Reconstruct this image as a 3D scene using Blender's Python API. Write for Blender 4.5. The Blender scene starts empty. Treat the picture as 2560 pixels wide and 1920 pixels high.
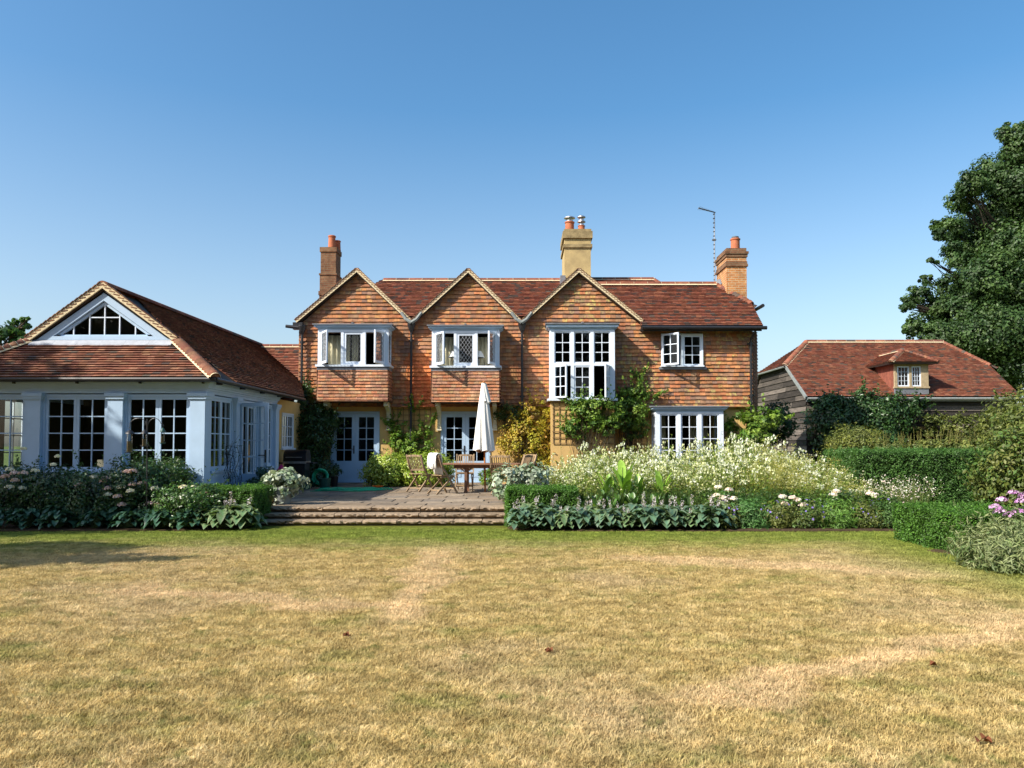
import bpy, math, random
import numpy as np
from mathutils import Vector, Matrix
R = math.radians
random.seed(7); rng = np.random.default_rng(7)
scene = bpy.context.scene
COL = scene.collection
# ------------------------------------------------------------------ camera
F, CX, VC, PITCH, CAMZ = 1930.0, 1303.0, 1039.0, R(2.2), 1.5
cam_d = bpy.data.cameras.new('camera'); cam = bpy.data.objects.new('camera', cam_d); COL.objects.link(cam)
cam_d.sensor_width = 36; cam_d.lens = 36*F/2560; cam_d.shift_x = (1280-CX)/2560; cam_d.shift_y = (VC-960)/2560
cam_d.clip_start = 0.1; cam_d.clip_end = 3000
cam.location = (0, 0, CAMZ); cam.rotation_euler = (R(90)+PITCH, 0, 0)
scene.camera = cam
# ------------------------------------------------------------------ sky, sun, exposure
SUN = Vector((-1.6, -1.0, 1.55)).normalized()
world = bpy.data.worlds.new('World'); scene.world = world; world.use_nodes = True
wn = world.node_tree.nodes; wl = world.node_tree.links
sky = wn.new('ShaderNodeTexSky'); sky.sky_type = 'NISHITA'; sky.sun_disc = False
sky.sun_elevation = math.asin(SUN.z); sky.sun_rotation = math.atan2(SUN.x, SUN.y) % (2*math.pi)
sky.altitude = 100; sky.air_density = 1.05; sky.dust_density = 2.2; sky.ozone_density = 3.0
sky.location = (0, 0); hs = wn.new('ShaderNodeHueSaturation'); tcw = wn.new('ShaderNodeTexCoord'); sxw = wn.new('ShaderNodeSeparateXYZ'); wl.new(tcw.outputs['Generated'], sxw.inputs[0]); mrw = wn.new('ShaderNodeMapRange'); mrw.inputs[1].default_value = 0.08; mrw.inputs[2].default_value = 0.4; mrw.inputs[3].default_value = 0.86; mrw.inputs[4].default_value = 1.24; wl.new(sxw.outputs[2], mrw.inputs[0]); wl.new(mrw.outputs[0], hs.inputs['Saturation']); hs.inputs['Hue'].default_value = 0.492; wl.new(sky.outputs[0], hs.inputs['Color']); wl.new(hs.outputs[0], wn['Background'].inputs[0]); wn['Background'].inputs[1].default_value = 0.125
sd = bpy.data.lights.new('sun', 'SUN'); sd.energy = 4.8; sd.angle = R(0.5); sd.color = (1.0, 0.93, 0.82)
so = bpy.data.objects.new('sun', sd); COL.objects.link(so); so.location = (-30, -20, 40)
so.rotation_euler = SUN.to_track_quat('Z', 'Y').to_euler()
scene.view_settings.view_transform = 'Standard'; scene.view_settings.look = 'None'
scene.view_settings.exposure = 0.72; scene.view_settings.gamma = 1.0; scene.view_settings.use_curve_mapping = False

def P(u, v, Y):
    """photo pixel (2560 wide) at depth Y -> world point"""
    xc, yc = (u-CX)/F, (VC-v)/F
    d = Vector((xc, math.cos(PITCH)-yc*math.sin(PITCH), math.sin(PITCH)+yc*math.cos(PITCH)))
    k = Y/d.y
    return Vector((d.x*k, Y, CAMZ+d.z*k))
def XZ(u, v, Y): p = P(u, v, Y); return p.x, p.z

# ------------------------------------------------------------------ materials
def newmat(name, rough=0.8, spec=0.3):
    m = bpy.data.materials.new(name); m.use_nodes = True
    b = m.node_tree.nodes['Principled BSDF']; b.inputs['Roughness'].default_value = rough
    b.inputs['Specular IOR Level'].default_value = spec
    return m, m.node_tree.nodes, m.node_tree.links, b
def noise(n, l, scale, detail=4, rough=0.6, coord=None, vec=None):
    t = n.new('ShaderNodeTexNoise'); t.inputs['Scale'].default_value = scale; t.inputs['Detail'].default_value = detail
    t.inputs['Roughness'].default_value = rough
    if vec is not None: l.new(vec, t.inputs['Vector'])
    return t
def pos(n): return n.new('ShaderNodeNewGeometry').outputs['Position']
def mapping(n, l, src, sc):
    m = n.new('ShaderNodeMapping'); m.inputs['Scale'].default_value = sc; l.new(src, m.inputs['Vector']); return m.outputs[0]
def ramp(n, l, fac, stops):
    r = n.new('ShaderNodeValToRGB'); l.new(fac, r.inputs[0]); e = r.color_ramp.elements
    while len(e) < len(stops): e.new(0.5)
    for i, (p, c) in enumerate(stops): e[i].position = p; e[i].color = (c[0], c[1], c[2], 1)
    return r.outputs[0]
def mix(n, l, fac, a, b, typ='MIX'):
    m = n.new('ShaderNodeMix'); m.data_type = 'RGBA'; m.blend_type = typ
    for s, v in ((0, fac), (6, a), (7, b)):
        if hasattr(v, 'default_value') or hasattr(v, 'is_output'): l.new(v, m.inputs[s])
        else: m.inputs[s].default_value = v if s == 0 else (v[0], v[1], v[2], 1)
    return m.outputs[2]
def bump(n, l, b, h, strength=0.4, dist=0.02):
    k = n.new('ShaderNodeBump'); k.inputs['Strength'].default_value = strength; k.inputs['Distance'].default_value = dist
    l.new(h, k.inputs['Height']); l.new(k.outputs[0], b.inputs['Normal'])
def plain(name, col, rough=0.7, spec=0.3, var=0.25, scale=6, metal=0, bmp=0.0, stretch=(1, 1, 1), dark=None):
    m, n, l, b = newmat(name, rough, spec)
    v = mapping(n, l, pos(n), stretch)
    t = noise(n, l, scale, 5, 0.65, vec=v)
    lo = dark or tuple(c*(1-var) for c in col); hi = tuple(min(1, c*(1+var*0.6)) for c in col)
    l.new(ramp(n, l, t.outputs[0], [(0.3, lo), (0.7, hi)]), b.inputs['Base Color'])
    b.inputs['Metallic'].default_value = metal
    if bmp: bump(n, l, b, noise(n, l, scale*6, 4, vec=v).outputs[0], bmp, 0.01)
    return m
def tile_mat(name, rough=0.85):
    m, n, l, b = newmat(name, rough, 0.25)
    a = n.new('ShaderNodeAttribute'); a.attribute_name = 'Col'
    p = pos(n)
    t = noise(n, l, 9, 6, 0.7, vec=p)
    c = mix(n, l, 1.0, a.outputs['Color'], ramp(n, l, t.outputs[0], [(0.3, (0.6, 0.58, 0.58)), (0.7, (1.25, 1.2, 1.15))]), 'MULTIPLY')
    t2 = noise(n, l, 14, 5, 0.75, vec=p)
    mm = n.new('ShaderNodeMath'); mm.operation = 'MULTIPLY'
    l.new(ramp(n, l, t2.outputs[0], [(0.47, (0, 0, 0)), (0.6, (1, 1, 1))]), mm.inputs[0]); l.new(a.outputs['Alpha'], mm.inputs[1])
    c2 = mix(n, l, mm.outputs[0], c, (0.52, 0.45, 0.14))
    st = ramp(n, l, noise(n, l, 1.3, 5, .65, vec=mapping(n, l, p, (1.6, 1.6, .7))).outputs[0], [(0.35, (.74, .72, .72)), (0.62, (1.1, 1.09, 1.08))])
    l.new(mix(n, l, 1.0, c2, st, 'MULTIPLY'), b.inputs['Base Color'])
    bump(n, l, b, noise(n, l, 60, 3, vec=p).outputs[0], 0.35, 0.01)
    return m
def leaf_mat(name, rough=0.5, trans=0.3, spec=0.35):
    m, n, l, b = newmat(name, rough, spec)
    a = n.new('ShaderNodeAttribute'); a.attribute_name = 'Col'
    t = noise(n, l, 30, 3, vec=pos(n))
    c = mix(n, l, 1.0, a.outputs['Color'], ramp(n, l, t.outputs[0], [(0.3, (0.8, 0.8, 0.8)), (0.7, (1.2, 1.2, 1.15))]), 'MULTIPLY')
    l.new(c, b.inputs['Base Color'])
    tr = n.new('ShaderNodeBsdfTranslucent'); ms = n.new('ShaderNodeMixShader'); ms.inputs[0].default_value = trans
    c3 = mix(n, l, 1.0, c, (1.3, 1.35, 0.7), 'MULTIPLY'); l.new(c3, tr.inputs[0])
    l.new(b.outputs[0], ms.inputs[1]); l.new(tr.outputs[0], ms.inputs[2]); l.new(ms.outputs[0], n['Material Output'].inputs[0])
    return m
def brick_mat(name, c1, c2, mortar, sc=1.0):
    m, n, l, b = newmat(name, 0.9, 0.2)
    # bricks laid on world X+Y / Z so that they wrap round corners
    s = n.new('ShaderNodeSeparateXYZ'); l.new(pos(n), s.inputs[0])
    ad = n.new('ShaderNodeMath'); ad.operation = 'ADD'; l.new(s.outputs[0], ad.inputs[0]); l.new(s.outputs[1], ad.inputs[1])
    cb = n.new('ShaderNodeCombineXYZ'); l.new(ad.outputs[0], cb.inputs[0]); l.new(s.outputs[2], cb.inputs[1])
    t = n.new('ShaderNodeTexBrick'); l.new(cb.outputs[0], t.inputs['Vector'])
    t.inputs['Color1'].default_value = (*c1, 1); t.inputs['Color2'].default_value = (*c2, 1); t.inputs['Mortar'].default_value = (*mortar, 1)
    t.inputs['Scale'].default_value = 1; t.inputs['Brick Width'].default_value = 0.225*sc; t.inputs['Row Height'].default_value = 0.075*sc
    t.inputs['Mortar Size'].default_value = 0.008*sc; t.inputs['Bias'].default_value = 0.1
    q = noise(n, l, 5, 6, 0.7, vec=pos(n))
    l.new(mix(n, l, 1.0, t.outputs[0], ramp(n, l, q.outputs[0], [(0.3, (0.55, 0.52, 0.5)), (0.65, (1.2, 1.15, 1.1))]), 'MULTIPLY'), b.inputs['Base Color'])
    bump(n, l, b, t.outputs['Fac'], -0.5, 0.01)
    return m
def glass_mat():
    m = bpy.data.materials.new('window_glass'); m.use_nodes = True; n = m.node_tree.nodes; l = m.node_tree.links
    n.remove(n['Principled BSDF'])
    tr = n.new('ShaderNodeBsdfTransparent'); tr.inputs[0].default_value = (0.80, 0.84, 0.84, 1)
    gl = n.new('ShaderNodeBsdfGlossy'); gl.inputs['Roughness'].default_value = 0.01
    fr = n.new('ShaderNodeFresnel'); fr.inputs[0].default_value = 1.46
    nz = noise(n, l, 2.2, 2, vec=pos(n)); bp = n.new('ShaderNodeBump'); bp.inputs['Strength'].default_value = 0.05; bp.inputs['Distance'].default_value = 0.05
    l.new(nz.outputs[0], bp.inputs['Height']); l.new(bp.outputs[0], gl.inputs['Normal'])
    ms = n.new('ShaderNodeMixShader'); l.new(fr.outputs[0], ms.inputs[0]); l.new(tr.outputs[0], ms.inputs[1]); l.new(gl.outputs[0], ms.inputs[2])
    l.new(ms.outputs[0], n['Material Output'].inputs[0]); return m
M = {}
M['tile'] = tile_mat('clay_tile'); M['leaf'] = leaf_mat('leaf'); M['gloss_leaf'] = leaf_mat('glossy_leaf', 0.35, 0.22, 0.5); M['petal'] = leaf_mat('petal', 0.6, 0.35, 0.2)
M['silver'] = leaf_mat('felted_leaf', 0.8, 0.15, 0.1)
M['glass'] = glass_mat()
M['blue'] = plain('blue_grey_paint', (0.41, 0.545, 0.70), 0.45, 0.4, 0.07, 3)
M['white'] = plain('white_blue_paint', (0.70, 0.77, 0.86), 0.45, 0.4, 0.06, 4)
M['cream_paint'] = plain('cream_paint', (0.66, 0.60, 0.42), 0.6, 0.3, 0.12, 6)
M['render'] = plain('ochre_render', (0.62, 0.42, 0.165), 0.92, 0.15, 0.16, 1.4, bmp=0.25, dark=(0.48, 0.32, 0.13))
M['chimney_render'] = plain('weathered_render', (0.46, 0.35, 0.165), 0.92, 0.15, 0.3, 1.6, bmp=0.3, dark=(0.30, 0.225, 0.115))
M['lime'] = plain('weathered_lime_cap', (0.30, 0.23, 0.12), 0.95, 0.1, 0.45, 5, bmp=0.6)
M['mortar'] = plain('lime_mortar', (0.70, 0.58, 0.37), 0.95, 0.1, 0.2, 12, bmp=0.4)
M['leadapron'] = plain('pale_lead_sheet', (0.36, 0.38, 0.42), 0.6, 0.4, 0.2, 7, bmp=0.3)
M['lead'] = plain('lead_sheet', (0.17, 0.18, 0.20), 0.55, 0.5, 0.3, 5, bmp=0.2)
M['iron'] = plain('black_iron', (0.018, 0.018, 0.020), 0.4, 0.5, 0.2, 8)
M['bronze'] = plain('dark_handle', (0.03, 0.028, 0.025), 0.4, 0.5, 0.2, 8)
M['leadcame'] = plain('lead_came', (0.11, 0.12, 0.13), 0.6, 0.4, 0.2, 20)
M['sunlit_came'] = plain('lit_lead_came', (0.36, 0.38, 0.40), 0.5, 0.4, 0.2, 20)  # paler copy of the lead came: sunlight on the leading put into its colour
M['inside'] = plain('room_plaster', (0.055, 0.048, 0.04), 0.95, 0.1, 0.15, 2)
M['dimmed_cream'] = plain('darkened_cream_plaster', (0.07, 0.058, 0.035), 0.95, 0.1, 0.1, 2)  # cream wall darkened to near black: the room's dimness put into its colour
M['darkwood'] = plain('dark_floorboards', (0.05, 0.035, 0.025), 0.7, 0.3, 0.3, 4)
M['curtain'] = plain('cream_curtain', (0.66, 0.59, 0.40), 0.9, 0.1, 0.1, 5)
M['terracotta'] = plain('terracotta', (0.45, 0.15, 0.075), 0.8, 0.2, 0.25, 8, bmp=0.2)
M['steel'] = plain('steel', (0.45, 0.45, 0.46), 0.35, 0.5, 0.15, 10, metal=0.8)
M['brick_dark'] = brick_mat('brown_brick', (0.15, 0.068, 0.04), (0.22, 0.12, 0.065), (0.20, 0.155, 0.10))
M['brick_orange'] = brick_mat('orange_brick', (0.42, 0.17, 0.06), (0.50, 0.24, 0.09), (0.50, 0.42, 0.28))
M['stone'] = plain('sandstone', (0.34, 0.265, 0.185), 0.92, 0.15, 0.3, 2.2, bmp=0.5, dark=(0.20, 0.155, 0.11))
def attr_mat(name, rough, bm, bscale, stretch=(1, 1, 1), rlo=0.6, rhi=1.25, nsc=5):
    m, n, l, b = newmat(name, rough, 0.2)
    a = n.new('ShaderNodeAttribute'); a.attribute_name = 'Col'
    v = mapping(n, l, pos(n), stretch); t = noise(n, l, nsc, 7, 0.72, vec=v)
    l.new(mix(n, l, 1.0, a.outputs['Color'], ramp(n, l, t.outputs[0], [(0.3, (rlo,)*3), (0.7, (rhi, rhi*0.98, rhi*0.95))]), 'MULTIPLY'), b.inputs['Base Color'])
    bump(n, l, b, noise(n, l, bscale, 5, vec=v).outputs[0], bm, 0.02); return m
M['paving'] = attr_mat('york_stone', 0.9, 0.5, 9)
M['board'] = attr_mat('weathered_oak_board', 0.9, 0.5, 30, (0.25, 0.25, 3.0), 0.45, 1.5, 6)
M['oak'] = plain('pale_oak_frame', (0.40, 0.31, 0.19), 0.85, 0.2, 0.25, 12)
M['teak'] = attr_mat('teak', 0.75, 0.3, 30, (1, 1, 1), 0.7, 1.2, 9)
M['mulch'] = plain('bed_soil', (0.07, 0.045, 0.028), 0.98, 0.1, 0.4, 8, bmp=0.8)
M['canvas'] = plain('white_canvas', (0.80, 0.78, 0.73), 0.9, 0.1, 0.05, 4)
M['blackmetal'] = plain('black_enamel', (0.012, 0.012, 0.014), 0.28, 0.5, 0.1, 5)
M['greenplastic'] = plain('green_hose', (0.0, 0.34, 0.16), 0.4, 0.5, 0.15, 6)
M['darkgreen'] = plain('dark_green_plastic', (0.01, 0.06, 0.045), 0.45, 0.5, 0.15, 6)
M['zinc'] = plain('grey_planter', (0.22, 0.24, 0.23), 0.7, 0.4, 0.2, 6)
M['pink'] = plain('pink_plastic', (0.55, 0.02, 0.14), 0.5, 0.4, 0.15, 8)
M['orange'] = plain('orange_plastic', (0.75, 0.13, 0.01), 0.5, 0.4, 0.1, 8)
M['bark'] = plain('bark', (0.11, 0.085, 0.06), 0.95, 0.1, 0.45, 6, bmp=0.8, stretch=(1, 1, 0.25))
M['darkbark'] = plain('dark_bark', (0.05, 0.04, 0.03), 0.95, 0.1, 0.45, 6, bmp=0.6)
M['trellis'] = plain('old_timber_trellis', (0.26, 0.17, 0.085), 0.9, 0.1, 0.25, 12)
M['hedgecore'] = plain('hedge_twigs', (0.016, 0.026, 0.008), 0.98, 0.05, 0.4, 20, bmp=0.8)
M['seed'] = plain('bird_seed', (0.35, 0.26, 0.14), 0.9, 0.1, 0.4, 60)
M['deadleaf'] = plain('dead_leaf', (0.17, 0.06, 0.025), 0.8, 0.2, 0.3, 30)
M['fabric'] = plain('sofa_fabric', (0.42, 0.38, 0.30), 0.95, 0.1, 0.15, 10)

# ------------------------------------------------------------------ mesh builder
class MB:
    def __init__(s): s.v = []; s.f = []; s.c = []; s.col = (1, 1, 1, 0); s.nf = 0
    def poly(s, pts, col=None):
        i = len(s.v); s.v += [tuple(p) for p in pts]; s.c += [col or s.col]*len(pts); s.f.append(tuple(range(i, i+len(pts))))
    def box(s, a, b, col=None, m=None):
        (x0, y0, z0), (x1, y1, z1) = [min(p, q) for p, q in zip(a, b)], [max(p, q) for p, q in zip(a, b)]
        vs = [(x0, y0, z0), (x1, y0, z0), (x1, y1, z0), (x0, y1, z0), (x0, y0, z1), (x1, y0, z1), (x1, y1, z1), (x0, y1, z1)]
        if m is not None: vs = [tuple(m @ Vector(p)) for p in vs]
        s.raw(vs, [(0, 3, 2, 1), (4, 5, 6, 7), (0, 1, 5, 4), (1, 2, 6, 5), (2, 3, 7, 6), (3, 0, 4, 7)], col); return s
    def raw(s, vs, fs, col=None):
        i = len(s.v); s.v += [tuple(p) for p in vs]; s.c += [col or s.col]*len(vs); s.f += [tuple(i+k for k in f) for f in fs]
    def bar(s, p0, p1, w, d=None, up=(0, 0, 1), col=None):
        """square-section bar from p0 to p1, w across, d along the other way"""
        d = d or w; p0 = Vector(p0); p1 = Vector(p1); ax = (p1-p0).normalized(); up = Vector(up)
        sx = ax.cross(up)
        if sx.length < 1e-4: sx = ax.cross(Vector((1, 0, 0)))
        sx.normalize(); sy = sx.cross(ax).normalized()
        q = [sx*a*w/2+sy*b*d/2 for a, b in ((-1, -1), (1, -1), (1, 1), (-1, 1))]
        s.raw([p0+k for k in q]+[p1+k for k in q], [(0, 3, 2, 1), (4, 5, 6, 7), (0, 1, 5, 4), (1, 2, 6, 5), (2, 3, 7, 6), (3, 0, 4, 7)], col)
    def tube(s, pts, r, n=8, col=None, cap=True):
        pts = [Vector(p) for p in pts]; rs = r if isinstance(r, (list, tuple)) else [r]*len(pts); base = len(s.v); vs = []
        prev = None
        for i, p in enumerate(pts):
            t = (pts[min(i+1, len(pts)-1)]-pts[max(i-1, 0)]).normalized()
            if prev is None:
                a = t.cross(Vector((0, 0, 1)));
                if a.length < 1e-3: a = t.cross(Vector((1, 0, 0)))
            else: a = prev-t*prev.dot(t)
            a.normalize(); prev = a; b = t.cross(a)
            vs += [p+(a*math.cos(2*math.pi*k/n)+b*math.sin(2*math.pi*k/n))*rs[i] for k in range(n)]
        fs = [(i*n+k, i*n+(k+1) % n, (i+1)*n+(k+1) % n, (i+1)*n+k) for i in range(len(pts)-1) for k in range(n)]
        if cap: fs += [tuple(reversed(range(n))), tuple(range((len(pts)-1)*n, len(pts)*n))]
        s.raw(vs, fs, col)
    def lathe(s, c, prof, n=20, col=None, sy=1.0):
        c = Vector(c); vs = [(c.x+r*math.cos(2*math.pi*k/n), c.y+sy*r*math.sin(2*math.pi*k/n), c.z+z) for r, z in prof for k in range(n)]
        fs = [(i*n+k, i*n+(k+1) % n, (i+1)*n+(k+1) % n, (i+1)*n+k) for i in range(len(prof)-1) for k in range(n)]
        s.raw(vs, fs+[tuple(reversed(range(n))), tuple(range((len(prof)-1)*n, len(prof)*n))], col)
    def build(s, name, mat, parent=None, base=(0, 0, 0), smooth=False):
        if parent is not None: base = parent.get('_o', (0, 0, 0)) if isinstance(parent, dict) else ORG[parent.name]
        me = bpy.data.meshes.new(name)
        V = np.array(s.v, dtype=np.float32)-np.array(base, dtype=np.float32)
        me.from_pydata(V.tolist(), [], s.f)
        ca = me.color_attributes.new('Col', 'FLOAT_COLOR', 'POINT'); C = np.ones((len(s.c), 4), dtype=np.float32); C[:, :] = [(*c, 0) if len(c) == 3 else c for c in s.c]
        ca.data.foreach_set('color', C.ravel())
        me.materials.append(mat if not isinstance(mat, str) else M[mat])
        if smooth: me.polygons.foreach_set('use_smooth', [True]*len(me.polygons))
        o = bpy.data.objects.new(name, me); COL.objects.link(o); ORG[o.name] = tuple(base)
        if parent is not None: o.parent = parent
        else: o.location = base
        return o
ORG = {}
def empty(name, loc=(0, 0, 0)):
    o = bpy.data.objects.new(name, None); o.empty_display_size = 0.3; COL.objects.link(o); o.location = loc; ORG[o.name] = tuple(loc); return o
def tag(o, label=None, cat=None, group=None, kind=None):
    if label: o['label'] = label
    if cat: o['category'] = cat
    if group: o['group'] = group
    if kind: o['kind'] = kind
    return o
def copy_tree(o, parent=None):
    c = o.copy(); COL.objects.link(c)
    ORG[c.name] = ORG.get(o.name, (0, 0, 0))
    if parent is not None: c.parent = parent
    for ch in list(o.children): copy_tree(ch, c)
    return c

# ------------------------------------------------------------------ leaf buffers (numpy)
class LB:
    def __init__(s): s.V = []; s.T = []; s.C = []; s.n = 0
    def add(s, V, T, C): s.V.append(V); s.T.append(T+s.n); s.C.append(C); s.n += len(V)
    def diamonds(s, pts, nrm, size, col, aspect=0.55, jit=0.35, fold=0.25, droop=0.0):
        """folded four-point leaves at pts, facing nrm; col (N,3)"""
        n = len(pts)
        if n == 0: return
        size = np.broadcast_to(np.asarray(size, float), (n,))*rng.uniform(0.65, 1.3, n)
        nn = nrm+rng.normal(0, jit, (n, 3)); nn /= np.linalg.norm(nn, axis=1)[:, None]+1e-9
        r = rng.normal(0, 1, (n, 3)); r[:, 2] -= droop*2; t = r-nn*np.sum(r*nn, 1)[:, None]; t /= np.linalg.norm(t, axis=1)[:, None]+1e-9
        b = np.cross(nn, t); L = size[:, None]; W = (size*aspect)[:, None]
        base = pts-t*L*0.5; tip = pts+t*L*0.5-nn*L*droop*0.3; le = pts-t*L*0.05+b*W*0.5+nn*W*fold*0.6; ri = pts-t*L*0.05-b*W*0.5+nn*W*fold*0.6
        V = np.stack([base, le, tip, ri], 1).reshape(-1, 3); i = np.arange(n)*4
        T = np.stack([np.stack([i, i+1, i+2], 1), np.stack([i, i+2, i+3], 1)], 1).reshape(-1, 3)
        s.add(V, T, np.repeat(col*rng.uniform(0.8, 1.2, (n, 1)), 4, 0))
    def stems(s, A, B, r, col):
        n = len(A);
        if n == 0: return
        d = B-A; d /= np.linalg.norm(d, axis=1)[:, None]+1e-9
        a = np.cross(d, np.array([0.3, 0.9, 0.2])); a /= np.linalg.norm(a, axis=1)[:, None]+1e-9; b = np.cross(d, a)
        V = np.zeros((n, 6, 3))
        for k in range(3):
            o = a*math.cos(2.094*k)+b*math.sin(2.094*k); V[:, k] = A+o*r; V[:, 3+k] = B+o*r*0.7
        i = (np.arange(n)*6)[:, None, None]
        T = (i+np.array([[0, 1, 4], [0, 4, 3], [1, 2, 5], [1, 5, 4], [2, 0, 3], [2, 3, 5]])[None]).reshape(-1, 3)
        s.add(V.reshape(-1, 3), T, np.repeat(np.broadcast_to(col, (n, 3)), 6, 0))
    def strip(s, base, phi, L, W, rise, droop, col, col2=None, seg=5, fold=0.25, twist=0.0, prof='ovate', pet=0.25):
        base = np.array(base, float); o = np.array([math.cos(phi), math.sin(phi), 0]); p = np.array([-math.sin(phi), math.cos(phi), 0])
        V = []; C = []; col = np.array(col); col2 = col if col2 is None else np.array(col2)
        for k in range(seg+1):
            t = k/seg; c = base+o*L*(t*(1-0.15*t))*math.cos(rise)+np.array([0, 0, 1])*L*(math.sin(rise)*t-droop*t*t)
            if prof == 'ovate': w = W*(0.04 if t < 0.01 else max(0.0, math.sin(math.pi*max(0, (t-pet)/(1-pet))**0.75)) if t > pet else 0.05)
            else: w = W*(math.sin(math.pi*(0.12+0.88*t))**0.7)
            w = max(w, W*0.03)
            z = np.array([0, 0, fold*w]); V += [c+p*w*0.5+z, c, c-p*w*0.5+z]; C += [col2, col, col2]
        T = []
        for k in range(seg):
            a = 3*k
            T += [(a, a+1, a+4), (a, a+4, a+3), (a+1, a+2, a+5), (a+1, a+5, a+4)]
        s.add(np.array(V), np.array(T), np.array(C))
    def build(s, name, mat, parent=None, base=(0, 0, 0)):
        if parent is not None: base = ORG[parent.name]
        V = (np.concatenate(s.V)-np.array(base)).astype(np.float32); T = np.concatenate(s.T).astype(np.int32); C = np.concatenate(s.C)
        me = bpy.data.meshes.new(name); me.vertices.add(len(V)); me.vertices.foreach_set('co', V.ravel())
        me.loops.add(T.size); me.loops.foreach_set('vertex_index', T.ravel()); me.polygons.add(len(T))
        me.polygons.foreach_set('loop_start', np.arange(len(T), dtype=np.int32)*3); me.polygons.foreach_set('loop_total', np.full(len(T), 3, dtype=np.int32))
        me.update(calc_edges=True)
        ca = me.color_attributes.new('Col', 'FLOAT_COLOR', 'POINT'); ca.data.foreach_set('color', np.c_[C, np.ones(len(C))].astype(np.float32).ravel())
        me.materials.append(M[mat] if isinstance(mat, str) else mat)
        o = bpy.data.objects.new(name, me); COL.objects.link(o); ORG[o.name] = tuple(base)
        if parent is not None: o.parent = parent
        else: o.location = base
        return o
def pick(pal, n):
    pal = np.array(pal, float); k = rng.integers(0, len(pal), n); f = rng.uniform(0, 1, (n, 1)); return pal[k]*f+pal[rng.integers(0, len(pal), n)]*(1-f)
def unit(n):
    v = rng.normal(0, 1, (n, 3)); return v/np.linalg.norm(v, axis=1)[:, None]
def clumpy(lb, c, r, nclump, nleaf, size, pal, rc=0.3, shell=0.75, aspect=0.6, zmin=None, up=0.35, droop=0.15, jit=0.4):
    """foliage volume: clumps spread through the outer part of an ellipsoid, each a ball of leaves with its own tint"""
    c = np.array(c, float); r = np.array(r, float); d = unit(nclump)
    rad = rng.uniform(shell**3, 1.0, nclump)**(1/3)
    cc = c+d*r*rad[:, None]*rng.uniform(0.82, 1.08, (nclump, 1))
    if zmin is not None: cc[:, 2] = np.maximum(cc[:, 2], zmin+abs(rng.normal(0, 0.05, nclump)))
    R_ = float(np.mean(r))*rc*rng.uniform(0.6, 1.3, nclump)
    tint = pick(pal, nclump)*rng.uniform(0.75, 1.25, (nclump, 1))
    k = np.repeat(np.arange(nclump), nleaf); n = len(k); u = unit(n); q = rng.uniform(0.25, 1, n)**0.5
    pts = cc[k]+u*(R_[k]*q)[:, None]*np.array([1, 1, 0.8])
    if zmin is not None:
        ok = pts[:, 2] > zmin; pts = pts[ok]; u = u[ok]; k = k[ok]; n = len(k)
    nr = u*0.6+d[k]*0.7+np.array([0, 0, up])
    lb.diamonds(pts, nr, size, tint[k], aspect, jit, droop=droop)
    return cc

# ------------------------------------------------------------------ tiles, walls, windows
def clip_poly(poly, reg):
    out = poly
    for i in range(len(reg)):
        (ax, ay), (bx, by) = reg[i], reg[(i+1) % len(reg)]
        inp = out; out = []
        if not inp: return []
        side = lambda p: (bx-ax)*(p[1]-ay)-(by-ay)*(p[0]-ax)
        for j in range(len(inp)):
            p, q = inp[j], inp[(j+1) % len(inp)]; sp, sq = side(p), side(q)
            if sp >= -1e-9: out.append(p)
            if (sp > 1e-9 and sq < -1e-9) or (sp < -1e-9 and sq > 1e-9):
                t = sp/(sp-sq); out.append((p[0]+(q[0]-p[0])*t, p[1]+(q[1]-p[1])*t))
    return out
def area2(p): return sum(p[i][0]*p[(i+1) % len(p)][1]-p[(i+1) % len(p)][0]*p[i][1] for i in range(len(p)))
def tiles(mb, O, U, V, N, regs, tw=0.165, g=0.1, lip=0.016, pal=None, jit=0.006, wav=0.004):
    O, U, V, N = Vector(O), Vector(U), Vector(V), Vector(N)
    regs = [r if area2(r) > 0 else list(reversed(r)) for r in regs]
    s0 = min(p[0] for r in regs for p in r); s1 = max(p[0] for r in regs for p in r)
    t0 = min(p[1] for r in regs for p in r); t1 = max(p[1] for r in regs for p in r)
    j0 = int(math.floor(t0/g)); j1 = int(math.ceil(t1/g))
    for j in range(j0, j1):
        s = s0-tw*random.random()-(tw/2 if j % 2 else 0); row = random.uniform(-wav, wav)
        while s < s1:
            w = tw*random.uniform(0.93, 1.07); ta = j*g+row+random.uniform(-jit, jit)*0.6; e = random.uniform(0, jit); e2 = e+random.uniform(-jit, jit)*0.4
            rect = [(s, ta), (s+w-0.003, ta+random.uniform(-jit, jit)*0.4), (s+w-0.003, (j+1)*g+0.012), (s, (j+1)*g+0.012)]
            c = None
            for r in regs:
                pp = clip_poly(rect, r)
                if len(pp) < 3: continue
                if c is None:
                    w0 = O+U*(s+w/2)+V*(ta+g/2); c = pal(w0)
                def h(p):
                    k = (p[1]-ta)/g; return lip*(1-k)+0.004+(e if p[0] < s+w/2 else e2)*(1-k*0.6)
                top = [O+U*p[0]+V*p[1]+N*max(0.003, h(p)) for p in pp]
                mb.poly(top, c)
                for a in range(len(pp)):
                    p, q = pp[a], pp[(a+1) % len(pp)]
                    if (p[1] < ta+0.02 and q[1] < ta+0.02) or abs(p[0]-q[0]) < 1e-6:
                        mb.poly([top[a], O+U*p[0]+V*p[1], O+U*q[0]+V*q[1], top[(a+1) % len(pp)]], (c[0]*0.5, c[1]*0.45, c[2]*0.45, 0))  # edges at half tone: shade under each course painted into the tile colour
            s += w
def jitc(c, a=0.0, v=0.13):
    k = random.uniform(1-v, 1+v); return (c[0]*k, c[1]*k*random.uniform(0.93, 1.07), c[2]*k, a)
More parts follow.
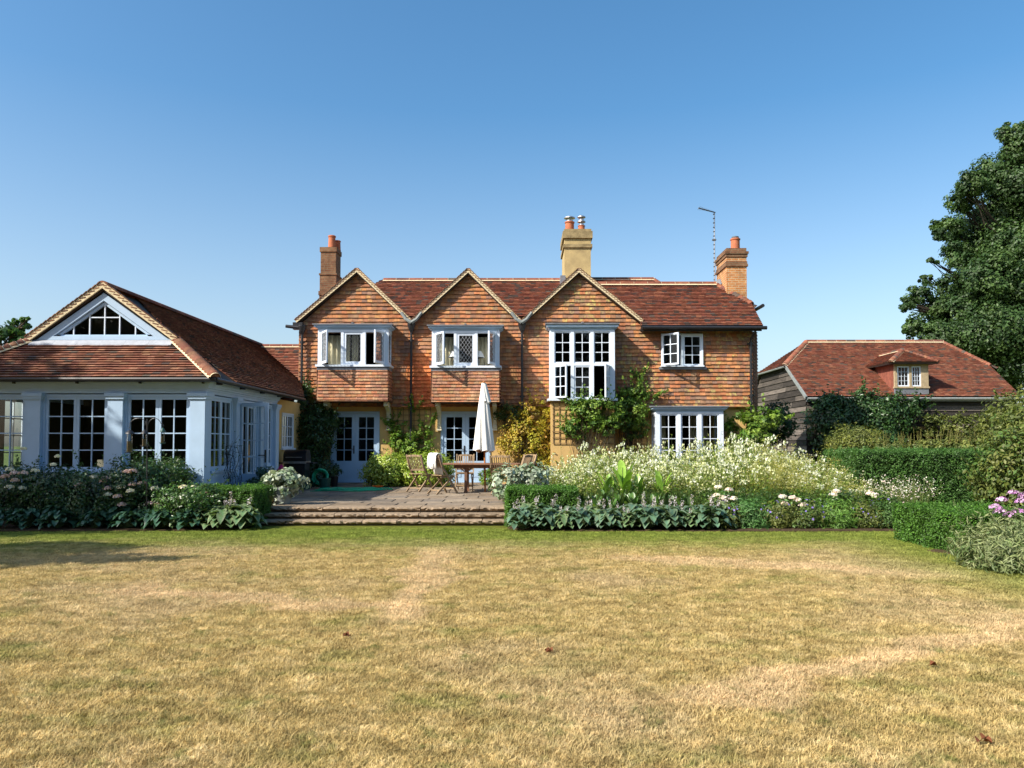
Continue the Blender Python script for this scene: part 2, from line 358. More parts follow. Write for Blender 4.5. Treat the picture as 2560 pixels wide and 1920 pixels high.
def pal_wall(p):
    right = max(0.0, min(1.0, (p.x+0.3)/2.2)); r = random.random()
    cs = [(0.45, 0.19, 0.085), (0.38, 0.185, 0.10), (0.49, 0.23, 0.10), (0.34, 0.195, 0.115), (0.27, 0.165, 0.115)]
    ws = [3, 3, 1.6, 2+right*2, 0.8+right*1.5]
    c = random.choices(cs, ws)[0]
    lich = 0.0
    if right > 0.2:
        q = 0.5+0.5*math.sin(p.x*1.9+1.0)*math.cos(p.z*2.3+p.x)
        if r < 0.05+0.8*q*q*right: lich = random.uniform(0.4, 1.0)*(0.3+0.7*right)
    elif p.z > 5.2 or p.z < 3.8: lich = 0.35 if r < 0.2 else 0
    if -3.6 < p.x < -2.8 and p.z < 4.4: c = (0.546, 0.177, 0.065)
    return jitc(c, lich)
def pal_apron(p):
    return jitc(random.choice([(0.432, 0.198, 0.108), (0.486, 0.216, 0.108), (0.389, 0.204, 0.132), (0.454, 0.264, 0.156)]), 0.3 if random.random() < 0.15 else 0)
def pal_roof(p):
    return jitc(random.choices([(0.283, 0.103, 0.060), (0.248, 0.090, 0.056), (0.326, 0.132, 0.077), (0.133, 0.097, 0.081), (0.205, 0.093, 0.067)], [4, 3, 2, 1.2, 2])[0])
def pal_barn(p):
    return jitc(random.choices([(0.298, 0.112, 0.065), (0.265, 0.099, 0.060), (0.331, 0.150, 0.089), (0.133, 0.105, 0.086), (0.220, 0.105, 0.072)], [4, 3, 2, 0.9, 2])[0])
def pal_orang(p):
    return jitc(random.choices([(0.297, 0.138, 0.084), (0.257, 0.106, 0.066), (0.337, 0.175, 0.107), (0.129, 0.100, 0.084), (0.218, 0.106, 0.072)], [4, 3, 2, 0.9, 2])[0])
def roof_plane(mb, slab, pts, U, pal, g=0.1, tw=0.165, lip=0.032):
    """tiles laid on a convex sloping polygon; U runs along the eaves; slab collects the boarding under them"""
    pts = [Vector(p) for p in pts]; U = Vector(U).normalized()
    N = None
    for i in range(len(pts)-2):
        N = (pts[i+1]-pts[0]).cross(pts[i+2]-pts[0])
        if N.length > 1e-3: break
    N.normalize()
    if N.z < 0: N = -N
    V = N.cross(U).normalized()
    if V.z < 0: V = -V
    O = pts[0]
    reg = [((p-O).dot(U), (p-O).dot(V)) for p in pts]
    tiles(mb, O, U, V, N, [reg], tw, g, lip, pal, 0.007)
    slab.poly([p-N*0.012 for p in pts]); slab.poly([p-N*0.07 for p in pts])
    for i in range(len(pts)):
        a, b = pts[i], pts[(i+1) % len(pts)]; slab.poly([a-N*0.012, b-N*0.012, b-N*0.07, a-N*0.07])
def ridge_tiles(mb, mo, p0, p1, r=0.11, seg=0.42, pal=pal_roof, flare=0.0, n=8):
    p0, p1 = Vector(p0), Vector(p1); L = (p1-p0).length; ax = (p1-p0)/L; k = max(1, round(L/seg)); side = ax.cross(Vector((0, 0, 1))).normalized(); up = side.cross(ax).normalized()
    for i in range(k):
        a = p0+ax*(L*i/k+0.012); b = p0+ax*(L*(i+1)/k-0.004); c = pal(a); c = (c[0]*.8, c[1]*.8, c[2]*.8, 0)
        def ring(p, rr): return [p+side*math.cos(math.pi*q/n)*rr*1.15+up*(math.sin(math.pi*q/n)*rr-0.025) for q in range(n+1)]
        A, B = ring(a, r*(1+flare)), ring(b, r*(1-flare)); base = [*A, *B]
        mb.raw(base, [(q, q+1, n+2+q, n+1+q) for q in range(n)]+[tuple(range(n+1)), tuple(reversed(range(n+1, 2*n+2)))], c)
        A, B = ring(b-ax*0.004, r*0.93), ring(b+ax*0.02, r*0.93)
        mo.raw([*A, *B], [(q, q+1, n+2+q, n+1+q) for q in range(n)])
    A, B = [[p+side*math.cos(math.pi*q/n)*r*1.35+up*(math.sin(math.pi*q/n)*r*0.6-0.05) for q in range(n+1)] for p in (p0, p1)]
    mo.raw([*A, *B], [(q, q+1, n+2+q, n+1+q) for q in range(n)])
def verge(mo, tl, a, b, w=0.10, proud=0.0):
    """mortar verge from a (foot) to b (apex) in a plane facing -Y, with the slanting tile edges in it"""
    a, b = Vector(a), Vector(b); ax = (b-a).normalized(); L = (b-a).length; up = Vector((0, -1, 0)).cross(ax); up = up if up.z > 0 else -up; a = a+up*.035; b = b+up*.035
    D = Vector((0, 0.14, 0)); A = [a-up*w, b-up*w, b, a]
    mo.raw(A+[p+D for p in A], [(0, 1, 2, 3), (7, 6, 5, 4), (0, 4, 5, 1), (1, 5, 6, 2), (2, 6, 7, 3), (3, 7, 4, 0)])
    k = int(L/0.11)
    for i in range(k):
        s = (i+0.5)*L/k; p = a+ax*(s-0.045)-up*(w*0.16); q = a+ax*(s+0.075)-up*(w*0.62)
        c = random.choice([(0.22, 0.10, 0.06), (0.30, 0.17, 0.10), (0.16, 0.09, 0.06)])
        tl.bar(p+Vector((0, 0.002, 0)), q+Vector((0, 0.002, 0)), 0.022, 0.016, (0, -1, 0), (*c, 0))
        p = a+ax*s+up*0.008; tl.bar(p-ax*0.06+Vector((0, 0.03, 0)), p+ax*0.05+up*0.014+Vector((0, 0.03, 0)), 0.1, 0.014, up, (*c, 0))
def wall_cells(mb, O, U, N, w, z0, z1, holes, th=0.2):
    """wall w long from O along U, holes (s0,s1,z0,z1), front face at O, back th behind; reveals are closed"""
    O, U, N = Vector(O), Vector(U), Vector(N)
    ss = sorted({0, w, *[min(max(h[k], 0), w) for h in holes for k in (0, 1)]}); zs = sorted({z0, z1, *[min(max(h[k], z0), z1) for h in holes for k in (2, 3)]})
    ins = lambda s, z: any(h[0] < s < h[1] and h[2] < z < h[3] for h in holes)
    Pt = lambda s, z, n: O+U*s+N*n+Vector((0, 0, z-O.z))
    solid = {}
    for i in range(len(ss)-1):
        for j in range(len(zs)-1): solid[i, j] = not ins((ss[i]+ss[i+1])/2, (zs[j]+zs[j+1])/2)
    for (i, j), ok in solid.items():
        if not ok: continue
        a, b, c, d = ss[i], ss[i+1], zs[j], zs[j+1]
        mb.poly([Pt(a, c, 0), Pt(b, c, 0), Pt(b, d, 0), Pt(a, d, 0)]); mb.poly([Pt(a, c, -th), Pt(a, d, -th), Pt(b, d, -th), Pt(b, c, -th)])
        for (di, dj), (p, q) in {(-1, 0): ((a, c), (a, d)), (1, 0): ((b, d), (b, c)), (0, -1): ((b, c), (a, c)), (0, 1): ((a, d), (b, d))}.items():
            if not solid.get((i+di, j+dj), False): mb.poly([Pt(*p, 0), Pt(*q, 0), Pt(*q, -th), Pt(*p, -th)])
def lbox(mb, O, U, N, s0, s1, z0, z1, n0, n1, col=None):
    m = Matrix(((U[0], N[0], 0, O[0]), (U[1], N[1], 0, O[1]), (0, 0, 1, 0), (0, 0, 0, 1)))
    mb.box((s0, n0, z0), (s1, n1, z1), col, m)
def sash(fr, pn, O, U, N, s0, s1, z0, z1, cols, rows, fw=0.05, bw=0.02, th=0.045, lat=None, n=0.0, brail=None):
    """a glazed leaf: stiles, rails, glazing bars and a pane; lat = mesh for diamond leading instead of bars"""
    br = brail or fw
    lbox(fr, O, U, N, s0, s0+fw, z0, z1, n-th/2, n+th/2); lbox(fr, O, U, N, s1-fw, s1, z0, z1, n-th/2, n+th/2)
    lbox(fr, O, U, N, s0+fw, s1-fw, z0, z0+br, n-th/2+.001, n+th/2-.001); lbox(fr, O, U, N, s0+fw, s1-fw, z1-fw, z1, n-th/2+.001, n+th/2-.001)
    a, b, c, d = s0+fw, s1-fw, z0+br, z1-fw
    if lat is None:
        for i in range(1, cols): x = a+(b-a)*i/cols; lbox(fr, O, U, N, x-bw/2, x+bw/2, c, d, n-th*.36, n+th*.36)
        for j in range(1, rows): z = c+(d-c)*j/rows; lbox(fr, O, U, N, a, b, z-bw/2, z+bw/2, n-th*.33, n+th*.33)
    else:
        stp, ah = cols, rows  # diamond width and height
        O_, U_, N_ = Vector(O), Vector(U), Vector(N)
        for sg in (1, -1):
            k0 = -int((d-c)/ah)-2
            for k in range(k0*2, int((b-a)/stp)*2+6):
                # line: s = k*stp + sg*(z-c)*stp/ah
                pts = clip_poly([(a+k*stp-0.004, c), (a+k*stp+0.004, c), (a+k*stp+0.004+sg*(d-c)*stp/ah, d), (a+k*stp-0.004+sg*(d-c)*stp/ah, d)], [(a, c), (b, c), (b, d), (a, d)])
                if len(pts) < 3: continue
                q0, q1 = min(pts, key=lambda p: p[1]), max(pts, key=lambda p: p[1])
                if q1[1]-q0[1] < 0.01: continue
                w = lambda p: O_+U_*p[0]+N_*(n+0.001*sg)+Vector((0, 0, p[1]))
                lat.bar(w(q0), w(q1), 0.009, 0.008, N_)
    O_, U_, N_ = Vector(O), Vector(U), Vector(N)
    w = lambda s, z: O_+U_*s+N_*n+Vector((0, 0, z))
    pn.poly([w(a-.01, c-.01), w(b+.01, c-.01), w(b+.01, d+.01), w(a-.01, d+.01)])
def lead_parts(win, fr, pn, lat=None, latmat='leadcame', name='casement', mat='white'):
    c = fr.build(name, mat, win); p = pn.build('pane', 'glass', win)
    if lat is not None and lat.v: lat.build('lead_lattice', latmat, win)
    return c
def curtain(name, x0, x1, Y, z0, z1, label, waves=6, amp=0.05, mat='curtain', th=0.012, group=None):
    mb = MB(); n = waves*8
    xs = [x0+(x1-x0)*i/n for i in range(n+1)]
    fr = [(x, Y+amp*math.sin(2*math.pi*waves*i/n+0.4*math.sin(i))) for i, x in enumerate(xs)]
    v = [(x, y, z) for z in (z0, z1) for x, y in fr]+[(x, y+th, z) for z in (z0, z1) for x, y in fr]; m = n+1
    f = [(i, i+1, m+i+1, m+i) for i in range(n)]+[(2*m+i+1, 2*m+i, 3*m+i, 3*m+i+1) for i in range(n)]
    f += [(0, m, 3*m, 2*m), (n, 2*m+n, 3*m+n, m+n)]+[(i, 2*m+i, 2*m+i+1, i+1) for i in range(n)]+[(m+i, m+i+1, 3*m+i+1, 3*m+i) for i in range(n)]
    mb.raw(v, f); o = mb.build(name, mat, None, (x0, Y, z0), True); return tag(o, label, 'curtain', group)

X3 = (1, 0, 0); NF = (0, -1, 0); ZUP = (0, 0, 1)
# ================================================================== THE HOUSE
house = tag(empty('house', (0, 24.2, 0.3)), 'long two storey house with three tile hung gables, ochre ground floor and red tiled roof', 'house')
YW, YL = 24.0, 24.2          # tile-hung plane, rendered plane
XL, XR = -6.95, 7.23
ZT = 2.73
bayX = {1: (-6.19, -4.04), 2: (-2.72, -0.66), 3: (0.87, 2.85), 5: (4.07, 6.12)}
w4 = (4.37, 5.67, 3.98, 4.98)
# backing walls
mb = MB(); wall_cells(mb, (XL, YW+.05, 2.7), X3, NF, XR-XL, 2.7, 5.15, [(bayX[1][0]+.1-XL, bayX[1][1]-.1-XL, 3.95, 5.0), (bayX[2][0]+.1-XL, bayX[2][1]-.1-XL, 3.92, 4.98), (bayX[3][0]+.1-XL, bayX[3][1]-.1-XL, 2.95, 4.95), (w4[0]-XL, w4[1]-XL, w4[2], w4[3])], .18)
mb.box((XL+.05, 28.3, .3), (XR-.05, 28.5, 5.3)); mb.box((XL, YW+.24, .3), (XL+.2, 28.3, 5.3)); mb.box((XR-.05, YW+.3, .3), (XR+.12, 28.3, 5.1))
for a, b, c in ((-7.0, -3.42, -5.12), (-3.42, 0.0, -1.65), (0.0, 3.74, 1.80)):   # gable wall behind the tiles
    A = [(a+.08, YW+.06, 5.15), (b-.08, YW+.06, 5.15), (b-.08, YW+.06, 5.32), (c, YW+.06, 6.82), (a+.08, YW+.06, 5.32)]
    B = [(x, y+.15, z) for x, y, z in A]; mb.raw(A+B, [(0, 1, 2, 3, 4), (9, 8, 7, 6, 5)]+[(i, 5+i, 5+(i+1) % 5, (i+1) % 5) for i in range(5)])
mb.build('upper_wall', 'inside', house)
d1 = (-5.96, -4.44, .34, 2.56); d2 = (-2.52, -0.97, .34, 2.56)
mb = MB(); wall_cells(mb, (XL, YL, .3), X3, NF, XR-.1-XL, .25, 2.7, [(d1[0]-XL, d1[1]-XL, .25, d1[3]), (d2[0]-XL, d2[1]-XL, .25, d2[3]), (bayX[5][0]+.1-XL, bayX[5][1]-.1-XL, .9, 2.5), (bayX[3][0]+.3-XL, bayX[3][1]-.3-XL, .8, 2.3)], .25)
mb.build('rendered_wall', 'render', house)
mb = MB(); mb.box((XL+.22, YL+.26, 2.55), (XR-.06, 28.28, 2.66)); mb.box((XL+.22, YL+.26, .2), (XR-.06, 28.28, .32)); mb.box((XL+.22, YL+.05, 5.16), (XR-.06, 28.28, 5.2))
for x in (-3.4, .3, 3.4): mb.box((x, YL+.27, .33), (x+.1, 28.27, 2.54)); mb.box((x, YW+.25, 2.67), (x+.1, 28.27, 5.15))
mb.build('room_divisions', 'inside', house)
# tile hanging of the front
mb = MB()
cells = [XL, bayX[1][0]+.05, bayX[1][1]-.05, bayX[2][0]+.05, bayX[2][1]-.05, bayX[3][0]+.05, bayX[3][1]-.05, 3.75]
regs = []
for i in range(len(cells)-1):
    a, b = cells[i], cells[i+1]
    if i % 2 == 0: regs.append([(a, ZT), (b, ZT), (b, 5.3), (a, 5.3)])
    else: regs += [[(a, ZT), (b, ZT), (b, 2.97 if i == 5 else 3.85), (a, 2.97 if i == 5 else 3.85)], [(a, 5.0), (b, 5.0), (b, 5.3), (a, 5.3)]]
for a, b, c, z in ((-7.0, -3.36, -5.12, 6.93), (-3.48, 0.03, -1.65, 6.92), (-0.02, 3.8, 1.80, 6.92)):
    regs.append([(a+.12, 5.3), (b-.1, 5.3), (c, z-.05)])
regs += [[(3.75, ZT), (w4[0], ZT), (w4[0], 5.1), (3.75, 5.1)], [(w4[0], ZT), (w4[1], ZT), (w4[1], w4[2]), (w4[0], w4[2])], [(w4[0], w4[3]), (w4[1], w4[3]), (w4[1], 5.1), (w4[0], 5.1)], [(w4[1], ZT), (XR, ZT), (XR, 5.1), (w4[1], 5.1)]]
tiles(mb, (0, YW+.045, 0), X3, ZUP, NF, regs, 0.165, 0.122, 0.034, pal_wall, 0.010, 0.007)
# tilting course at the foot, with the soffit under it
for i in range(-42, 43):
    x = i*.17; 
    if XL < x < XR-.17: mb.box((x, YW-.02, ZT-.035), (x+.165, YW+.2, ZT-.004), pal_wall(Vector((x, 0, 2.7))))
mb.build('tile_hanging', 'tile', house)
mb = MB(); s = math.sqrt(.5)
def pal_grey(p): return jitc(random.choice([(0.30, 0.19, 0.14), (0.34, 0.22, 0.16), (0.26, 0.17, 0.13), (0.36, 0.20, 0.13)]), 0.2 if random.random() < .3 else 0)
tiles(mb, (XR, YW+.045, 0), (s, s, 0), ZUP, (s, -s, 0), [[(0, ZT), (.27, ZT), (.27, 5.05), (0, 5.05)]], .135, .105, .035, pal_grey, .01, .004)
tiles(mb, (XR+.19, YW+.23, 0), (0, 1, 0), ZUP, (1, 0, 0), [[(0, ZT), (4.1, ZT), (4.1, 5.05), (0, 5.05)]], .165, .105, .03, pal_grey, .01, .004)
mb.box((XR-.02, YW+.07, 2.6), (XR+.15, YW+.3, 5.05), (.2, .12, .08, 0)); mb.build('corner_tile_hanging', 'tile', house)

# --- main roof
tl = MB(); sl = MB(); mo = MB()
ez, ey, sp = 5.18, 23.66, 0.728
zr = lambda y: ez+(y-ey)*sp
YRl, YRr = 26.42, 26.12
roof_plane(tl, sl, [(-7.0, ey+.5, zr(ey+.5)), (3.95, ey+.5, zr(ey+.5)), (3.95, YRl, zr(YRl)), (-4.75, YRl, zr(YRl))], X3, pal_roof, 0.105)
roof_plane(tl, sl, [(3.70, ey, ez), (7.45, ey, ez), (7.48, 24.94, zr(24.94)), (6.60, YRr, zr(YRr)), (3.95, YRr, zr(YRr)), (3.95, 24.0, zr(24.0)), (3.7, 23.8, zr(23.8))][:2]+[(7.48, 24.94, zr(24.94)), (6.60, YRr, zr(YRr)), (3.70, YRr, zr(YRr))], X3, pal_roof, 0.105)
# half hip, right-hand side
roof_plane(tl, sl, [(7.62, 24.82, 6.0), (7.62, 27.4, 6.0), (6.62, YRr, zr(YRr))], (0, 1, 0), pal_roof, 0.105)
roof_plane(tl, sl, [(-7.0, 28.8, ez), (7.45, 28.8, ez), (6.6, YRr, zr(YRr)), (-4.75, YRl, zr(YRl)-.02)][:4], X3, pal_roof, 0.12)
roof_plane(tl, sl, [(-7.05, ey+.5, zr(ey+.5)-.3), (-7.05, 28.7, ez), (-4.75, YRl, zr(YRl))], (0, 1, 0), pal_roof, 0.12)
# higher rear ridge between the middle stack and the right-hand roof
yb, zb = 27.35, 7.42
roof_plane(tl, sl, [(1.6, YRr+.05, zb-(yb-YRr)*sp), (5.15, YRr+.05, zb-(yb-YRr)*sp), (4.72, yb, zb), (1.6, yb, zb)], X3, pal_roof, 0.105)
roof_plane(tl, sl, [(1.6, 29.2, zb-1.3), (5.3, 29.2, zb-1.3), (4.72, yb, zb), (1.6, yb, zb)], X3, pal_roof, 0.105)
roof_plane(tl, sl, [(5.2, 26.3, 6.7), (5.3, 28.6, 6.7), (4.72, yb, zb)], (0, 1, 0), pal_roof, 0.105)
roof = tl.build('roof', 'tile', house); sl.build('roof_boarding', 'darkwood', roof)
rd = MB()
ridge_tiles(rd, mo, (-4.75, YRl, zr(YRl)+.0), (1.5, YRl, zr(YRl)+.0), .10, .45); rd.build('ridge_tiles', 'tile', roof); rd = MB()
ridge_tiles(rd, mo, (2.42, YRr, zr(YRr)+.01), (6.62, YRr, zr(YRr)+.01), .12, .45); rd.build('ridge_tiles', 'tile', roof); rd = MB()
ridge_tiles(rd, mo, (2.42, yb, zb), (4.72, yb, zb), .10, .45); rd.build('ridge_tiles', 'tile', roof); rd = MB()
ridge_tiles(rd, MB(), (6.66, YRr-.02, zr(YRr)-.02), (7.5, 24.92, zr(24.92)), .10, .14, flare=.12); rd.build('hip_tiles', 'tile', roof); rd = MB()
ridge_tiles(rd, MB(), (4.74, yb, zb-.02), (5.2, 26.5, 6.82), .09, .14, flare=.12); rd.build('hip_tiles', 'tile', roof)
mo.build('ridge_mortar', 'mortar', roof)
mb = MB(); mb.box((3.7, ey+.02, ez-.1), (7.4, YW+.03, ez-.06)); mb.box((3.7, ey+.03, ez-.16), (7.42, ey+.055, ez-.02)); mb.build('eaves_board', 'iron', house)
# --- the gables
for gi, (a, b, c, z) in enumerate(((-7.0, -3.44, -5.12, 6.95), (-3.38, -0.04, -1.65, 6.94), (0.06, 3.76, 1.80, 6.94))):
    tl = MB(); sl = MB(); mo = MB(); yv = YW-.14; zf = 5.36
    for x in (a, b):
        zbk = zf; yb_ = ey+(z-ez)/sp+.1; yf_ = ey+(zf-ez)/sp+.1
        pts = [(x, yv, zf), (x, max(yf_, yv+.3), zf), (c, yb_, z), (c, yv, z)]
        roof_plane(tl, sl, pts, (0, 1, 0), pal_roof, 0.105)
    g = tl.build('gable_roof', 'tile', house)
    vt = MB(); vm = MB()
    verge(vm, vt, (a-.02, yv-.02, zf-.0), (c, yv-.02, z+.03)); verge(vm, vt, (b+.02, yv-.022, zf-.0), (c, yv-.022, z+.03))
    vm.build('verge_mortar', 'mortar', g); vt.build('verge_tiles', 'tile', g); sl.build('gable_boarding', 'darkwood', g)
    rd = MB(); ridge_tiles(rd, mo, (c, yv-.03, z+.01), (c, ey+(z-ez)/sp, z+.01), .09, .45); rd.build('gable_ridge', 'tile', g); mo.build('gable_mortar', 'mortar', g)
# --- chimneys
def bands(mb, x0, x1, y0, y1, lst):
    for z0, z1, o in lst: mb.box((x0-o, y0-o, z0), (x1+o, y1+o, z1))
def pot(parent, x, y, z, r, h, mat='terracotta', cowl=None, taper=.9):
    mb = MB(); mb.lathe((x, y, z), [(r*1.1, 0), (r, .03), (r*taper, h*.85), (r*taper*1.15, h*.88), (r*taper*1.15, h*.97), (r*taper, h), (r*.7, h), (r*.7, h-.12)], 20); mb.build('chimney_pot', mat, parent, smooth=False)
    if cowl:
        mb = MB()
        for k in range(cowl):
            zz = z+h+k*.16
            mb.lathe((x, y, zz), [(r*.75, 0), (r*.75, .05), (r*.72, .05)], 18)
            for q in range(6): aa = q*math.pi/3; mb.tube([(x+r*.7*math.cos(aa), y+r*.7*math.sin(aa), zz+.04), (x+r*.7*math.cos(aa), y+r*.7*math.sin(aa), zz+.14)], .008, 5)
            mb.lathe((x, y, zz+.12), [(r*1.25, 0), (r*1.2, .025), (r*.7, .06), (.01, .07)], 18)
        mb.build('cowl', 'steel', parent)
mb = MB(); x0, z_ = XZ(802, 618, 26.5); x1, _ = XZ(840, 618, 26.5)
bands(mb, x0, x1, 26.5, 27.2, [(4.0, 6.68, .03), (6.68, 6.82, .055), (6.82, 7.38, .02), (7.38, 7.44, .045), (7.44, z_-.16, 0), (z_-.16, z_, .03)])
ch = mb.build('chimney', 'brick_dark', house); pot(ch, x0+.33, 26.72, z_, .13, .46); pot(ch, x0+.46, 27.0, z_, .11, .36)
x0, z_ = XZ(1409, 574, 26.0); x1, _ = XZ(1479, 574, 26.0)
mb = MB(); bands(mb, x0+.03, x1-.03, 26.0, 27.6, [(5.5, z_-.62, 0), (z_-.5, z_-.3, 0)]); ch = mb.build('chimney', 'chimney_render', house); ch['label'] = 'ochre rendered chimney'
mb = MB(); bands(mb, x0+.03, x1-.03, 26.0, 27.6, [(z_-.62, z_-.5, .05), (z_-.3, z_-.06, .06), (z_-.06, z_+.02, .02)]); mb.build('chimney_cap', 'lime', ch)
pot(ch, P(1424, 560, 26.4).x, 26.4, z_+.02, .155, .36, cowl=1, taper=.97); pot(ch, P(1453, 560, 26.4).x, 26.3, z_+.02, .115, .2, cowl=2, taper=.97); pot(ch, P(1448, 560, 27.2).x, 27.2, z_+.02, .115, .3)
mb = MB(); mb.box((x0-.12, 25.8, 6.9), (x0+.05, 26.5, 7.22)); mb.build('chimney_flashing', 'lead', ch)
x0, z_ = XZ(1816, 620, 25.5); x1, _ = XZ(1866, 620, 25.5)
mb = MB(); bands(mb, x0, x1, 25.5, 26.8, [(3.0, z_-.62, 0), (z_-.45, z_-.3, 0)]); ch = mb.build('chimney', 'brick_orange', house); ch['label'] = 'orange brick chimney'
mb = MB(); bands(mb, x0, x1, 25.5, 26.8, [(z_-.62, z_-.54, .04), (z_-.54, z_-.45, .02), (z_-.3, z_-.2, .03), (z_-.2, z_-.12, .06), (z_-.12, z_, .0)]); mb.build('chimney_cap', 'brick_dark', ch)
pot(ch, P(1838, 600, 25.9).x, 25.9, z_, .15, .42, taper=.97)
mb = MB(); mb.lathe((P(1838, 600, 25.9).x, 25.9, z_+.42), [(.11, 0), (.12, .02), (.12, .06), (.1, .07)], 16); mb.build('cowl', 'leadcame', ch)
# --- aerial and dish
mb = MB(); pb = P(1786, 705, 26.6); pt = P(1786, 530, 26.6); mb.tube([(pb.x, 26.6, 6.2), pt], .022, 8)
o = mb.build('aerial_mast', 'steel', house); mb = MB()
for k in range(16):
    q = Vector((pb.x, 26.6, 0)).lerp(Vector((pb.x, 26.6, 0)), 0); z = pb.z+(pt.z-pb.z)*(k+.5)/16; mb.box((pb.x-.026, 26.573, z-.014), (pb.x+.026, 26.627, z+.014))
mb.box((pb.x-.06, 26.56, P(1786, 600, 26.6).z-.02), (pb.x+.07, 26.64, P(1786, 600, 26.6).z+.03))
pa = P(1746, 520, 26.2); mb.bar(pt+Vector((.03, 0, -.02)), pa, .03, .03)
for k in range(12):
    q = pt.lerp(pa, (k+1)/12.5); mb.bar(q+Vector((0, 0, .0)), q+Vector((0, -.06-.012*k, 0)), .008)
    mb.bar(q, q+Vector((0, .06+.012*k, 0)), .008)
mb.build('aerial', 'leadcame', o)
pd = P(1792, 713, 26.3); mb = MB(); n_ = 20
mb.lathe((0, 0, 0), [(.02, -.06), (.15, -.045), (.24, .0), (.245, .01), (.15, -.03), (.02, -.045)], 24)
Mx = Matrix.Translation(pd) @ Matrix.Rotation(R(-62), 4, 'Z') @ Matrix.Rotation(R(62), 4, 'X'); mb.v = [tuple(Mx @ Vector(p)) for p in mb.v]
mb.bar(pd, pd+Vector((.35, .1, -.25)), .04); mb.build('satellite_dish', 'lead', house)

# --- rainwater goods
def pipe(x, y, z0, z1, hop=None, r=.038, foot=True):
    mb = MB(); mb.tube([(x, y, z0), (x, y, z1)], r, 10)
    z = z1-.3
    while z > z0+.2: mb.tube([(x, y, z), (x, y, z+.09)], r*1.3, 10); mb.box((x-.075, y, z+.02), (x+.075, y+.06, z+.06)); z -= 1.75
    if hop: mb.lathe((x, y, z1-.02), [(r, 0), (.06, .05), (.09, .12), (.12, .24), (.125, .26), (.125, .30), (.11, .30), (.1, .2)], 14)
    mb.build('downpipe', 'iron', house)
pipe(P(1028, 900, 23.93).x, 23.93, .3, 5.02, True); pipe(P(1305, 900, 23.93).x, 23.93, .3, 5.02, True)
pipe(P(753, 900, 23.9).x+.02, 23.9, 3.4, 4.95, True)
mb = MB(); x = P(1877, 900, 23.93).x
mb.tube([(x+.08, 23.66, ez-.1), (x+.07, 23.7, ez-.2), (x, 23.9, ez-.38), (x, 23.93, ez-.5), (x, 23.93, .3)], .038, 10)
for z in (4.62, 3.0, 1.4): mb.tube([(x, 23.93, z), (x, 23.93, z+.09)], .052, 10); mb.box((x-.09, 23.94, z+.02), (x+.09, 24.0, z+.06))
mb.build('downpipe', 'iron', house)
mb = MB(); L_ = [(.0, .06), (.012, .0), (.055, -.045), (.1, .0), (.112, .06)]
mb.tube([(3.72, ey-.05, ez-.06), (7.55, ey-.05, ez-.07)], .058, 12); mb.build('gutter', 'iron', house)
mb = MB(); mb.tube([(7.72, 24.5, 5.96), (7.72, 27.3, 5.96)], .058, 10); mb.build('gutter', 'iron', house)
mb = MB(); mb.tube([(-7.32, 23.88, 5.2), (-6.92, 23.9, 5.16)], [.05, .06], 10); mb.box((-7.1, 23.86, 5.1), (-6.8, 24.03, 5.32)); mb.build('gutter', 'iron', house)
for x in (-3.41, .01):    # lead saddles in the valleys
    mb = MB()
    for sg in (-1, 1):
        mb.tube([(x+sg*.32, 23.82, 5.62), (x+sg*.16, 23.8, 5.40), (x, 23.8, 5.30)], [.045, .05, .06], 8)
        mb.raw([(x, 23.84, 5.24), (x+sg*.34, 23.84, 5.58), (x+sg*.34, 24.03, 5.58), (x, 24.03, 5.24), (x, 23.84, 5.33), (x+sg*.3, 23.84, 5.67), (x+sg*.3, 24.03, 5.67), (x, 24.03, 5.33)], [(0, 1, 2, 3), (4, 5, 6, 7), (0, 1, 5, 4), (1, 2, 6, 5)])
    mb.build('valley_lead', 'zinc', house)

# --- bay windows
def cornice(mb, x0, x1, yf, z0, z1, steps=((0, .0, .35), (.05, .35, .6), (.10, .6, 1.0))):
    for o, a, b in steps: mb.box((x0-o, yf-o, z0+(z1-z0)*a), (x1+o, YW+.04, z0+(z1-z0)*b))
def lead_top(mb, x0, x1, yf, z):
    mb.raw([(x0-.14, yf-.14, z), (x1+.14, yf-.14, z), (x1+.14, YW+.03, z), (x0-.14, YW+.03, z), (x0-.14, yf-.14, z+.035), (x1+.14, yf-.14, z+.035), (x1+.06, YW+.0, z+.11), (x0-.06, YW+.0, z+.11)],
           [(0, 3, 2, 1), (4, 5, 6, 7), (0, 1, 5, 4), (1, 2, 6, 5), (3, 0, 4, 7), (2, 3, 7, 6)])
    mb.box(((x0+x1)/2-.03, yf-.15, z+.03), ((x0+x1)/2+.03, YW, z+.07))
def openU(hinge, ang): c, s_ = math.cos(R(ang)), math.sin(R(ang)); return ((c, -s_, 0), (-s_, -c, 0)) if hinge == 'L' else ((-c, -s_, 0), (s_, -c, 0))
YB = 23.4
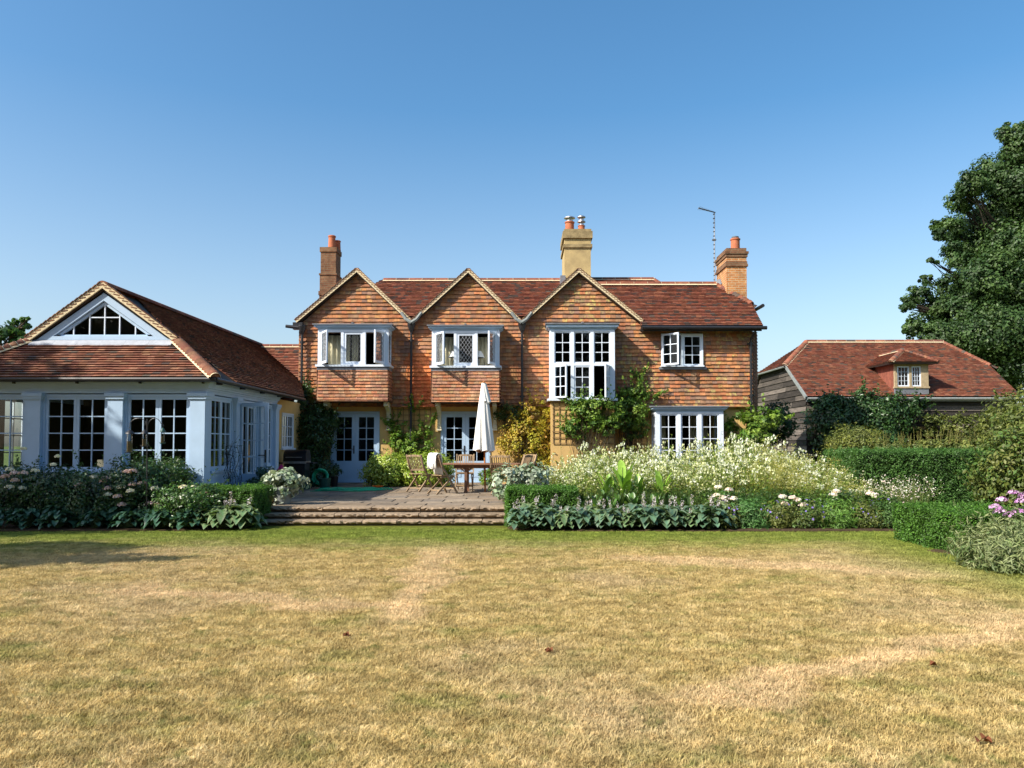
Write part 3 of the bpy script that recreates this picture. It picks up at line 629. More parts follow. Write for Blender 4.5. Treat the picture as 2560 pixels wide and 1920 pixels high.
for bi in (1, 2):
    x0, x1 = bayX[bi]; dz = 0 if bi == 1 else -.035
    zs, zt = 3.95+dz, 5.02+dz
    mb = MB(); pw = .12; mw = .085
    xa = x0+pw; xb = x1-pw; lw = (xb-xa-2*mw)/3; m1 = xa+lw; m2 = m1+mw+lw
    for a, b in ((x0, xa), (m1, m1+mw), (m2, m2+mw), (xb, x1)): mb.box((a, YB, zs), (b, YB+.1, zt))
    mb.box((xa, YB+.002, zt-.07), (xb, YB+.098, zt-.001))
    mb.box((x0, YB+.1, zt-.07), (x0+.08, YW+.02, zt)); mb.box((x1-.08, YB+.1, zt-.07), (x1, YW+.02, zt))
    mb.box((x0, YB+.1, zs), (x0+.08, YW+.02, zs+.05)); mb.box((x1-.08, YB+.1, zs), (x1, YW+.02, zs+.05))
    win = mb.build('bay_window', 'white', house)
    mb = MB(); mb.box((x0-.06, YB-.07, zs-.065), (x1+.06, YW+.02, zs-.002)); mb.build('sill', 'white', win)
    mb = MB(); cornice(mb, x0, x1, YB, zt, zt+.13); mb.build('cornice', 'blue', win)
    mb = MB(); lead_top(mb, x0, x1, YB, zt+.132); mb.build('lead_top', 'lead', win); mb = MB(); mb.box((x0-.02, YB-.03, zs-.16), (x1+.02, YW+.02, zs-.07)); mb.build('lead_flashing', 'lead', win)
    dw, dh = .105, .155
    fr, pn, lt = MB(), MB(), MB(); sash(fr, pn, (0, YB+.04, 0), X3, NF, m1+mw, m2, zs+.0, zt-.07, dw, dh, .07, lat=lt, brail=.1); lead_parts(win, fr, pn, lt, 'sunlit_came' if bi == 2 else 'leadcame', 'fixed_light')
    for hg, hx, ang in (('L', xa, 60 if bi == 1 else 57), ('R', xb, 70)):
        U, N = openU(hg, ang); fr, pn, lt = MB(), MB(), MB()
        sash(fr, pn, (hx, YB, 0), U, N, .0, lw, zs+.01, zt-.075, dw, dh, .055, lat=lt, n=.0, brail=.075); lead_parts(win, fr, pn, lt, 'sunlit_came', 'casement')
    for x, N in ((x0+.04, (-1, 0, 0)), (x1-.04, (1, 0, 0))):
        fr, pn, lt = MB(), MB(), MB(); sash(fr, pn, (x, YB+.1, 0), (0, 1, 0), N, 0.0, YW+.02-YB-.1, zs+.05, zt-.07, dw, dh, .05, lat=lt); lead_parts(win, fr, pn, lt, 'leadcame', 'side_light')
    # tiled apron below, standing on brackets
    za, zb_ = 2.84+dz*.8, zs-.16
    mb = MB(); mb.box((x0+.03, YB+.03, za), (x1-.03, YW+.04, zb_)); mb.box((x0-.02, YB-.02, za-.02), (x1+.02, YW+.04, za+.012)); ap = mb.build('bay_apron', 'darkwood', win)
    mb = MB(); nrm = Vector((0, -1, 0.05)).normalized()
    tiles(mb, (0, YB-.03-.035*za, 0), X3, (0, .035, 1), NF, [[(x0-.0, za), (x1+.0, za), (x1-.02, zb_), (x0+.02, zb_)]], .165, .096, .030, pal_apron, .006, .004)
    tiles(mb, (x1-.0, YB-.03, 0), (0, 1, 0), ZUP, (1, 0, 0), [[(0, za), (YW-YB+.07, za), (YW-YB+.07, zb_), (0, zb_)]], .165, .096, .026, pal_apron, .005)
    tiles(mb, (x0+.0, YB-.03, 0), (0, 1, 0), ZUP, (-1, 0, 0), [[(0, za), (YW-YB+.07, za), (YW-YB+.07, zb_), (0, zb_)]], .165, .096, .026, pal_apron, .005)
    mb.build('apron_tiles', 'tile', win)
    for bx in (x0+.22, x1-.1):
        if bi == 2: bx = (x0+.16 if bx < 0 and bx == x0+.22 else x1-.16)
        mb = MB(); ztop = za-.02
        prof = [(YL, 2.02), (YL-.12, 2.02), (YL-.13, 2.10), (YL-.10, 2.13), (YL-.12, 2.4), (YL-.2, 2.55), (YL-.4, 2.66), (YB+.12, 2.70), (YB+.12, ztop), (YL, ztop)]
        v = [(bx-.06, y, z) for y, z in prof]+[(bx+.06, y, z) for y, z in prof]; n = len(prof)
        mb.raw(v, [tuple(range(n)), tuple(reversed(range(n, 2*n)))]+[(i, (i+1) % n, n+(i+1) % n, n+i) for i in range(n)])
        mb.box((bx-.075, YL-.15, 1.96), (bx+.075, YL, 2.015)); mb.box((bx-.03, YL-.135, 2.14), (bx+.03, YL-.1, 2.45))
        mb.build('bracket', 'cream_paint', house)
# bay 3: tall six-light window over a rendered base
x0, x1 = bayX[3]; zs, zt = 2.92, 5.0; pw, mw = .14, .1; xa, xb = x0+pw, x1-pw; lw = (xb-xa-2*mw)/3; m1 = xa+lw; m2 = m1+mw+lw; ztr = 3.96
mb = MB()
for a, b in ((x0, xa), (m1, m1+mw), (m2, m2+mw), (xb, x1)): mb.box((a, YB, zs), (b, YB+.1, zt))
for a, b in ((xa, m1), (m1+mw, m2), (m2+mw, xb)): mb.box((a, YB+.002, ztr-.04), (b, YB+.098, ztr+.04)); mb.box((a, YB+.002, zt-.04), (b, YB+.098, zt-.001))
mb.box((x0, YB+.1, zs), (x0+.08, YW+.02, zt)); mb.box((x1-.08, YB+.1, zs), (x1, YW+.02, zt))
win = mb.build('bay_window', 'white', house)
mb = MB(); mb.box((x0-.07, YB-.08, zs-.07), (x1+.07, YW+.02, zs-.002)); mb.build('sill', 'white', win)
mb = MB(); cornice(mb, x0, x1, YB, zt, zt+.17); mb.build('cornice', 'blue', win)
mb = MB(); lead_top(mb, x0, x1, YB, zt+.172); mb.build('lead_flashing', 'lead', win)
for a in (xa, m1+mw, m2+mw):
    fr, pn = MB(), MB(); sash(fr, pn, (0, YB+.05, 0), X3, NF, a, a+lw, ztr+.04, zt-.04, 2, 3, .035, .022); lead_parts(win, fr, pn, name='fixed_light')
fr, pn = MB(), MB(); sash(fr, pn, (0, YB+.04, 0), X3, NF, m1+mw, m2, zs, ztr-.04, 2, 3, .045, .022); lead_parts(win, fr, pn, name='casement')
for hg, hx, ang in (('L', xa, 45), ('R', xb, 66)):
    U, N = openU(hg, ang); fr, pn = MB(), MB(); sash(fr, pn, (hx, YB, 0), U, N, 0, lw, zs+.01, ztr-.045, 2, 3, .045, .022); lead_parts(win, fr, pn, name='casement')
mb = MB(); wall_cells(mb, (x0+.03, YB+.05, .3), X3, NF, x1-x0-.06, .2, zs-.07, [], .12); mb.box((x0+.03, YB+.17, .2), (x0+.15, YL, zs-.07)); mb.box((x1-.15, YB+.17, .2), (x1-.03, YL, zs-.07)); mb.build('rendered_bay_base', 'render', win)
# window 4, flush two-light casement
a, b, c, d = w4; mb = MB(); Yf = YW-.01
for s0, s1 in ((a, a+.05), (b-.05, b), ((a+b)/2-.03, (a+b)/2+.03)): mb.box((s0, Yf-.03, c), (s1, Yf+.09, d))
mb.box((a+.05, Yf-.028, d-.05), ((a+b)/2-.03, Yf+.088, d-.001)); mb.box(((a+b)/2+.03, Yf-.028, d-.05), (b-.05, Yf+.088, d-.001)); win = mb.build('casement_window', 'white', house)
mb = MB(); mb.box((a-.02, Yf-.10, c-.04), (b+.02, Yf+.09, c-.001)); mb.build('sill', 'white', win)
mb = MB(); mb.box((a-.08, Yf-.045, c-.12), (b+.1, Yf+.01, c-.041)); mb.build('lead_flashing', 'lead', win)
fr, pn = MB(), MB(); sash(fr, pn, (0, Yf+.01, 0), X3, NF, (a+b)/2+.03, b-.05, c, d-.05, 2, 3, .05, .022); lead_parts(win, fr, pn)
U, N = openU('L', 44); fr, pn = MB(), MB(); sash(fr, pn, (a+.03, Yf-.02, 0), U, N, 0, .6, c, d-.02, 2, 3, .05, .022); lead_parts(win, fr, pn)
# bay 5: ground floor
x0, x1 = bayX[5]; zs, zt = .95, 2.5; YB5 = 23.35; pw, mw = .13, .1; xa, xb = x0+pw, x1-pw; lw = (xb-xa-2*mw)/3; m1 = xa+lw; m2 = m1+mw+lw
mb = MB()
for a, b in ((x0, xa), (m1, m1+mw), (m2, m2+mw), (xb, x1)): mb.box((a, YB5, zs), (b, YB5+.1, zt))
for a, b in ((xa, m1), (m1+mw, m2), (m2+mw, xb)): mb.box((a, YB5+.002, zt-.05), (b, YB5+.098, zt-.001))
mb.box((x0, YB5+.1, zt-.06), (x0+.08, YL, zt)); mb.box((x1-.08, YB5+.1, zt-.06), (x1, YL, zt)); win = mb.build('bay_window', 'white', house)
mb = MB(); mb.box((x0-.07, YB5-.08, zs-.07), (x1+.07, YL, zs-.002)); mb.build('sill', 'white', win)
mb = MB()
for o, p, q in ((0, .0, .4), (.05, .4, .65), (.10, .65, 1.0)): mb.box((x0-o, YB5-o, zt+.15*p), (x1+o, YL, zt+.15*q))
mb.build('cornice', 'blue', win)
mb = MB(); mb.raw([(x0-.14, YB5-.14, zt+.152), (x1+.14, YB5-.14, zt+.152), (x1+.14, YL, zt+.152), (x0-.14, YL, zt+.152), (x0-.14, YB5-.14, zt+.18), (x1+.14, YB5-.14, zt+.18), (x1+.1, YL-.02, zt+.24), (x0-.1, YL-.02, zt+.24)], [(0, 3, 2, 1), (4, 5, 6, 7), (0, 1, 5, 4), (1, 2, 6, 5), (3, 0, 4, 7), (2, 3, 7, 6)]); mb.build('lead_flashing', 'lead', win)
for a in (xa, m1+mw, m2+mw):
    fr, pn = MB(), MB(); sash(fr, pn, (0, YB5+.05, 0), X3, NF, a, a+lw, zs, zt-.05, 2, 4, .045, .022); lead_parts(win, fr, pn)
for x, N in ((x0+.04, (-1, 0, 0)), (x1-.04, (1, 0, 0))):
    fr, pn = MB(), MB(); sash(fr, pn, (x, YB5+.1, 0), (0, 1, 0), N, 0.0, YL-YB5-.1, zs, zt-.06, 2, 4, .05, .022); lead_parts(win, fr, pn, name='side_light')
mb = MB(); mb.box((x0+.03, YB5+.04, .0), (x1-.03, YL, zs-.07)); mb.build('rendered_bay_base', 'render', win)
# --- french doors
def french(x0, x1, z0, z1, Y, parent, U=X3, N=NF, O=None):
    O = O or (0, Y, 0); mb = MB(); fw = .07
    lbox(mb, O, U, N, x0, x0+fw, z0, z1, -.09, .02); lbox(mb, O, U, N, x1-fw, x1, z0, z1, -.09, .02); lbox(mb, O, U, N, x0+fw, x1-fw, z1-fw, z1, -.088, .018); lbox(mb, O, U, N, x0-.02, x1+.02, z0-.03, z0, -.2, .06)
    dr = mb.build('french_door', 'blue', parent); xm = (x0+x1)/2
    for a, b in ((x0+fw, xm-.002), (xm+.002, x1-fw)):
        fr, pn = MB(), MB(); zp = z0+.66
        sash(fr, pn, O, U, N, a, b, z0+.01, z1-fw-.005, 2, 4, .105, .024, .05, n=-.03, brail=zp-z0)
        lbox(fr, O, U, N, a+.14, b-.14, z0+.17, zp-.16, -.003, .006)
        lbox(fr, O, U, N, a+.12, b-.12, z0+.15, zp-.14, -.006, -.003)
        lf = fr.build('door_leaf', 'blue', dr); pn.build('pane', 'glass', dr)
    mb = MB(); lbox(mb, O, U, N, xm-.055, xm-.02, z0+.9, z0+1.15, -.004, .012)
    lbox(mb, O, U, N, xm-.16, xm-.03, z0+1.03, z0+1.05, .03, .045); lbox(mb, O, U, N, xm-.047, xm-.03, z0+1.03, z0+1.05, .012, .03); mb.build('door_handle', 'bronze', dr)
    return dr
french(*d1, YL-.01, house); french(*d2, YL-.01, house)
mb = MB(); mb.box((d1[0]-.1, YL-.28, .26), (d1[1]+.1, YL+.0, .335)); mb.box((d2[0]-.1, YL-.28, .26), (d2[1]+.1, YL, .335)); mb.build('doorstep', 'stone', house)

# curtains and lamps in the bays
curtain('curtain', -6.02, -5.35, 24.02, 3.97, 4.93, 'cream curtain behind the open left casement of the upper left bay window', 4, .035)
curtain('curtain', -5.30, -5.10, 24.06, 3.97, 4.93, 'narrow cream curtain edge behind the leaded middle light of the left bay', 2, .02)
curtain('curtain', -4.55, -4.16, 24.02, 3.97, 4.93, 'cream curtain behind the open right casement of the upper left bay window', 3, .03)
curtain('curtain', -2.56, -1.92, 24.02, 3.94, 4.88, 'cream curtain behind the left table lamp in the middle bay', 5, .03)
curtain('curtain', -1.45, -.82, 24.02, 3.94, 4.88, 'cream curtain behind the right table lamp in the middle bay', 5, .03)
curtain('curtain', 4.22, 4.6, 24.6, .95, 2.48, 'cream curtain at the left of the ground floor bay window', 5, .03)
curtain('curtain', 5.35, 5.95, 24.6, .95, 2.48, 'cream curtain at the right of the ground floor bay window', 6, .03)
for x, lab in ((-2.05, 'left table lamp with white pleated shade behind the middle bay window'), (-1.33, 'right table lamp with white pleated shade behind the middle bay window')):
    t = tag(empty('table_lamp', (x, 23.72, 3.95)), lab, 'lamp', 'table lamps in the middle bay')
    mb = MB(); mb.lathe((x, 23.72, 3.9), [(.07, 0), (.07, .02), (.03, .04), (.05, .12), (.055, .18), (.03, .27), (.012, .3), (.012, .36)], 14); mb.build('lamp_base', 'zinc', t, smooth=True)
    mb = MB(); mb.lathe((x, 23.72, 4.2), [(.2, 0), (.21, .005), (.1, .2), (.095, .2), (.19, .0)], 24); mb.build('lamp_shade', 'canvas', t)

# ================================================================== ORANGERY
OX, OY, OB = -6.3, 15.42, 19.9      # outer face of the side wall, front face, end of the colonnade
org = tag(empty('orangery', (-8.9, OY, 0)), 'blue grey glazed garden room with hipped red tile roof and glazed gable', 'garden room')
OXL = -11.5
def column(x0, y0, x1, y1):
    mb = MB(); mb.box((x0, y0, 0), (x1, y1, 2.40)); mb.box((x0-.02, y0-.02, 0), (x1+.02, y1+.02, .2)); o = mb.build('column', 'blue', org)
    mb = MB()
    for o_, a, b in ((.012, 2.40, 2.425), (.03, 2.425, 2.475), (.05, 2.475, 2.54)): mb.box((x0-o_, y0-o_, a), (x1+o_, y1+o_, b))
    mb.build('capital', 'blue', o)
cx = [-6.45, -8.09, -9.73, -11.37]
for c in cx: column(c-.15, OY-.06, c+.15, OY+.24)
cy = [17.02, 18.62, 19.76]
for c in cy[:2]: column(OX-.18, c-.11, OX+.06, c+.11)
column(OX-.18, cy[2]-.13, OX+.06, cy[2]+.13)
def owin(O, U, N, s0, s1, z0=.98, z1=2.52, leaves=2, name='window'):
    mb = MB(); f = .05
    lbox(mb, O, U, N, s0, s0+f, z0, z1, -.12, -.02); lbox(mb, O, U, N, s1-f, s1, z0, z1, -.12, -.02); lbox(mb, O, U, N, s0+f, s1-f, z1-f, z1, -.118, -.022); lbox(mb, O, U, N, s0+f, s1-f, z0, z0+.03, -.118, -.022)
    w = mb.build(name, 'blue', org)
    mb = MB(); lbox(mb, O, U, N, s0, s1, z0-.05, z0-.001, -.13, .03); mb.build('sill', 'blue', w)
    L = (s1-s0-2*f)/leaves; fr, pn = MB(), MB()
    for i in range(leaves): sash(fr, pn, O, U, N, s0+f+i*L+.002, s0+f+(i+1)*L-.002, z0+.03, z1-f, 2, 4, .055, .022, .045, n=-.06)
    fr.build('casement', 'blue', w); pn.build('pane', 'glass', w); return w
pn_ = MB()
for i in range(3):
    a, b = cx[i+1]+.152, cx[i]-.152
    owin((0, OY, 0), X3, NF, a, b); lbox(pn_, (0, OY, 0), X3, NF, a, b, -.1, .93, -.14, -.03); lbox(pn_, (0, OY, 0), X3, NF, a+.1, b-.1, .3, .8, -.03, -.018)
sideU = (0, 1, 0); sideN = (1, 0, 0)
for a, b, lv in ((15.68, 16.905, 2), (18.735, 19.625, 2)):
    owin((OX, 0, 0), sideU, sideN, a, b, leaves=lv); lbox(pn_, (OX, 0, 0), sideU, sideN, a, b, -.1, .93, -.14, -.03); lbox(pn_, (OX, 0, 0), sideU, sideN, a, b, .84, .9, -.03, -.01)
pn_.build('wall_panel', 'blue', org)
# side door, its leaf standing open
mb = MB(); lbox(mb, (OX, 0, 0), sideU, sideN, 17.135, 17.19, .3, 2.52, -.12, 0); lbox(mb, (OX, 0, 0), sideU, sideN, 18.45, 18.505, .3, 2.52, -.12, 0); lbox(mb, (OX, 0, 0), sideU, sideN, 17.19, 18.45, 2.46, 2.52, -.118, -.002)
dr = mb.build('door', 'blue', org)
fr, pn = MB(), MB(); U = Vector((.97, -.24, 0)).normalized(); N = Vector((-.24, -.97, 0)).normalized()
sash(fr, pn, (OX+.03, 17.18, 0), U, N, 0, .72, .32, 2.44, 2, 4, .085, .024, .045, brail=.55); fr.build('door_leaf', 'blue', dr); pn.build('pane', 'glass', dr)
mb = MB(); lbox(mb, (OX+.03, 17.18, 0), U, N, .655, .69, 1.12, 1.4, .023, .035); lbox(mb, (OX+.03, 17.18, 0), U, N, .52, .68, 1.27, 1.29, .05, .065); lbox(mb, (OX+.03, 17.18, 0), U, N, .665, .68, 1.27, 1.29, .035, .05); mb.build('door_handle', 'bronze', dr)
fr, pn = MB(), MB(); sash(fr, pn, (OX, 0, 0), sideU, sideN, 17.83, 18.45, .32, 2.45, 2, 4, .085, .024, .045, n=-.05, brail=.55); fr.build('door_leaf', 'blue', dr); pn.build('pane', 'glass', dr)
# entablature
mb = MB()
def ring(o, z0, z1):
    mb.box((OXL-o, OY-o, z0), (OX+o, OY+.18, z1)); mb.box((OX-.2, OY+.18, z0), (OX+o, OB, z1)); mb.box((OXL-o, OY+.18, z0), (OXL+.2, OB, z1))
ring(.0, 2.541, 2.60); ring(.02, 2.60, 2.64); ring(.06, 2.64, 2.68); ring(.085, 2.68, 2.73); ring(.13, 2.73, 2.80); mb.build('cornice', 'blue', org)
mb = MB(); mb.tube([(OXL-.25, OY-.26, 2.80), (OX+.30, OY-.26, 2.80)], .052, 10)
for x in np.arange(-11.3, -6.2, 1.25): mb.box((x-.015, OY-.2, 2.72), (x+.015, OY-.13, 2.8))
mb.tube([(OX+.28, OY-.26, 2.79), (OX+.28, 21.4, 2.76)], .045, 10)
for y in np.arange(15.6, 21.3, 1.3): mb.box((OX+.13, y-.015, 2.72), (OX+.25, y+.015, 2.78))
mb.build('gutter', 'iron', org)
# interior
mb = MB(); mb.box((OXL+.1, OY+.15, .05), (OX-.1, 20.0, .15)); mb.build('floor', 'darkwood', org)
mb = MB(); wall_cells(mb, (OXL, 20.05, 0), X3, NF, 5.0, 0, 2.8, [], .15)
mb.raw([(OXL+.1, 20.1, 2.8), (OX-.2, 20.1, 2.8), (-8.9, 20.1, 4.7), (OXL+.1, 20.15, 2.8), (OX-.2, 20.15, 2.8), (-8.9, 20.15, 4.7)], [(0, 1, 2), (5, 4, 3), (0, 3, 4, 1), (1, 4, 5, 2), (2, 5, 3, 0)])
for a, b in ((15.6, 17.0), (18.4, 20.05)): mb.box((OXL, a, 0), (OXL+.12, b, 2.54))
mb.box((OXL, 17.0, 0), (OXL+.12, 18.4, .9)); mb.build('inner_wall', 'dimmed_cream', org)
fr, pn = MB(), MB(); sash(fr, pn, (OXL+.06, 0, 0), sideU, (-1, 0, 0), 17.0, 18.4, .9, 2.54, 4, 4, .06, .024); w = fr.build('window', 'white', org); pn.build('pane', 'glass', w)
# ochre link wall with its window, running back to the house
LX = -6.72
mb = MB(); wall_cells(mb, (LX, OB+.0, 0), (0, 1, 0), (1, 0, 0), 4.3, 0, 2.78, [(1.75, 2.85, 1.42, 2.42)], .2); mb.box((LX-.2, 24.2, 0), (LX-.01, 26.2, 3.9)); mb.build('link_wall', 'render', org)
mb = MB(); mb.box((LX-.9, 20.3, 0), (LX-.8, 24.0, 2.78)); mb.build('link_inner_wall', 'inside', org)
O = (LX, OB, 0); fr, pn = MB(), MB(); mb = MB()
lbox(mb, O, sideU, sideN, 1.75, 1.80, 1.42, 2.42, -.08, .02); lbox(mb, O, sideU, sideN, 2.80, 2.85, 1.42, 2.42, -.08, .02); lbox(mb, O, sideU, sideN, 1.8, 2.8, 2.37, 2.42, -.078, .018); lbox(mb, O, sideU, sideN, 1.7, 2.9, 1.37, 1.42, -.08, .07)
w = mb.build('window', 'white', org); sash(fr, pn, O, sideU, sideN, 1.8, 2.3, 1.42, 2.37, 2, 3, .05, .022, n=-.02); sash(fr, pn, O, sideU, sideN, 2.3, 2.8, 1.42, 2.37, 2, 3, .05, .022, n=-.02); fr.build('casement', 'white', w); pn.build('pane', 'glass', w)
# roof
EX, EY, EZ, k = -6.03, 15.13, 2.83, .715
RX, RZ = -8.9, EZ+2.87*.715
ga = 1.30; GY = EY+ga; GZ = EZ+ga*k*.96; GX = EX-ga
tl, sl = MB(), MB(); yv_ = 26.2
kv = lambda x: yv_-(x-RX)     # valley with the link roof, 45 degrees in plan
roof_plane(tl, sl, [(EX, EY, EZ), (EX, 21.4, EZ), (-6.98, kv(-6.98), EZ+(EX+6.98)*k), (RX, yv_, RZ), (RX, GY-.12, RZ), (GX, GY-.12, EZ+ga*k)], (0, 1, 0), pal_orang, .1)
roof_plane(tl, sl, [(2*RX-EX, EY, EZ), (2*RX-EX, 27, EZ), (RX, 27, RZ), (RX, GY-.12, RZ), (2*RX-GX, GY-.12, EZ+ga*k)], (0, 1, 0), pal_orang, .1)
roof_plane(tl, sl, [(2*RX-EX, EY, EZ), (EX, EY, EZ), (GX, GY, GZ), (2*RX-GX, GY, GZ)], X3, pal_orang, .1)
rf = tl.build('roof', 'tile', org); sl.build('roof_boarding', 'darkwood', rf)
tl, sl = MB(), MB(); zl = 4.86; yl = 26.1
roof_plane(tl, sl, [(-6.96, yl-2.6, zl-2.0), (-6.96, yl, zl), (-9.2, yl, zl), (-9.2, yl-2.6, zl-2.0)], X3, pal_barn, .1)
mo = MB(); ridge_tiles(tl, mo, (-9.3, yl, zl), (-6.96, yl, zl), .1, .42, pal_barn)
o = tl.build('link_roof', 'tile', org); sl.build('link_roof_boarding', 'darkwood', o); mo.build('ridge_mortar', 'mortar', o)
mb = MB(); mb.bar((RX, yv_, RZ+.0), (-6.85, kv(-6.85), EZ+(EX+6.85)*-k+.02), .08, .05); mb.build('valley_mortar', 'mortar', o)
rd, mo = MB(), MB()
ridge_tiles(rd, MB(), (RX, GY-.17, RZ+.03), (RX, 26.4, RZ+.02), .11, .42, pal_roof); rd.build('ridge_tiles', 'tile', rf); rd = MB()
ridge_tiles(rd, mo, (GX, GY-.05, GZ+.02), (EX+.02, EY+.0, EZ+.03), .10, .13, pal_orang, .14); rd.build('hip_tiles', 'tile', rf); rd = MB()
ridge_tiles(rd, mo, (2*RX-GX, GY-.05, GZ+.02), (2*RX-EX, EY, EZ+.03), .10, .13, pal_orang, .14)
rd.build('hip_tiles', 'tile', rf); mo.build('hip_mortar', 'mortar', rf)
# gablet
mb, vt = MB(), MB()
zf = EZ+ga*k
verge(mb, vt, (GX+.02, GY-.16, zf), (RX, GY-.16, RZ+.05), .11); verge(mb, vt, (2*RX-GX-.02, GY-.162, zf), (RX, GY-.162, RZ+.05), .11)
mb.build('verge_mortar', 'mortar', rf); vt.build('verge_tiles', 'tile', rf)
hw = RX-GX; hw = abs(hw)
def tri(mb, h0, h1, y0, y1, b0):   # chevron between two similar triangles of half widths h0 > h1
    sl_ = (RZ-zf)/abs(GX-RX); zb = zf+b0
    o = [(RX-h0, zf-.02), (RX, zf-.02+h0*sl_), (RX+h0, zf-.02)]; i = [(RX-h1, zb), (RX, zb+h1*sl_), (RX+h1, zb)]
    v = [(x, y, z) for y in (y0, y1) for x, z in o+i]
    mb.raw(v, [(0, 3, 4, 1), (1, 4, 5, 2), (2, 5, 3, 0), (6, 7, 10, 9), (7, 8, 11, 10), (8, 6, 9, 11), (3, 9, 10, 4), (4, 10, 11, 5), (5, 11, 9, 3), (0, 1, 7, 6), (1, 2, 8, 7), (2, 0, 6, 8)])
mb = MB(); tri(mb, hw-.16, hw-.5, GY-.08, GY+.02, .06); tri(mb, hw-.5, hw-.58, GY-.03, GY+.04, .10)
gb = mb.build('gable_window', 'blue', org)
mb = MB(); h1 = hw-.58; sl_ = (RZ-zf)/hw; zb = zf+.10
for dx in (-.66, -.32, 0, .32, .66):
    if abs(dx) < h1: mb.box((RX+dx-.011, GY-.025, zb), (RX+dx+.011, GY+.0, zb+(h1-abs(dx))*sl_))
mb.box((RX-.33, GY-.024, zb+.36), (RX+.33, GY-.001, zb+.382)) ; mb.build('glazing_bars', 'white', gb)
mb = MB(); mb.poly([(RX-h1, GY+.01, zb), (RX+h1, GY+.01, zb), (RX, GY+.01, zb+h1*sl_)]); mb.build('pane', 'glass', gb)
mb = MB(); xa_, xb_ = 2*RX-GX+.06, GX-.06; ys_ = [GY-.22, GY-.1, GY+.0]; zs_ = [EZ+(GY-.22-EY)*k*.96+.05, GZ-.0, GZ+.06]
for q in range(6):
    a, b = xa_+(xb_-xa_)*q/6+.004, xa_+(xb_-xa_)*(q+1)/6; mb.raw([(x, y, z+dz) for dz in (0, -.03) for y, z in zip(ys_, zs_) for x in (a, b)], [(0, 1, 3, 2), (2, 3, 5, 4), (6, 8, 9, 7), (8, 10, 11, 9), (0, 6, 7, 1), (0, 2, 8, 6), (2, 4, 10, 8), (1, 7, 9, 3), (3, 9, 11, 5)])
mb.build('lead_apron', 'leadapron', gb)
mb = MB(); mb.poly([(RX-hw+.05, GY+.5, zf), (RX+hw-.05, GY+.5, zf), (RX, GY+.5, RZ-.05)]); mb.build('dark_backing_sheet', 'inside', gb)  # dark sheet behind the pane, standing for the unlit roof space
t = tag(empty('sofa', (-9.3, 18.4, .15)), 'pale sofa inside the garden room, seen through its front windows', 'sofa')
mb = MB(); mb.box((-10.2, 18.0, .25), (-8.3, 18.85, .55)); mb.build('seat', 'fabric', t); mb = MB(); mb.box((-10.2, 18.6, .555), (-8.3, 18.85, 1.15)); mb.build('backrest', 'fabric', t)
mb = MB(); mb.box((-10.42, 18.0, .2), (-10.21, 18.85, .8)); mb.build('armrest', 'fabric', t); mb = MB(); mb.box((-8.29, 18.0, .2), (-8.08, 18.85, .8)); mb.build('armrest', 'fabric', t)

# ================================================================== BARN
barn = tag(empty('barn', (15, 30, 0)), 'weatherboarded barn with half hipped red tile roof and one dormer', 'barn')
bx0, bx1, by0, by1 = 11.1, 19.25, 30.0, 37.2; bez, bk = 3.38, .68; bzr = lambda y: bez+(y-29.8)*bk; YBR = 33.7
def boards(mb, O, U, N, regs, pitch=.225):
    """lapped boards clipped to convex regions; a board is up to 3 m long"""
    O, U, N = Vector(O), Vector(U), Vector(N)
    regs = [r if area2(r) > 0 else list(reversed(r)) for r in regs]
    s0 = min(p[0] for r in regs for p in r); s1 = max(p[0] for r in regs for p in r); t0 = min(p[1] for r in regs for p in r); t1 = max(p[1] for r in regs for p in r)
    j = 0; z = t0
    while z < t1:
        s = s0-random.uniform(0, 2); g = random.uniform(-.012, .012)
        while s < s1:
            L = random.uniform(2.2, 4.0); w = random.choice([.04, .06, .08, .11, .16]); c = (w, w*.86, w*.74, 0); rk = random.uniform(-.012, .012)
            for r in regs:
                pp = clip_poly([(s, z+g), (s+L-.006, z+g+rk), (s+L-.006, z+pitch+.01), (s, z+pitch+.01)], r)
                if len(pp) < 3: continue
                top = [O+U*p[0]+Vector((0, 0, p[1]))+N*(.004+.035*(1-(p[1]-z)/pitch)) for p in pp]; mb.poly(top, c)
                for a in range(len(pp)):
                    p, q = pp[a], pp[(a+1) % len(pp)]
                    if p[1] < z+.04 and q[1] < z+.04: mb.poly([top[a], O+U*p[0]+Vector((0, 0, p[1])), O+U*q[0]+Vector((0, 0, q[1])), top[(a+1) % len(pp)]], c)
            s += L
        z += pitch
mb = MB(); wx0, wz0 = XZ(2271, 1090, 30); wx1, wz1 = XZ(2321, 1073, 30); wz0 = .7
boards(mb, (0, by0, 0), X3, NF, [[(bx0, -.1), (wx0, -.1), (wx0, 3.3), (bx0, 3.3)], [(wx0, -.1), (wx1, -.1), (wx1, wz0), (wx0, wz0)], [(wx0, wz1), (wx1, wz1), (wx1, 3.3), (wx0, 3.3)], [(wx1, -.1), (bx1, -.1), (bx1, 3.3), (wx1, 3.3)]])
boards(mb, (bx0, 0, 0), (0, 1, 0), (-1, 0, 0), [[(by0, -.1), (by1, -.1), (by1, 3.3), (35.3, 4.85), (32.05, 4.85), (by0, 3.45)]])
boards(mb, (bx1, 0, 0), (0, 1, 0), (1, 0, 0), [[(by0, -.1), (by1, -.1), (by1, 3.3), (35.3, 4.85), (32.05, 4.85), (by0, 3.45)]])
mb.build('board_wall', 'board', barn)
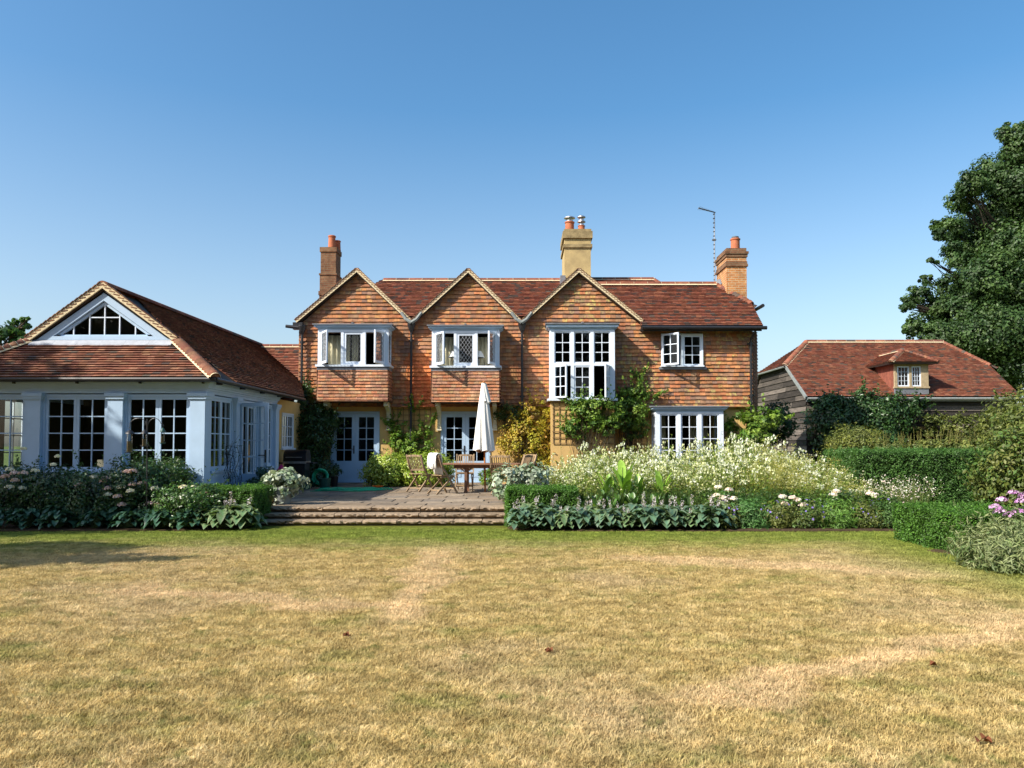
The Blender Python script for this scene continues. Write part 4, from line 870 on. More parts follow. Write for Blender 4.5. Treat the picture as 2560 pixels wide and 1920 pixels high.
mb = MB(); wall_cells(mb, (bx0+.02, by0+.02, -.1), X3, NF, bx1-bx0-.04, -.1, 3.35, [(wx0-bx0-.02, wx1-bx0-.02, wz0, wz1)], .1); mb.box((bx0+.02, by0+.13, -.1), (bx0+.1, by1, 3.35)); mb.box((bx1-.1, by0+.13, -.1), (bx1-.02, by1, 3.35)); mb.box((bx0+.02, by1, -.1), (bx1-.02, by1+.1, 3.35)); mb.box((bx0+.1, 31.9, -.1), (bx1-.1, 32, 3.2))
for x in (bx0+.02, bx1-.1): mb.raw([(x, 30.1, 3.36), (x+.08, 30.1, 3.36), (x, 32.05, 4.85), (x+.08, 32.05, 4.85), (x, 35.3, 4.85), (x+.08, 35.3, 4.85), (x, 37.2, 3.36), (x+.08, 37.2, 3.36)], [(0, 2, 4, 6), (1, 7, 5, 3), (0, 1, 3, 2), (2, 3, 5, 4), (4, 5, 7, 6)])
mb.build('inner_wall', 'inside', barn)
mb = MB(); mb.box((wx1-.02, by0-.06, wz0), (wx1+.1, by0+.06, wz1+.1)); mb.box((wx0-.1, by0-.06, wz0), (wx0+.0, by0+.06, wz1+.1)); mb.box((wx0, by0-.055, wz1), (wx1-.02, by0+.05, wz1+.1)); mb.build('window_frame', 'trellis', barn)
mb = MB(); mb.box((bx0-.02, by0-.16, 3.2), (bx1+.1, by0-.03, 3.3)); mb.build('eaves_board', 'zinc', barn)
mb = MB(); mb.tube([(bx0-.05, 29.75, 3.3), (bx1+.15, 29.75, 3.3)], .05, 8); mb.tube([(bx0-.2, 31.85, 4.76), (bx0-.2, 35.45, 4.76)], .055, 8); mb.build('gutter', 'zinc', barn)
tl, sl = MB(), MB()
rx0, rx1 = 12.5, 18.45; vx0, vx1 = 11.0, 19.35
roof_plane(tl, sl, [(vx0, 29.8, bez), (vx1, 29.8, bez), (vx1+.05, 32.0, bzr(32)), (rx1, YBR, bzr(YBR)), (rx0, YBR, bzr(YBR)), (vx0-.02, 32.0, bzr(32))], X3, pal_barn, .105)
roof_plane(tl, sl, [(vx0, 37.6, bez), (vx1, 37.6, bez), (vx1+.05, 35.4, bzr(32)), (rx1, YBR, bzr(YBR)), (rx0, YBR, bzr(YBR)), (vx0-.02, 35.4, bzr(32))], X3, pal_barn, .14)
roof_plane(tl, sl, [(vx0-.15, 31.8, bzr(32)-.1), (vx0-.15, 35.6, bzr(32)-.1), (rx0, YBR, bzr(YBR))], (0, 1, 0), pal_barn, .105)
roof_plane(tl, sl, [(vx1+.3, 31.72, bzr(32)-.17), (vx1+.3, 35.68, bzr(32)-.17), (rx1, YBR, bzr(YBR))], (0, 1, 0), pal_barn, .105)
rf = tl.build('roof', 'tile', barn); sl.build('roof_boarding', 'darkwood', rf)
rd, mo = MB(), MB(); z = bzr(YBR)
ridge_tiles(rd, mo, (rx0, YBR, z), (rx1, YBR, z), .12, .42, pal_barn); ridge_tiles(rd, mo, (rx0, YBR, z), (vx0-.1, 31.9, bzr(31.9)-.0), .11, .17, pal_barn, .1); ridge_tiles(rd, MB(), (rx1, YBR, z), (vx1+.1, 31.9, bzr(31.9)), .10, .15, pal_barn, .12)
rd.build('ridge_tiles', 'tile', rf); mo.build('ridge_mortar', 'mortar', rf)
mb = MB(); mb.bar((vx0-.0, 29.74, bez-.05), (vx0-.03, 31.95, bzr(31.95)-.07), .07, .12); mb.bar((vx0, 37.6, bez-.05), (vx0-.03, 35.5, bzr(32)-.03), .07, .12); mb.build('bargeboard', 'zinc', rf)
# dormer
dx0, dx1 = XZ(2235, 950, 29.95)[0], XZ(2319, 950, 29.95)[0]; dz0, dz1 = 3.52, XZ(2260, 908, 29.95)[1]; dy = 29.93
tl = MB(); tl.box((dx0, dy+.06, 3.45), (dx1, 31.6, dz1), (.25, .09, .06, 0))
tiles(tl, (dx0, dy, 0), (0, 1, 0), ZUP, (-1, 0, 0), [[(0.02, 3.45), (1.9, 4.75), (1.9, dz1), (0.02, dz1)]], .165, .105, .02, pal_barn)
dm = tl.build('dormer', 'tile', barn)
tl, sl = MB(), MB(); e = .28; dza = dz1+.62; A = ((dx0+dx1)/2+.1, 30.75, dza); zz = dz1+.02; yy = 29.8+(zz-bez)/bk
B = (A[0], 29.8+(dza-bez)/bk+.1, dza)
roof_plane(tl, sl, [(dx0-e, dy-.3, zz), (dx1+e, dy-.3, zz), A], X3, pal_barn, .1)
roof_plane(tl, sl, [(dx0-e, dy-.3, zz), A, B, (dx0-e, yy+.3, zz)], (0, 1, 0), pal_barn, .1); roof_plane(tl, sl, [(dx1+e, dy-.3, zz), A, B, (dx1+e, yy+.3, zz)], (0, 1, 0), pal_barn, .1)
mo = MB(); ridge_tiles(tl, mo, A, (dx0-e, dy-.3, zz+.02), .09, .15, pal_barn, .1); ridge_tiles(tl, MB(), A, (dx1+e, dy-.3, zz+.02), .08, .15, pal_barn, .1); ridge_tiles(tl, mo, A, B, .09, .4, pal_barn)
tl.build('dormer_roof', 'tile', dm); sl.build('dormer_boarding', 'darkwood', dm); mo.build('dormer_mortar', 'mortar', dm)
mb = MB(); mb.box((dx0-e+.03, dy-.26, zz-.07), (dx1+e-.03, 31.0, zz-.02)); mb.build('dormer_soffit', 'iron', dm)
mb = MB(); w = dx1-dx0; zs_ = 3.78; xm = (dx0+dx1)/2-.04
for a, b in ((dx0, dx0+.1), (xm-.045, xm+.045), (dx1-.28, dx1)): mb.box((a, dy-.05, zs_), (b, dy+.05, dz1-.02))
mb.box((dx0+.1, dy-.048, dz1-.12), (dx1-.28, dy+.048, dz1-.02)); mb.box((dx0-.03, dy-.09, zs_-.07), (dx1+.03, dy+.05, zs_-.001)); mb.build('dormer_window', 'oak', dm)
fr, pn = MB(), MB()
sash(fr, pn, (0, dy, 0), X3, NF, dx0+.1, xm-.045, zs_, dz1-.12, 3, 4, .05, .012); sash(fr, pn, (0, dy, 0), X3, NF, xm+.045, dx1-.28, zs_, dz1-.12, 3, 4, .05, .012); fr.build('casement', 'white', dm); pn.build('pane', 'glass', dm)
mb = MB(); mb.box((dx0+.0, dy-.055, 3.47), (dx1, dy+.04, zs_-.072)); mb.build('dormer_lead', 'lead', dm)

# ================================================================== GROUND
def lawn_color(n, l):
    p = pos(n); s = n.new('ShaderNodeSeparateXYZ'); l.new(p, s.inputs[0])
    n1 = noise(n, l, 1.15, 7, .7, vec=mapping(n, l, p, (1, 1.3, 1))); n2 = noise(n, l, 5.5, 5, .7, vec=p); n3 = noise(n, l, .33, 3, .55, vec=mapping(n, l, p, (1, 1, 1)))
    dry = ramp(n, l, n2.outputs[0], [(.28, (.32, .235, .09)), (.5, (.54, .42, .175)), (.72, (.78, .64, .34))])
    green = ramp(n, l, n2.outputs[0], [(.3, (.14, .19, .035)), (.7, (.34, .34, .08))])
    bare = ramp(n, l, n2.outputs[0], [(.3, (.46, .35, .18)), (.7, (.70, .56, .33))])
    f = ramp(n, l, n1.outputs[0], [(.52, (0, 0, 0)), (.72, (.8, .8, .8))])
    c = mix(n, l, f, dry, green)
    f3 = ramp(n, l, n3.outputs[0], [(.5, (0, 0, 0)), (.62, (.75, .75, .75))])
    c = mix(n, l, f3, c, bare)
    # damp green turf along the beds: a few metres near the borders
    mr = n.new('ShaderNodeMapRange'); mr.interpolation_type = 'SMOOTHSTEP'; mr.inputs[1].default_value = 10.2; mr.inputs[2].default_value = 12.9
    ad = n.new('ShaderNodeMath'); ad.operation = 'MULTIPLY_ADD'; l.new(n1.outputs[0], ad.inputs[0]); ad.inputs[1].default_value = 2.6; l.new(s.outputs[1], ad.inputs[2])
    sb = n.new('ShaderNodeMath'); sb.operation = 'SUBTRACT'; l.new(ad.outputs[0], sb.inputs[0]); sb.inputs[1].default_value = 1.3
    l.new(sb.outputs[0], mr.inputs[0])
    # and to the right-hand border: x + .55*(y-9) > 6
    m1 = n.new('ShaderNodeMath'); m1.operation = 'MULTIPLY_ADD'; l.new(sb.outputs[0], m1.inputs[0]); m1.inputs[1].default_value = .1; l.new(s.outputs[0], m1.inputs[2])
    mr2 = n.new('ShaderNodeMapRange'); mr2.interpolation_type = 'SMOOTHSTEP'; mr2.inputs[1].default_value = 4.6; mr2.inputs[2].default_value = 7.2; l.new(m1.outputs[0], mr2.inputs[0])
    mx = n.new('ShaderNodeMath'); mx.operation = 'MAXIMUM'; l.new(mr.outputs[0], mx.inputs[0]); l.new(mr2.outputs[0], mx.inputs[1])
    m9 = n.new('ShaderNodeMath'); m9.operation = 'MULTIPLY'; l.new(mx.outputs[0], m9.inputs[0]); m9.inputs[1].default_value = .93
    def track(px, py, qx, qy, w):   # worn line between two points of the lawn
        nz = noise(n, l, .9, 4, .6, vec=p); o = n.new('ShaderNodeVectorMath'); o.operation = 'MULTIPLY_ADD'; l.new(nz.outputs['Color'], o.inputs[0]); o.inputs[1].default_value = (1.6, 1.6, 0); l.new(p, o.inputs[2])
        sp_ = n.new('ShaderNodeSeparateXYZ'); l.new(o.outputs[0], sp_.inputs[0]); L = math.hypot(qx-px, qy-py); ux, uy = (qx-px)/L, (qy-py)/L; ox, oy = px+.8, py+.8
        def lin(a, b_, c_):
            m_ = n.new('ShaderNodeMath'); m_.operation = 'MULTIPLY_ADD'; l.new(sp_.outputs[0], m_.inputs[0]); m_.inputs[1].default_value = a; m_.inputs[2].default_value = c_
            k_ = n.new('ShaderNodeMath'); k_.operation = 'MULTIPLY_ADD'; l.new(sp_.outputs[1], k_.inputs[0]); k_.inputs[1].default_value = b_; l.new(m_.outputs[0], k_.inputs[2]); return k_.outputs[0]
        ac = lin(-uy, ux, uy*ox-ux*oy); al = lin(ux, uy, -ux*ox-uy*oy-L/2)
        out = []
        for v, ww in ((ac, w), (al, L/2)):
            ab = n.new('ShaderNodeMath'); ab.operation = 'ABSOLUTE'; l.new(v, ab.inputs[0]); q = n.new('ShaderNodeMapRange'); q.interpolation_type = 'SMOOTHSTEP'; q.inputs[1].default_value = ww*1.25; q.inputs[2].default_value = ww*.35 if ww == w else ww*.8; l.new(ab.outputs[0], q.inputs[0]); out.append(q.outputs[0])
        z_ = n.new('ShaderNodeMath'); z_.operation = 'MULTIPLY'; l.new(out[0], z_.inputs[0]); l.new(out[1], z_.inputs[1]); y_ = n.new('ShaderNodeMath'); y_.operation = 'MULTIPLY'; y_.inputs[1].default_value = .78; l.new(z_.outputs[0], y_.inputs[0]); return y_.outputs[0]
    for tk_ in ((-1.15, 11.6, -1.05, 6.6, .3), (-1.05, 7.0, -4.2, 8.0, .25), (.9, 4.5, 4.6, 6.8, .28), (1.2, 10.3, 5.2, 9.0, .35)): c = mix(n, l, track(*tk_), c, (.72, .55, .32))
    return mix(n, l, m9.outputs[0], c, ramp(n, l, n2.outputs[0], [(.3, (.13, .20, .025)), (.7, (.29, .36, .055))])), n2
m, n, l, b = newmat('lawn_ground', .95, .1); c, n2 = lawn_color(n, l); l.new(mix(n, l, 1.0, c, (.55, .48, .4), 'MULTIPLY'), b.inputs['Base Color']); bump(n, l, b, noise(n, l, 70, 3, vec=pos(n)).outputs[0], .8, .03); M['lawn'] = m  # darkened base: shadow between the blades painted into the ground colour
m, n, l, b = newmat('grass_blade', .7, .2); c, n2 = lawn_color(n, l)
oi = n.new('ShaderNodeObjectInfo'); nn = noise(n, l, 26, 3, .7, vec=pos(n)); c = mix(n, l, 1.0, c, ramp(n, l, nn.outputs[0], [(.3, (.55, .58, .5)), (.5, (1, 1, 1)), (.7, (1.45, 1.42, 1.4))]), 'MULTIPLY')
ng_ = noise(n, l, 3.4, 6, .75, vec=pos(n)); c = mix(n, l, ramp(n, l, ng_.outputs[0], [(.56, (0, 0, 0)), (.68, (.8, .8, .8))]), c, (.15, .19, .04))
nt_ = noise(n, l, 2.1, 6, .7, vec=mapping(n, l, pos(n), (1, 1.6, 1))); c = mix(n, l, 1.0, c, ramp(n, l, nt_.outputs[0], [(.32, (.74, .72, .68)), (.66, (1.18, 1.16, 1.15))]), 'MULTIPLY'); l.new(c, b.inputs['Base Color'])
tr = n.new('ShaderNodeBsdfTranslucent'); l.new(c, tr.inputs[0]); ms = n.new('ShaderNodeMixShader'); ms.inputs[0].default_value = .25; l.new(b.outputs[0], ms.inputs[1]); l.new(tr.outputs[0], ms.inputs[2]); l.new(ms.outputs[0], n['Material Output'].inputs[0]); M['grass'] = m
M['field'] = plain('far_field', (.13, .17, .05), .95, .1, .3, .05)
mb = MB(); mb.poly([(-900, -900, -.05), (900, -900, -.05), (900, 900, -.05), (-900, 900, -.05)]); tag(mb.build('ground', 'field'), kind='structure')
mb = MB(); mb.poly([(-30, -30, 0), (30, -30, 0), (30, 30, 0), (-30, 30, 0)]); tag(mb.build('lawn', 'lawn'), kind='structure')
def sheet(name, pts, z, mat, th=.05):
    mb = MB(); nn = len(pts); mb.raw([(x, y, z) for x, y in pts]+[(x, y, z-th) for x, y in pts], [tuple(range(nn)), tuple(reversed(range(nn, 2*nn)))]+[(i, nn+i, nn+(i+1) % nn, (i+1) % nn) for i in range(nn)])
    return tag(mb.build(name, mat), kind='structure')
sheet('flower_bed', [(-14, 13.45), (-9, 13.35), (-7, 13.4), (-5.4, 13.6), (-4.95, 14.0), (-4.95, 15.6), (-6.2, 15.6), (-14, 15.3)], .035, 'mulch')
sheet('flower_bed', [(-.25, 13.8), (1, 13.4), (4, 13.35), (7, 13.4), (7.2, 12.0), (5.7, 10.9), (6.0, 10.2), (7.6, 8.8), (14, 7.5), (16, 29), (7.6, 29), (7.5, 24), (-.05, 24), (-.05, 15)], .03, 'mulch')
# patio of riven slabs and three shallow steps
PX0, PX1, PY0, PY1 = -6.6, -.1, 15.04, 24.2
def slabs(mb, x0, x1, y0, y1, z, th, hs=(.45, .75), ws=(.45, 1.0), skew=.02, cols=None):
    y = y0
    while y < y1-.05:
        h = min(random.uniform(*hs), y1-y); h = y1-y if y1-y-h < .2 else h; x = x0
        while x < x1-.05:
            w = min(random.uniform(*ws), x1-x); w = x1-x if x1-x-w < .25 else w; g = .011; j = lambda: random.uniform(-.006, .006); dz = random.uniform(-.004, .004)
            c = random.choice([(.33, .27, .20), (.28, .23, .175), (.36, .30, .225), (.30, .235, .165), (.25, .215, .175)]); k = random.uniform(.85, 1.12); c = (c[0]*k*.8, c[1]*k*.78, c[2]*k*.76, 0)
            a = [(x+g+j(), y+g+j()), (x+w-g+j(), y+g+j()), (x+w-g+j(), y+h-g+j()), (x+g+j(), y+h-g+j())]
            ctr = (x+w/2, y+h/2); ins = [(p[0]+(ctr[0]-p[0])*.03, p[1]+(ctr[1]-p[1])*.03) for p in a]
            mb.raw([(*p, z-th) for p in a]+[(*p, z-.008+dz) for p in a]+[(*p, z+dz) for p in ins], [(0, 1, 5, 4), (1, 2, 6, 5), (2, 3, 7, 6), (3, 0, 4, 7), (4, 5, 9, 8), (5, 6, 10, 9), (6, 7, 11, 10), (7, 4, 8, 11), (8, 9, 10, 11)], c)
            x += w
        y += h
mb = MB(); slabs(mb, PX0, PX1, PY0+.42, PY1, .3, .04); mb.box((PX0, PY0+.40, .0), (PX1, PY1, .284), (.10, .08, .06, 0)); pt_ = tag(mb.build('patio', 'paving'), kind='structure')
mb = MB(); ys = [14.44, 14.74, 15.04]; zs3 = [.1, .2, .3]
for i in range(3):
    y = ys[i]; x = -5.25+(.0 if i else -.05)
    mb.box((-5.2, y+.06, 0), (-.15, y+.5, zs3[i]-.03), (.16, .125, .09, 0))
    while x < -.2:
        w = min(random.uniform(.5, 1.15), -.1-x); w = -.1-x if -.1-x-w < .3 else w; k = random.uniform(.85, 1.15); c = (.27*k, .205*k, .14*k, 0)
        # riven slab with a rough broken nose
        nx = max(6, int(w/.05)); rows = 4; V = []; F_ = []
        for q in range(nx+1):
            xx = x+.008+(w-.016)*q/nx
            o = [random.uniform(-.022, .026) for _ in range(rows)]
            prof = [(y+.44, zs3[i]), (y+.04, zs3[i]+random.uniform(-.003, .003)), (y+.0+o[0], zs3[i]-.008+random.uniform(-.004, .002)), (y-.015+o[1], zs3[i]-.03), (y+.0+o[2], zs3[i]-.055), (y+.05, zs3[i]-.07-random.uniform(0, .006)), (y+.3, zs3[i]-.07)]
            V += [(xx, a_, b_) for a_, b_ in prof]
        m_ = 7
        for q in range(nx): F_ += [(q*m_+r, (q+1)*m_+r, (q+1)*m_+r+1, q*m_+r+1) for r in range(m_-1)]
        F_ += [tuple(reversed(range(m_))), tuple(range(nx*m_, nx*m_+m_))]
        mb.raw(V, F_, c); x += w
tag(mb.build('steps', 'paving'), kind='structure')
# grass: blades in clumps instanced over the lawn
tuf = LB()
def blades(lbf, nb, r, h0, h1, w):
    a = rng.uniform(0, 2*math.pi, nb); rr = r*np.sqrt(rng.uniform(0, 1, nb)); B = np.stack([rr*np.cos(a), rr*np.sin(a), np.zeros(nb)], 1)
    hh = rng.uniform(h0, h1, nb); th = rng.uniform(0, 2*math.pi, nb); ln = rng.uniform(.3, 2.0, nb)
    d = np.stack([np.cos(th)*ln, np.sin(th)*ln, np.ones(nb)], 1)*hh[:, None]; s = np.stack([-np.sin(th), np.cos(th), np.zeros(nb)], 1)*w
    mid = B+d*np.array([.35, .35, .62]); tip = B+d
    V = np.stack([B-s, B+s, mid-s*.8, mid+s*.8, tip], 1).reshape(-1, 3); i = np.arange(nb)[:, None, None]*5
    T = (i+np.array([[0, 1, 3], [0, 3, 2], [2, 3, 4]])[None]).reshape(-1, 3); lbf.add(V, T, np.ones((len(V), 3)))
blades(tuf, 96, .12, .010, .026, .0015)
tuft = tuf.build('grass_tuft', 'grass'); tuft.hide_render = True; COL.objects.unlink(tuft)
pts = []
for _ in range(60000):
    y = 2.9+11.0*rng.uniform()**.85; x = rng.uniform(-1, 1)*(.76*y+1.2)
    if y > 13.42 and not (-5.2 < x < -.2 and y < 14.42): continue
    if x > 5.9+max(0, (10.6-y))*.55 and y < 13.5 and y > 8: 
        if x-5.9 > abs(y-10.9)*.7: continue
    pts.append((x, y, 0))
pts = pts[:46000]
gm = bpy.data.meshes.new('grass'); gm.from_pydata(pts, [], []); go = bpy.data.objects.new('grass', gm); COL.objects.link(go); gm.materials.append(M['grass'])
tag(go, 'short parched straw coloured lawn grass with greener patches', 'grass', kind='stuff')
ng = bpy.data.node_groups.new('grass_scatter', 'GeometryNodeTree'); ng.interface.new_socket('Geometry', in_out='INPUT', socket_type='NodeSocketGeometry'); ng.interface.new_socket('Geometry', in_out='OUTPUT', socket_type='NodeSocketGeometry')
gi = ng.nodes.new('NodeGroupInput'); gout = ng.nodes.new('NodeGroupOutput'); ip = ng.nodes.new('GeometryNodeInstanceOnPoints'); oi_ = ng.nodes.new('GeometryNodeObjectInfo'); oi_.inputs[0].default_value = tuft
rv = ng.nodes.new('FunctionNodeRandomValue'); rv.data_type = 'FLOAT_VECTOR'; rv.inputs[0].default_value = (-.1, -.1, 0); rv.inputs[1].default_value = (.1, .1, 6.28)
rs_ = ng.nodes.new('FunctionNodeRandomValue'); rs_.data_type = 'FLOAT'; rs_.inputs[2].default_value = .7; rs_.inputs[3].default_value = 1.35
for a, b in ((gi.outputs[0], ip.inputs['Points']), (oi_.outputs['Geometry'], ip.inputs['Instance']), (rv.outputs[0], ip.inputs['Rotation']), (rs_.outputs[1], ip.inputs['Scale']), (ip.outputs[0], gout.inputs[0])): ng.links.new(a, b)
go.modifiers.new('scatter', 'NODES').node_group = ng
for (u, v), lab in zip(((874, 1594), (1385, 1635), (2318, 1668), (2446, 1855)), ('small brown fallen leaf on the left of the dry lawn', 'brown fallen leaf in the middle of the dry lawn', 'brown fallen leaf far right on the dry lawn', 'curled brown leaf in the bottom right corner of the lawn')):
    Y = 1.5*F/(v-1113); p = P(u, v, Y); L = LB(); 
    for q in range(3): L.strip((p.x+random.uniform(-.02, .02), Y, .03), random.uniform(0, 6), .07, .045, .3, .2, (.16, .06, .025), seg=4, fold=.5)
    o = L.build('fallen_leaf', 'deadleaf', None, (p.x, Y, .02)); tag(o, lab, 'leaf', 'brown leaves fallen on the lawn')

# ================================================================== PLANTS
G_DARK = [(.022, .055, .016), (.035, .08, .022), (.05, .10, .03)]
G_MID = [(.05, .12, .025), (.08, .17, .035), (.06, .10, .025)]
G_LIME = [(.16, .27, .03), (.22, .32, .05), (.10, .20, .03)]
G_YEL = [(.46, .38, .04), (.54, .42, .06), (.32, .34, .03), (.36, .20, .04)]
G_OLIVE = [(.12, .15, .03), (.17, .19, .045), (.09, .12, .03)]
G_BOX = [(.07, .17, .02), (.10, .22, .03), (.05, .12, .018)]
K = 2560/2212
def E(a, b, c, d, Y, ry=None, zmin=None):
    """display-pixel box at depth Y -> ellipsoid"""
    p, q = P(a*K, c*K, Y), P(b*K, d*K, Y); rx = abs(q.x-p.x)/2*1.12; rz = abs(p.z-q.z)/2*1.08
    return ((p.x+q.x)/2, Y, (p.z+q.z)/2), (rx, ry if ry else min(rx, rz*1.2), rz)
def shrub(name, label, cat, ells, pal, size, dens=1.0, zmin=None, mat='leaf', aspect=.6, nleaf=26, rc=.3, trunk=True, group=None, shell=.55, droop=.15, up=.35, base=None, tips=0):
    c0 = ells[0][0]; b = base or (c0[0], c0[1], max(0, zmin if zmin is not None else 0))
    root = tag(empty(name, b), label, cat, group); lb = LB(); st = LB(); allc = []
    for c, r in ells:
        area = 4*math.pi*(((r[0]*r[1])**1.6+(r[0]*r[2])**1.6+(r[1]*r[2])**1.6)/3)**(1/1.6)
        n = int(dens*1.35*area*2.2/(size*size*aspect)/nleaf)+6
        cc = clumpy(lb, c, r, n, nleaf, size, pal, rc, shell, aspect, zmin, up, droop); allc.append(cc)
        if tips:
            k = cc[rng.integers(0, len(cc), tips)]; d = k-np.array(c); d /= np.linalg.norm(d, axis=1)[:, None]; d[:, 2] = abs(d[:, 2])+.4; e = k+d*rng.uniform(.15, .4, (tips, 1)); st.stems(k, e, .004, np.array([.06, .08, .03]))
            for t in (.4, .7, 1.0): lb.diamonds(np.repeat(k+(e-k)*t, 3, 0)+rng.normal(0, .02, (tips*3, 3)), unit(tips*3), size, pick(pal, tips*3), aspect)
    lb.build('foliage', mat, root)
    A = np.concatenate([c[::3] for c in allc]); B0 = np.array(b, float)
    if trunk:
        ctr = np.mean(A, 0); mid = B0+(A-B0)*.45+rng.normal(0, .05, A.shape); mid[:, 2] = B0[2]+(A[:, 2]-B0[2])*.4
        st.stems(np.repeat(B0[None], len(A), 0)+rng.normal(0, .04, A.shape)*np.array([1, 1, 0]), mid, .012, np.array([.09, .07, .045])); st.stems(mid, A, .006, np.array([.09, .075, .045]))
    if st.V: st.build('branches', 'leaf', root)
    return root
def heads(root, pts, r, pal, name='bloom', n=42, flat=.75, ps=.045):
    for p in pts:
        lb = LB(); u = unit(n); u[:, 2] = abs(u[:, 2])*.9-.25; q = np.array(p)+u*r*np.array([1, 1, flat])*rng.uniform(.75, 1.05, (n, 1))
        lb.diamonds(q, u*1.4+np.array([0, 0, .3]), ps, pick(pal, n), .85, .35, fold=.35); lb.build(name, 'petal', root)
PINK = [(.82, .60, .60), (.86, .70, .67), (.76, .52, .56)]
CREAM = [(.86, .78, .68), (.84, .80, .72)]
WHITE = [(.84, .84, .80), (.80, .82, .72)]
# ---- clipped hedges
def hedge(label, x0, x1, y0, y1, h, size=.028, pal=G_BOX, name='box_hedge', dens=1.0, rot=0, loose=.02, cat='hedge', aspect=.65, dep=.06):
    cxm, cym = (x0+x1)/2, (y0+y1)/2; a, b = (x1-x0)/2, (y1-y0)/2; root = tag(empty(name, (cxm, cym, 0)), label, cat)
    core = MB(); core.box((x0+dep, y0+dep, 0), (x1-dep, y1-dep, h-dep)); core.build('core_twigs', 'hedgecore', root)
    lb = LB(); faces = [((x0, 0), (1, 0, 0), (0, 0, 1), x1-x0, h, (0, -1, 0), (x0, y0, 0)), ((0, 0), (1, 0, 0), (0, 0, 1), x1-x0, h, (0, 1, 0), (x0, y1, 0)), ((0, 0), (0, 1, 0), (0, 0, 1), y1-y0, h, (-1, 0, 0), (x0, y0, 0)), ((0, 0), (0, 1, 0), (0, 0, 1), y1-y0, h, (1, 0, 0), (x1, y0, 0)), ((0, 0), (1, 0, 0), (0, 1, 0), x1-x0, y1-y0, (0, 0, 1), (x0, y0, h))]
    for _, U, V, w, hh, N, O in faces:
        n = int(w*hh/(size*size*aspect)*3.0*dens); s, t = rng.uniform(0, w, n), rng.uniform(0, hh, n); dd = abs(rng.normal(0, loose, n)) if True else 0
        lump = .02*np.sin(s*9+t*5)+.015*np.sin(s*21-t*17+1)
        p = np.array(O)+np.outer(s, U)+np.outer(t, V)+np.outer(lump-rng.uniform(0, dep, n)+dd*.6, N)
        tint = pick(pal, n)*(0.85+.3*np.clip(np.sin(s*6.3+2)*np.sin(t*5.1+s*3)+.5, 0, 1))[:, None]
        lb.diamonds(p, np.broadcast_to(np.array(N, float)*.8+np.array([0, 0, .35]), (n, 3)), size, tint, aspect, .6)
    if h < 3:
        n = int((x1-x0)*(y1-y0)*38/(size/.028)); q = np.stack([rng.uniform(x0, x1, n), rng.uniform(y0, y1, n), np.full(n, h-.02)], 1); e = q+np.stack([rng.normal(0, .02, n), rng.normal(0, .02, n), rng.uniform(.03, .1, n)*(size/.028)**.5], 1); lb.stems(q, e, .002, np.array([.1, .16, .04]))
        for t in (.4, .7, 1.0): lb.diamonds(q+(e-q)*t, unit(n), size*1.1, pick(pal, n)*1.3, aspect)
    lb.build('foliage', 'leaf', root); return root
hedge('low clipped box hedge block at the left end of the steps', -6.25, -4.85, 14.05, 15.15, .72)
hedge('low clipped box hedge block at the right end of the steps', -.28, 1.05, 14.25, 15.5, .69)
hedge('clipped box hedge block at the lawn corner below the tall hedge', 5.9, 7.3, 10.35, 12.3, .58)
hedge('tall dark yew hedge across the right garden in front of the barn', 7.4, 11.4, 17.1, 18.9, 1.37, .06, [(.045, .11, .022), (.065, .15, .03), (.09, .19, .04)], 'yew_hedge', .9, aspect=.3, loose=.05, dep=.09)
hedge('unseen tall hedge added opposite the house to darken reflections and shade', -32, 32, -21, -19, 4.6, .34, [(.03, .07, .02), (.045, .10, .025)], 'yew_hedge', .8, aspect=.5, loose=.15, dep=.2)  # unseen hedge behind the camera, added to darken window reflections and open shade
# ---- left bed
LB_SH = [((0, 80, 1000, 1115), 14.5, 'rose bush with clustered pink heads at the far left of the shaded bed'), ((70, 175, 1005, 1120), 14.4, 'dark rose bush second from the left edge in the shaded bed'), ((160, 270, 1015, 1120), 14.3, 'dark rose bush in the middle of the shaded left bed'),
         ((240, 350, 985, 1110), 14.4, 'rose bush under the bird feeder pole'), ((335, 402, 985, 1060), 15.0, 'taller sunlit rose bush against the garden room corner'), ((355, 470, 1050, 1110), 14.0, 'rose bush with lime green leaves beside the box hedge')]
rb = []
for (bx, Y, lab) in LB_SH:
    c, r = E(*bx, Y); c = (c[0], c[1], max(c[2], .55))
    rb.append((c, shrub('rose_bush', lab, 'rose bush', [(c, (r[0]*1.15, .55, r[2]*.95)), ((c[0], c[1], .35), (r[0]*1.1, .5, .35))], G_MID if bx[0] > 300 else G_DARK+[(.05, .12, .035)], .055, .75, .04, 'gloss_leaf', tips=26, group='rose bushes in the left bed')))
hd = [(75, 640, 1), (110, 665, 0), (175, 665, 0), (40, 690, 0), (115, 720, 0), (70, 770, 1), (165, 780, 1), (590, 755, 0), (700, 695, 1), (785, 705, 0), (770, 725, 0), (805, 780, 0), (905, 770, 1), (945, 655, 0), (990, 652, 0), (990, 750, 0), (1065, 740, 0), (975, 800, 1), (1155, 780, 1), (805, 825, 1), (880, 840, 0), (915, 900, 0), (1370, 770, 1), (1450, 775, 1), (1525, 815, 0), (1265, 845, 0), (1245, 880, 1), (1185, 900, 0), (1215, 912, 1), (175, 482, 1), (400, 602, 1), (432, 540, 1), (260, 648, 1), (1130, 892, 0)]
for (zx, zy, cr) in hd:
    u, v = zx*.3345, 960+zy*.3345; Y = 13.95+random.uniform(-.1, .12); p = P(u, v, Y)
    c, root = min(rb, key=lambda q: abs(q[0][0]-p.x)+(abs(q[0][2]-p.z))*.3); heads(root, [tuple(p)], .075 if zy > 610 else .05, (PINK, CREAM)[cr])
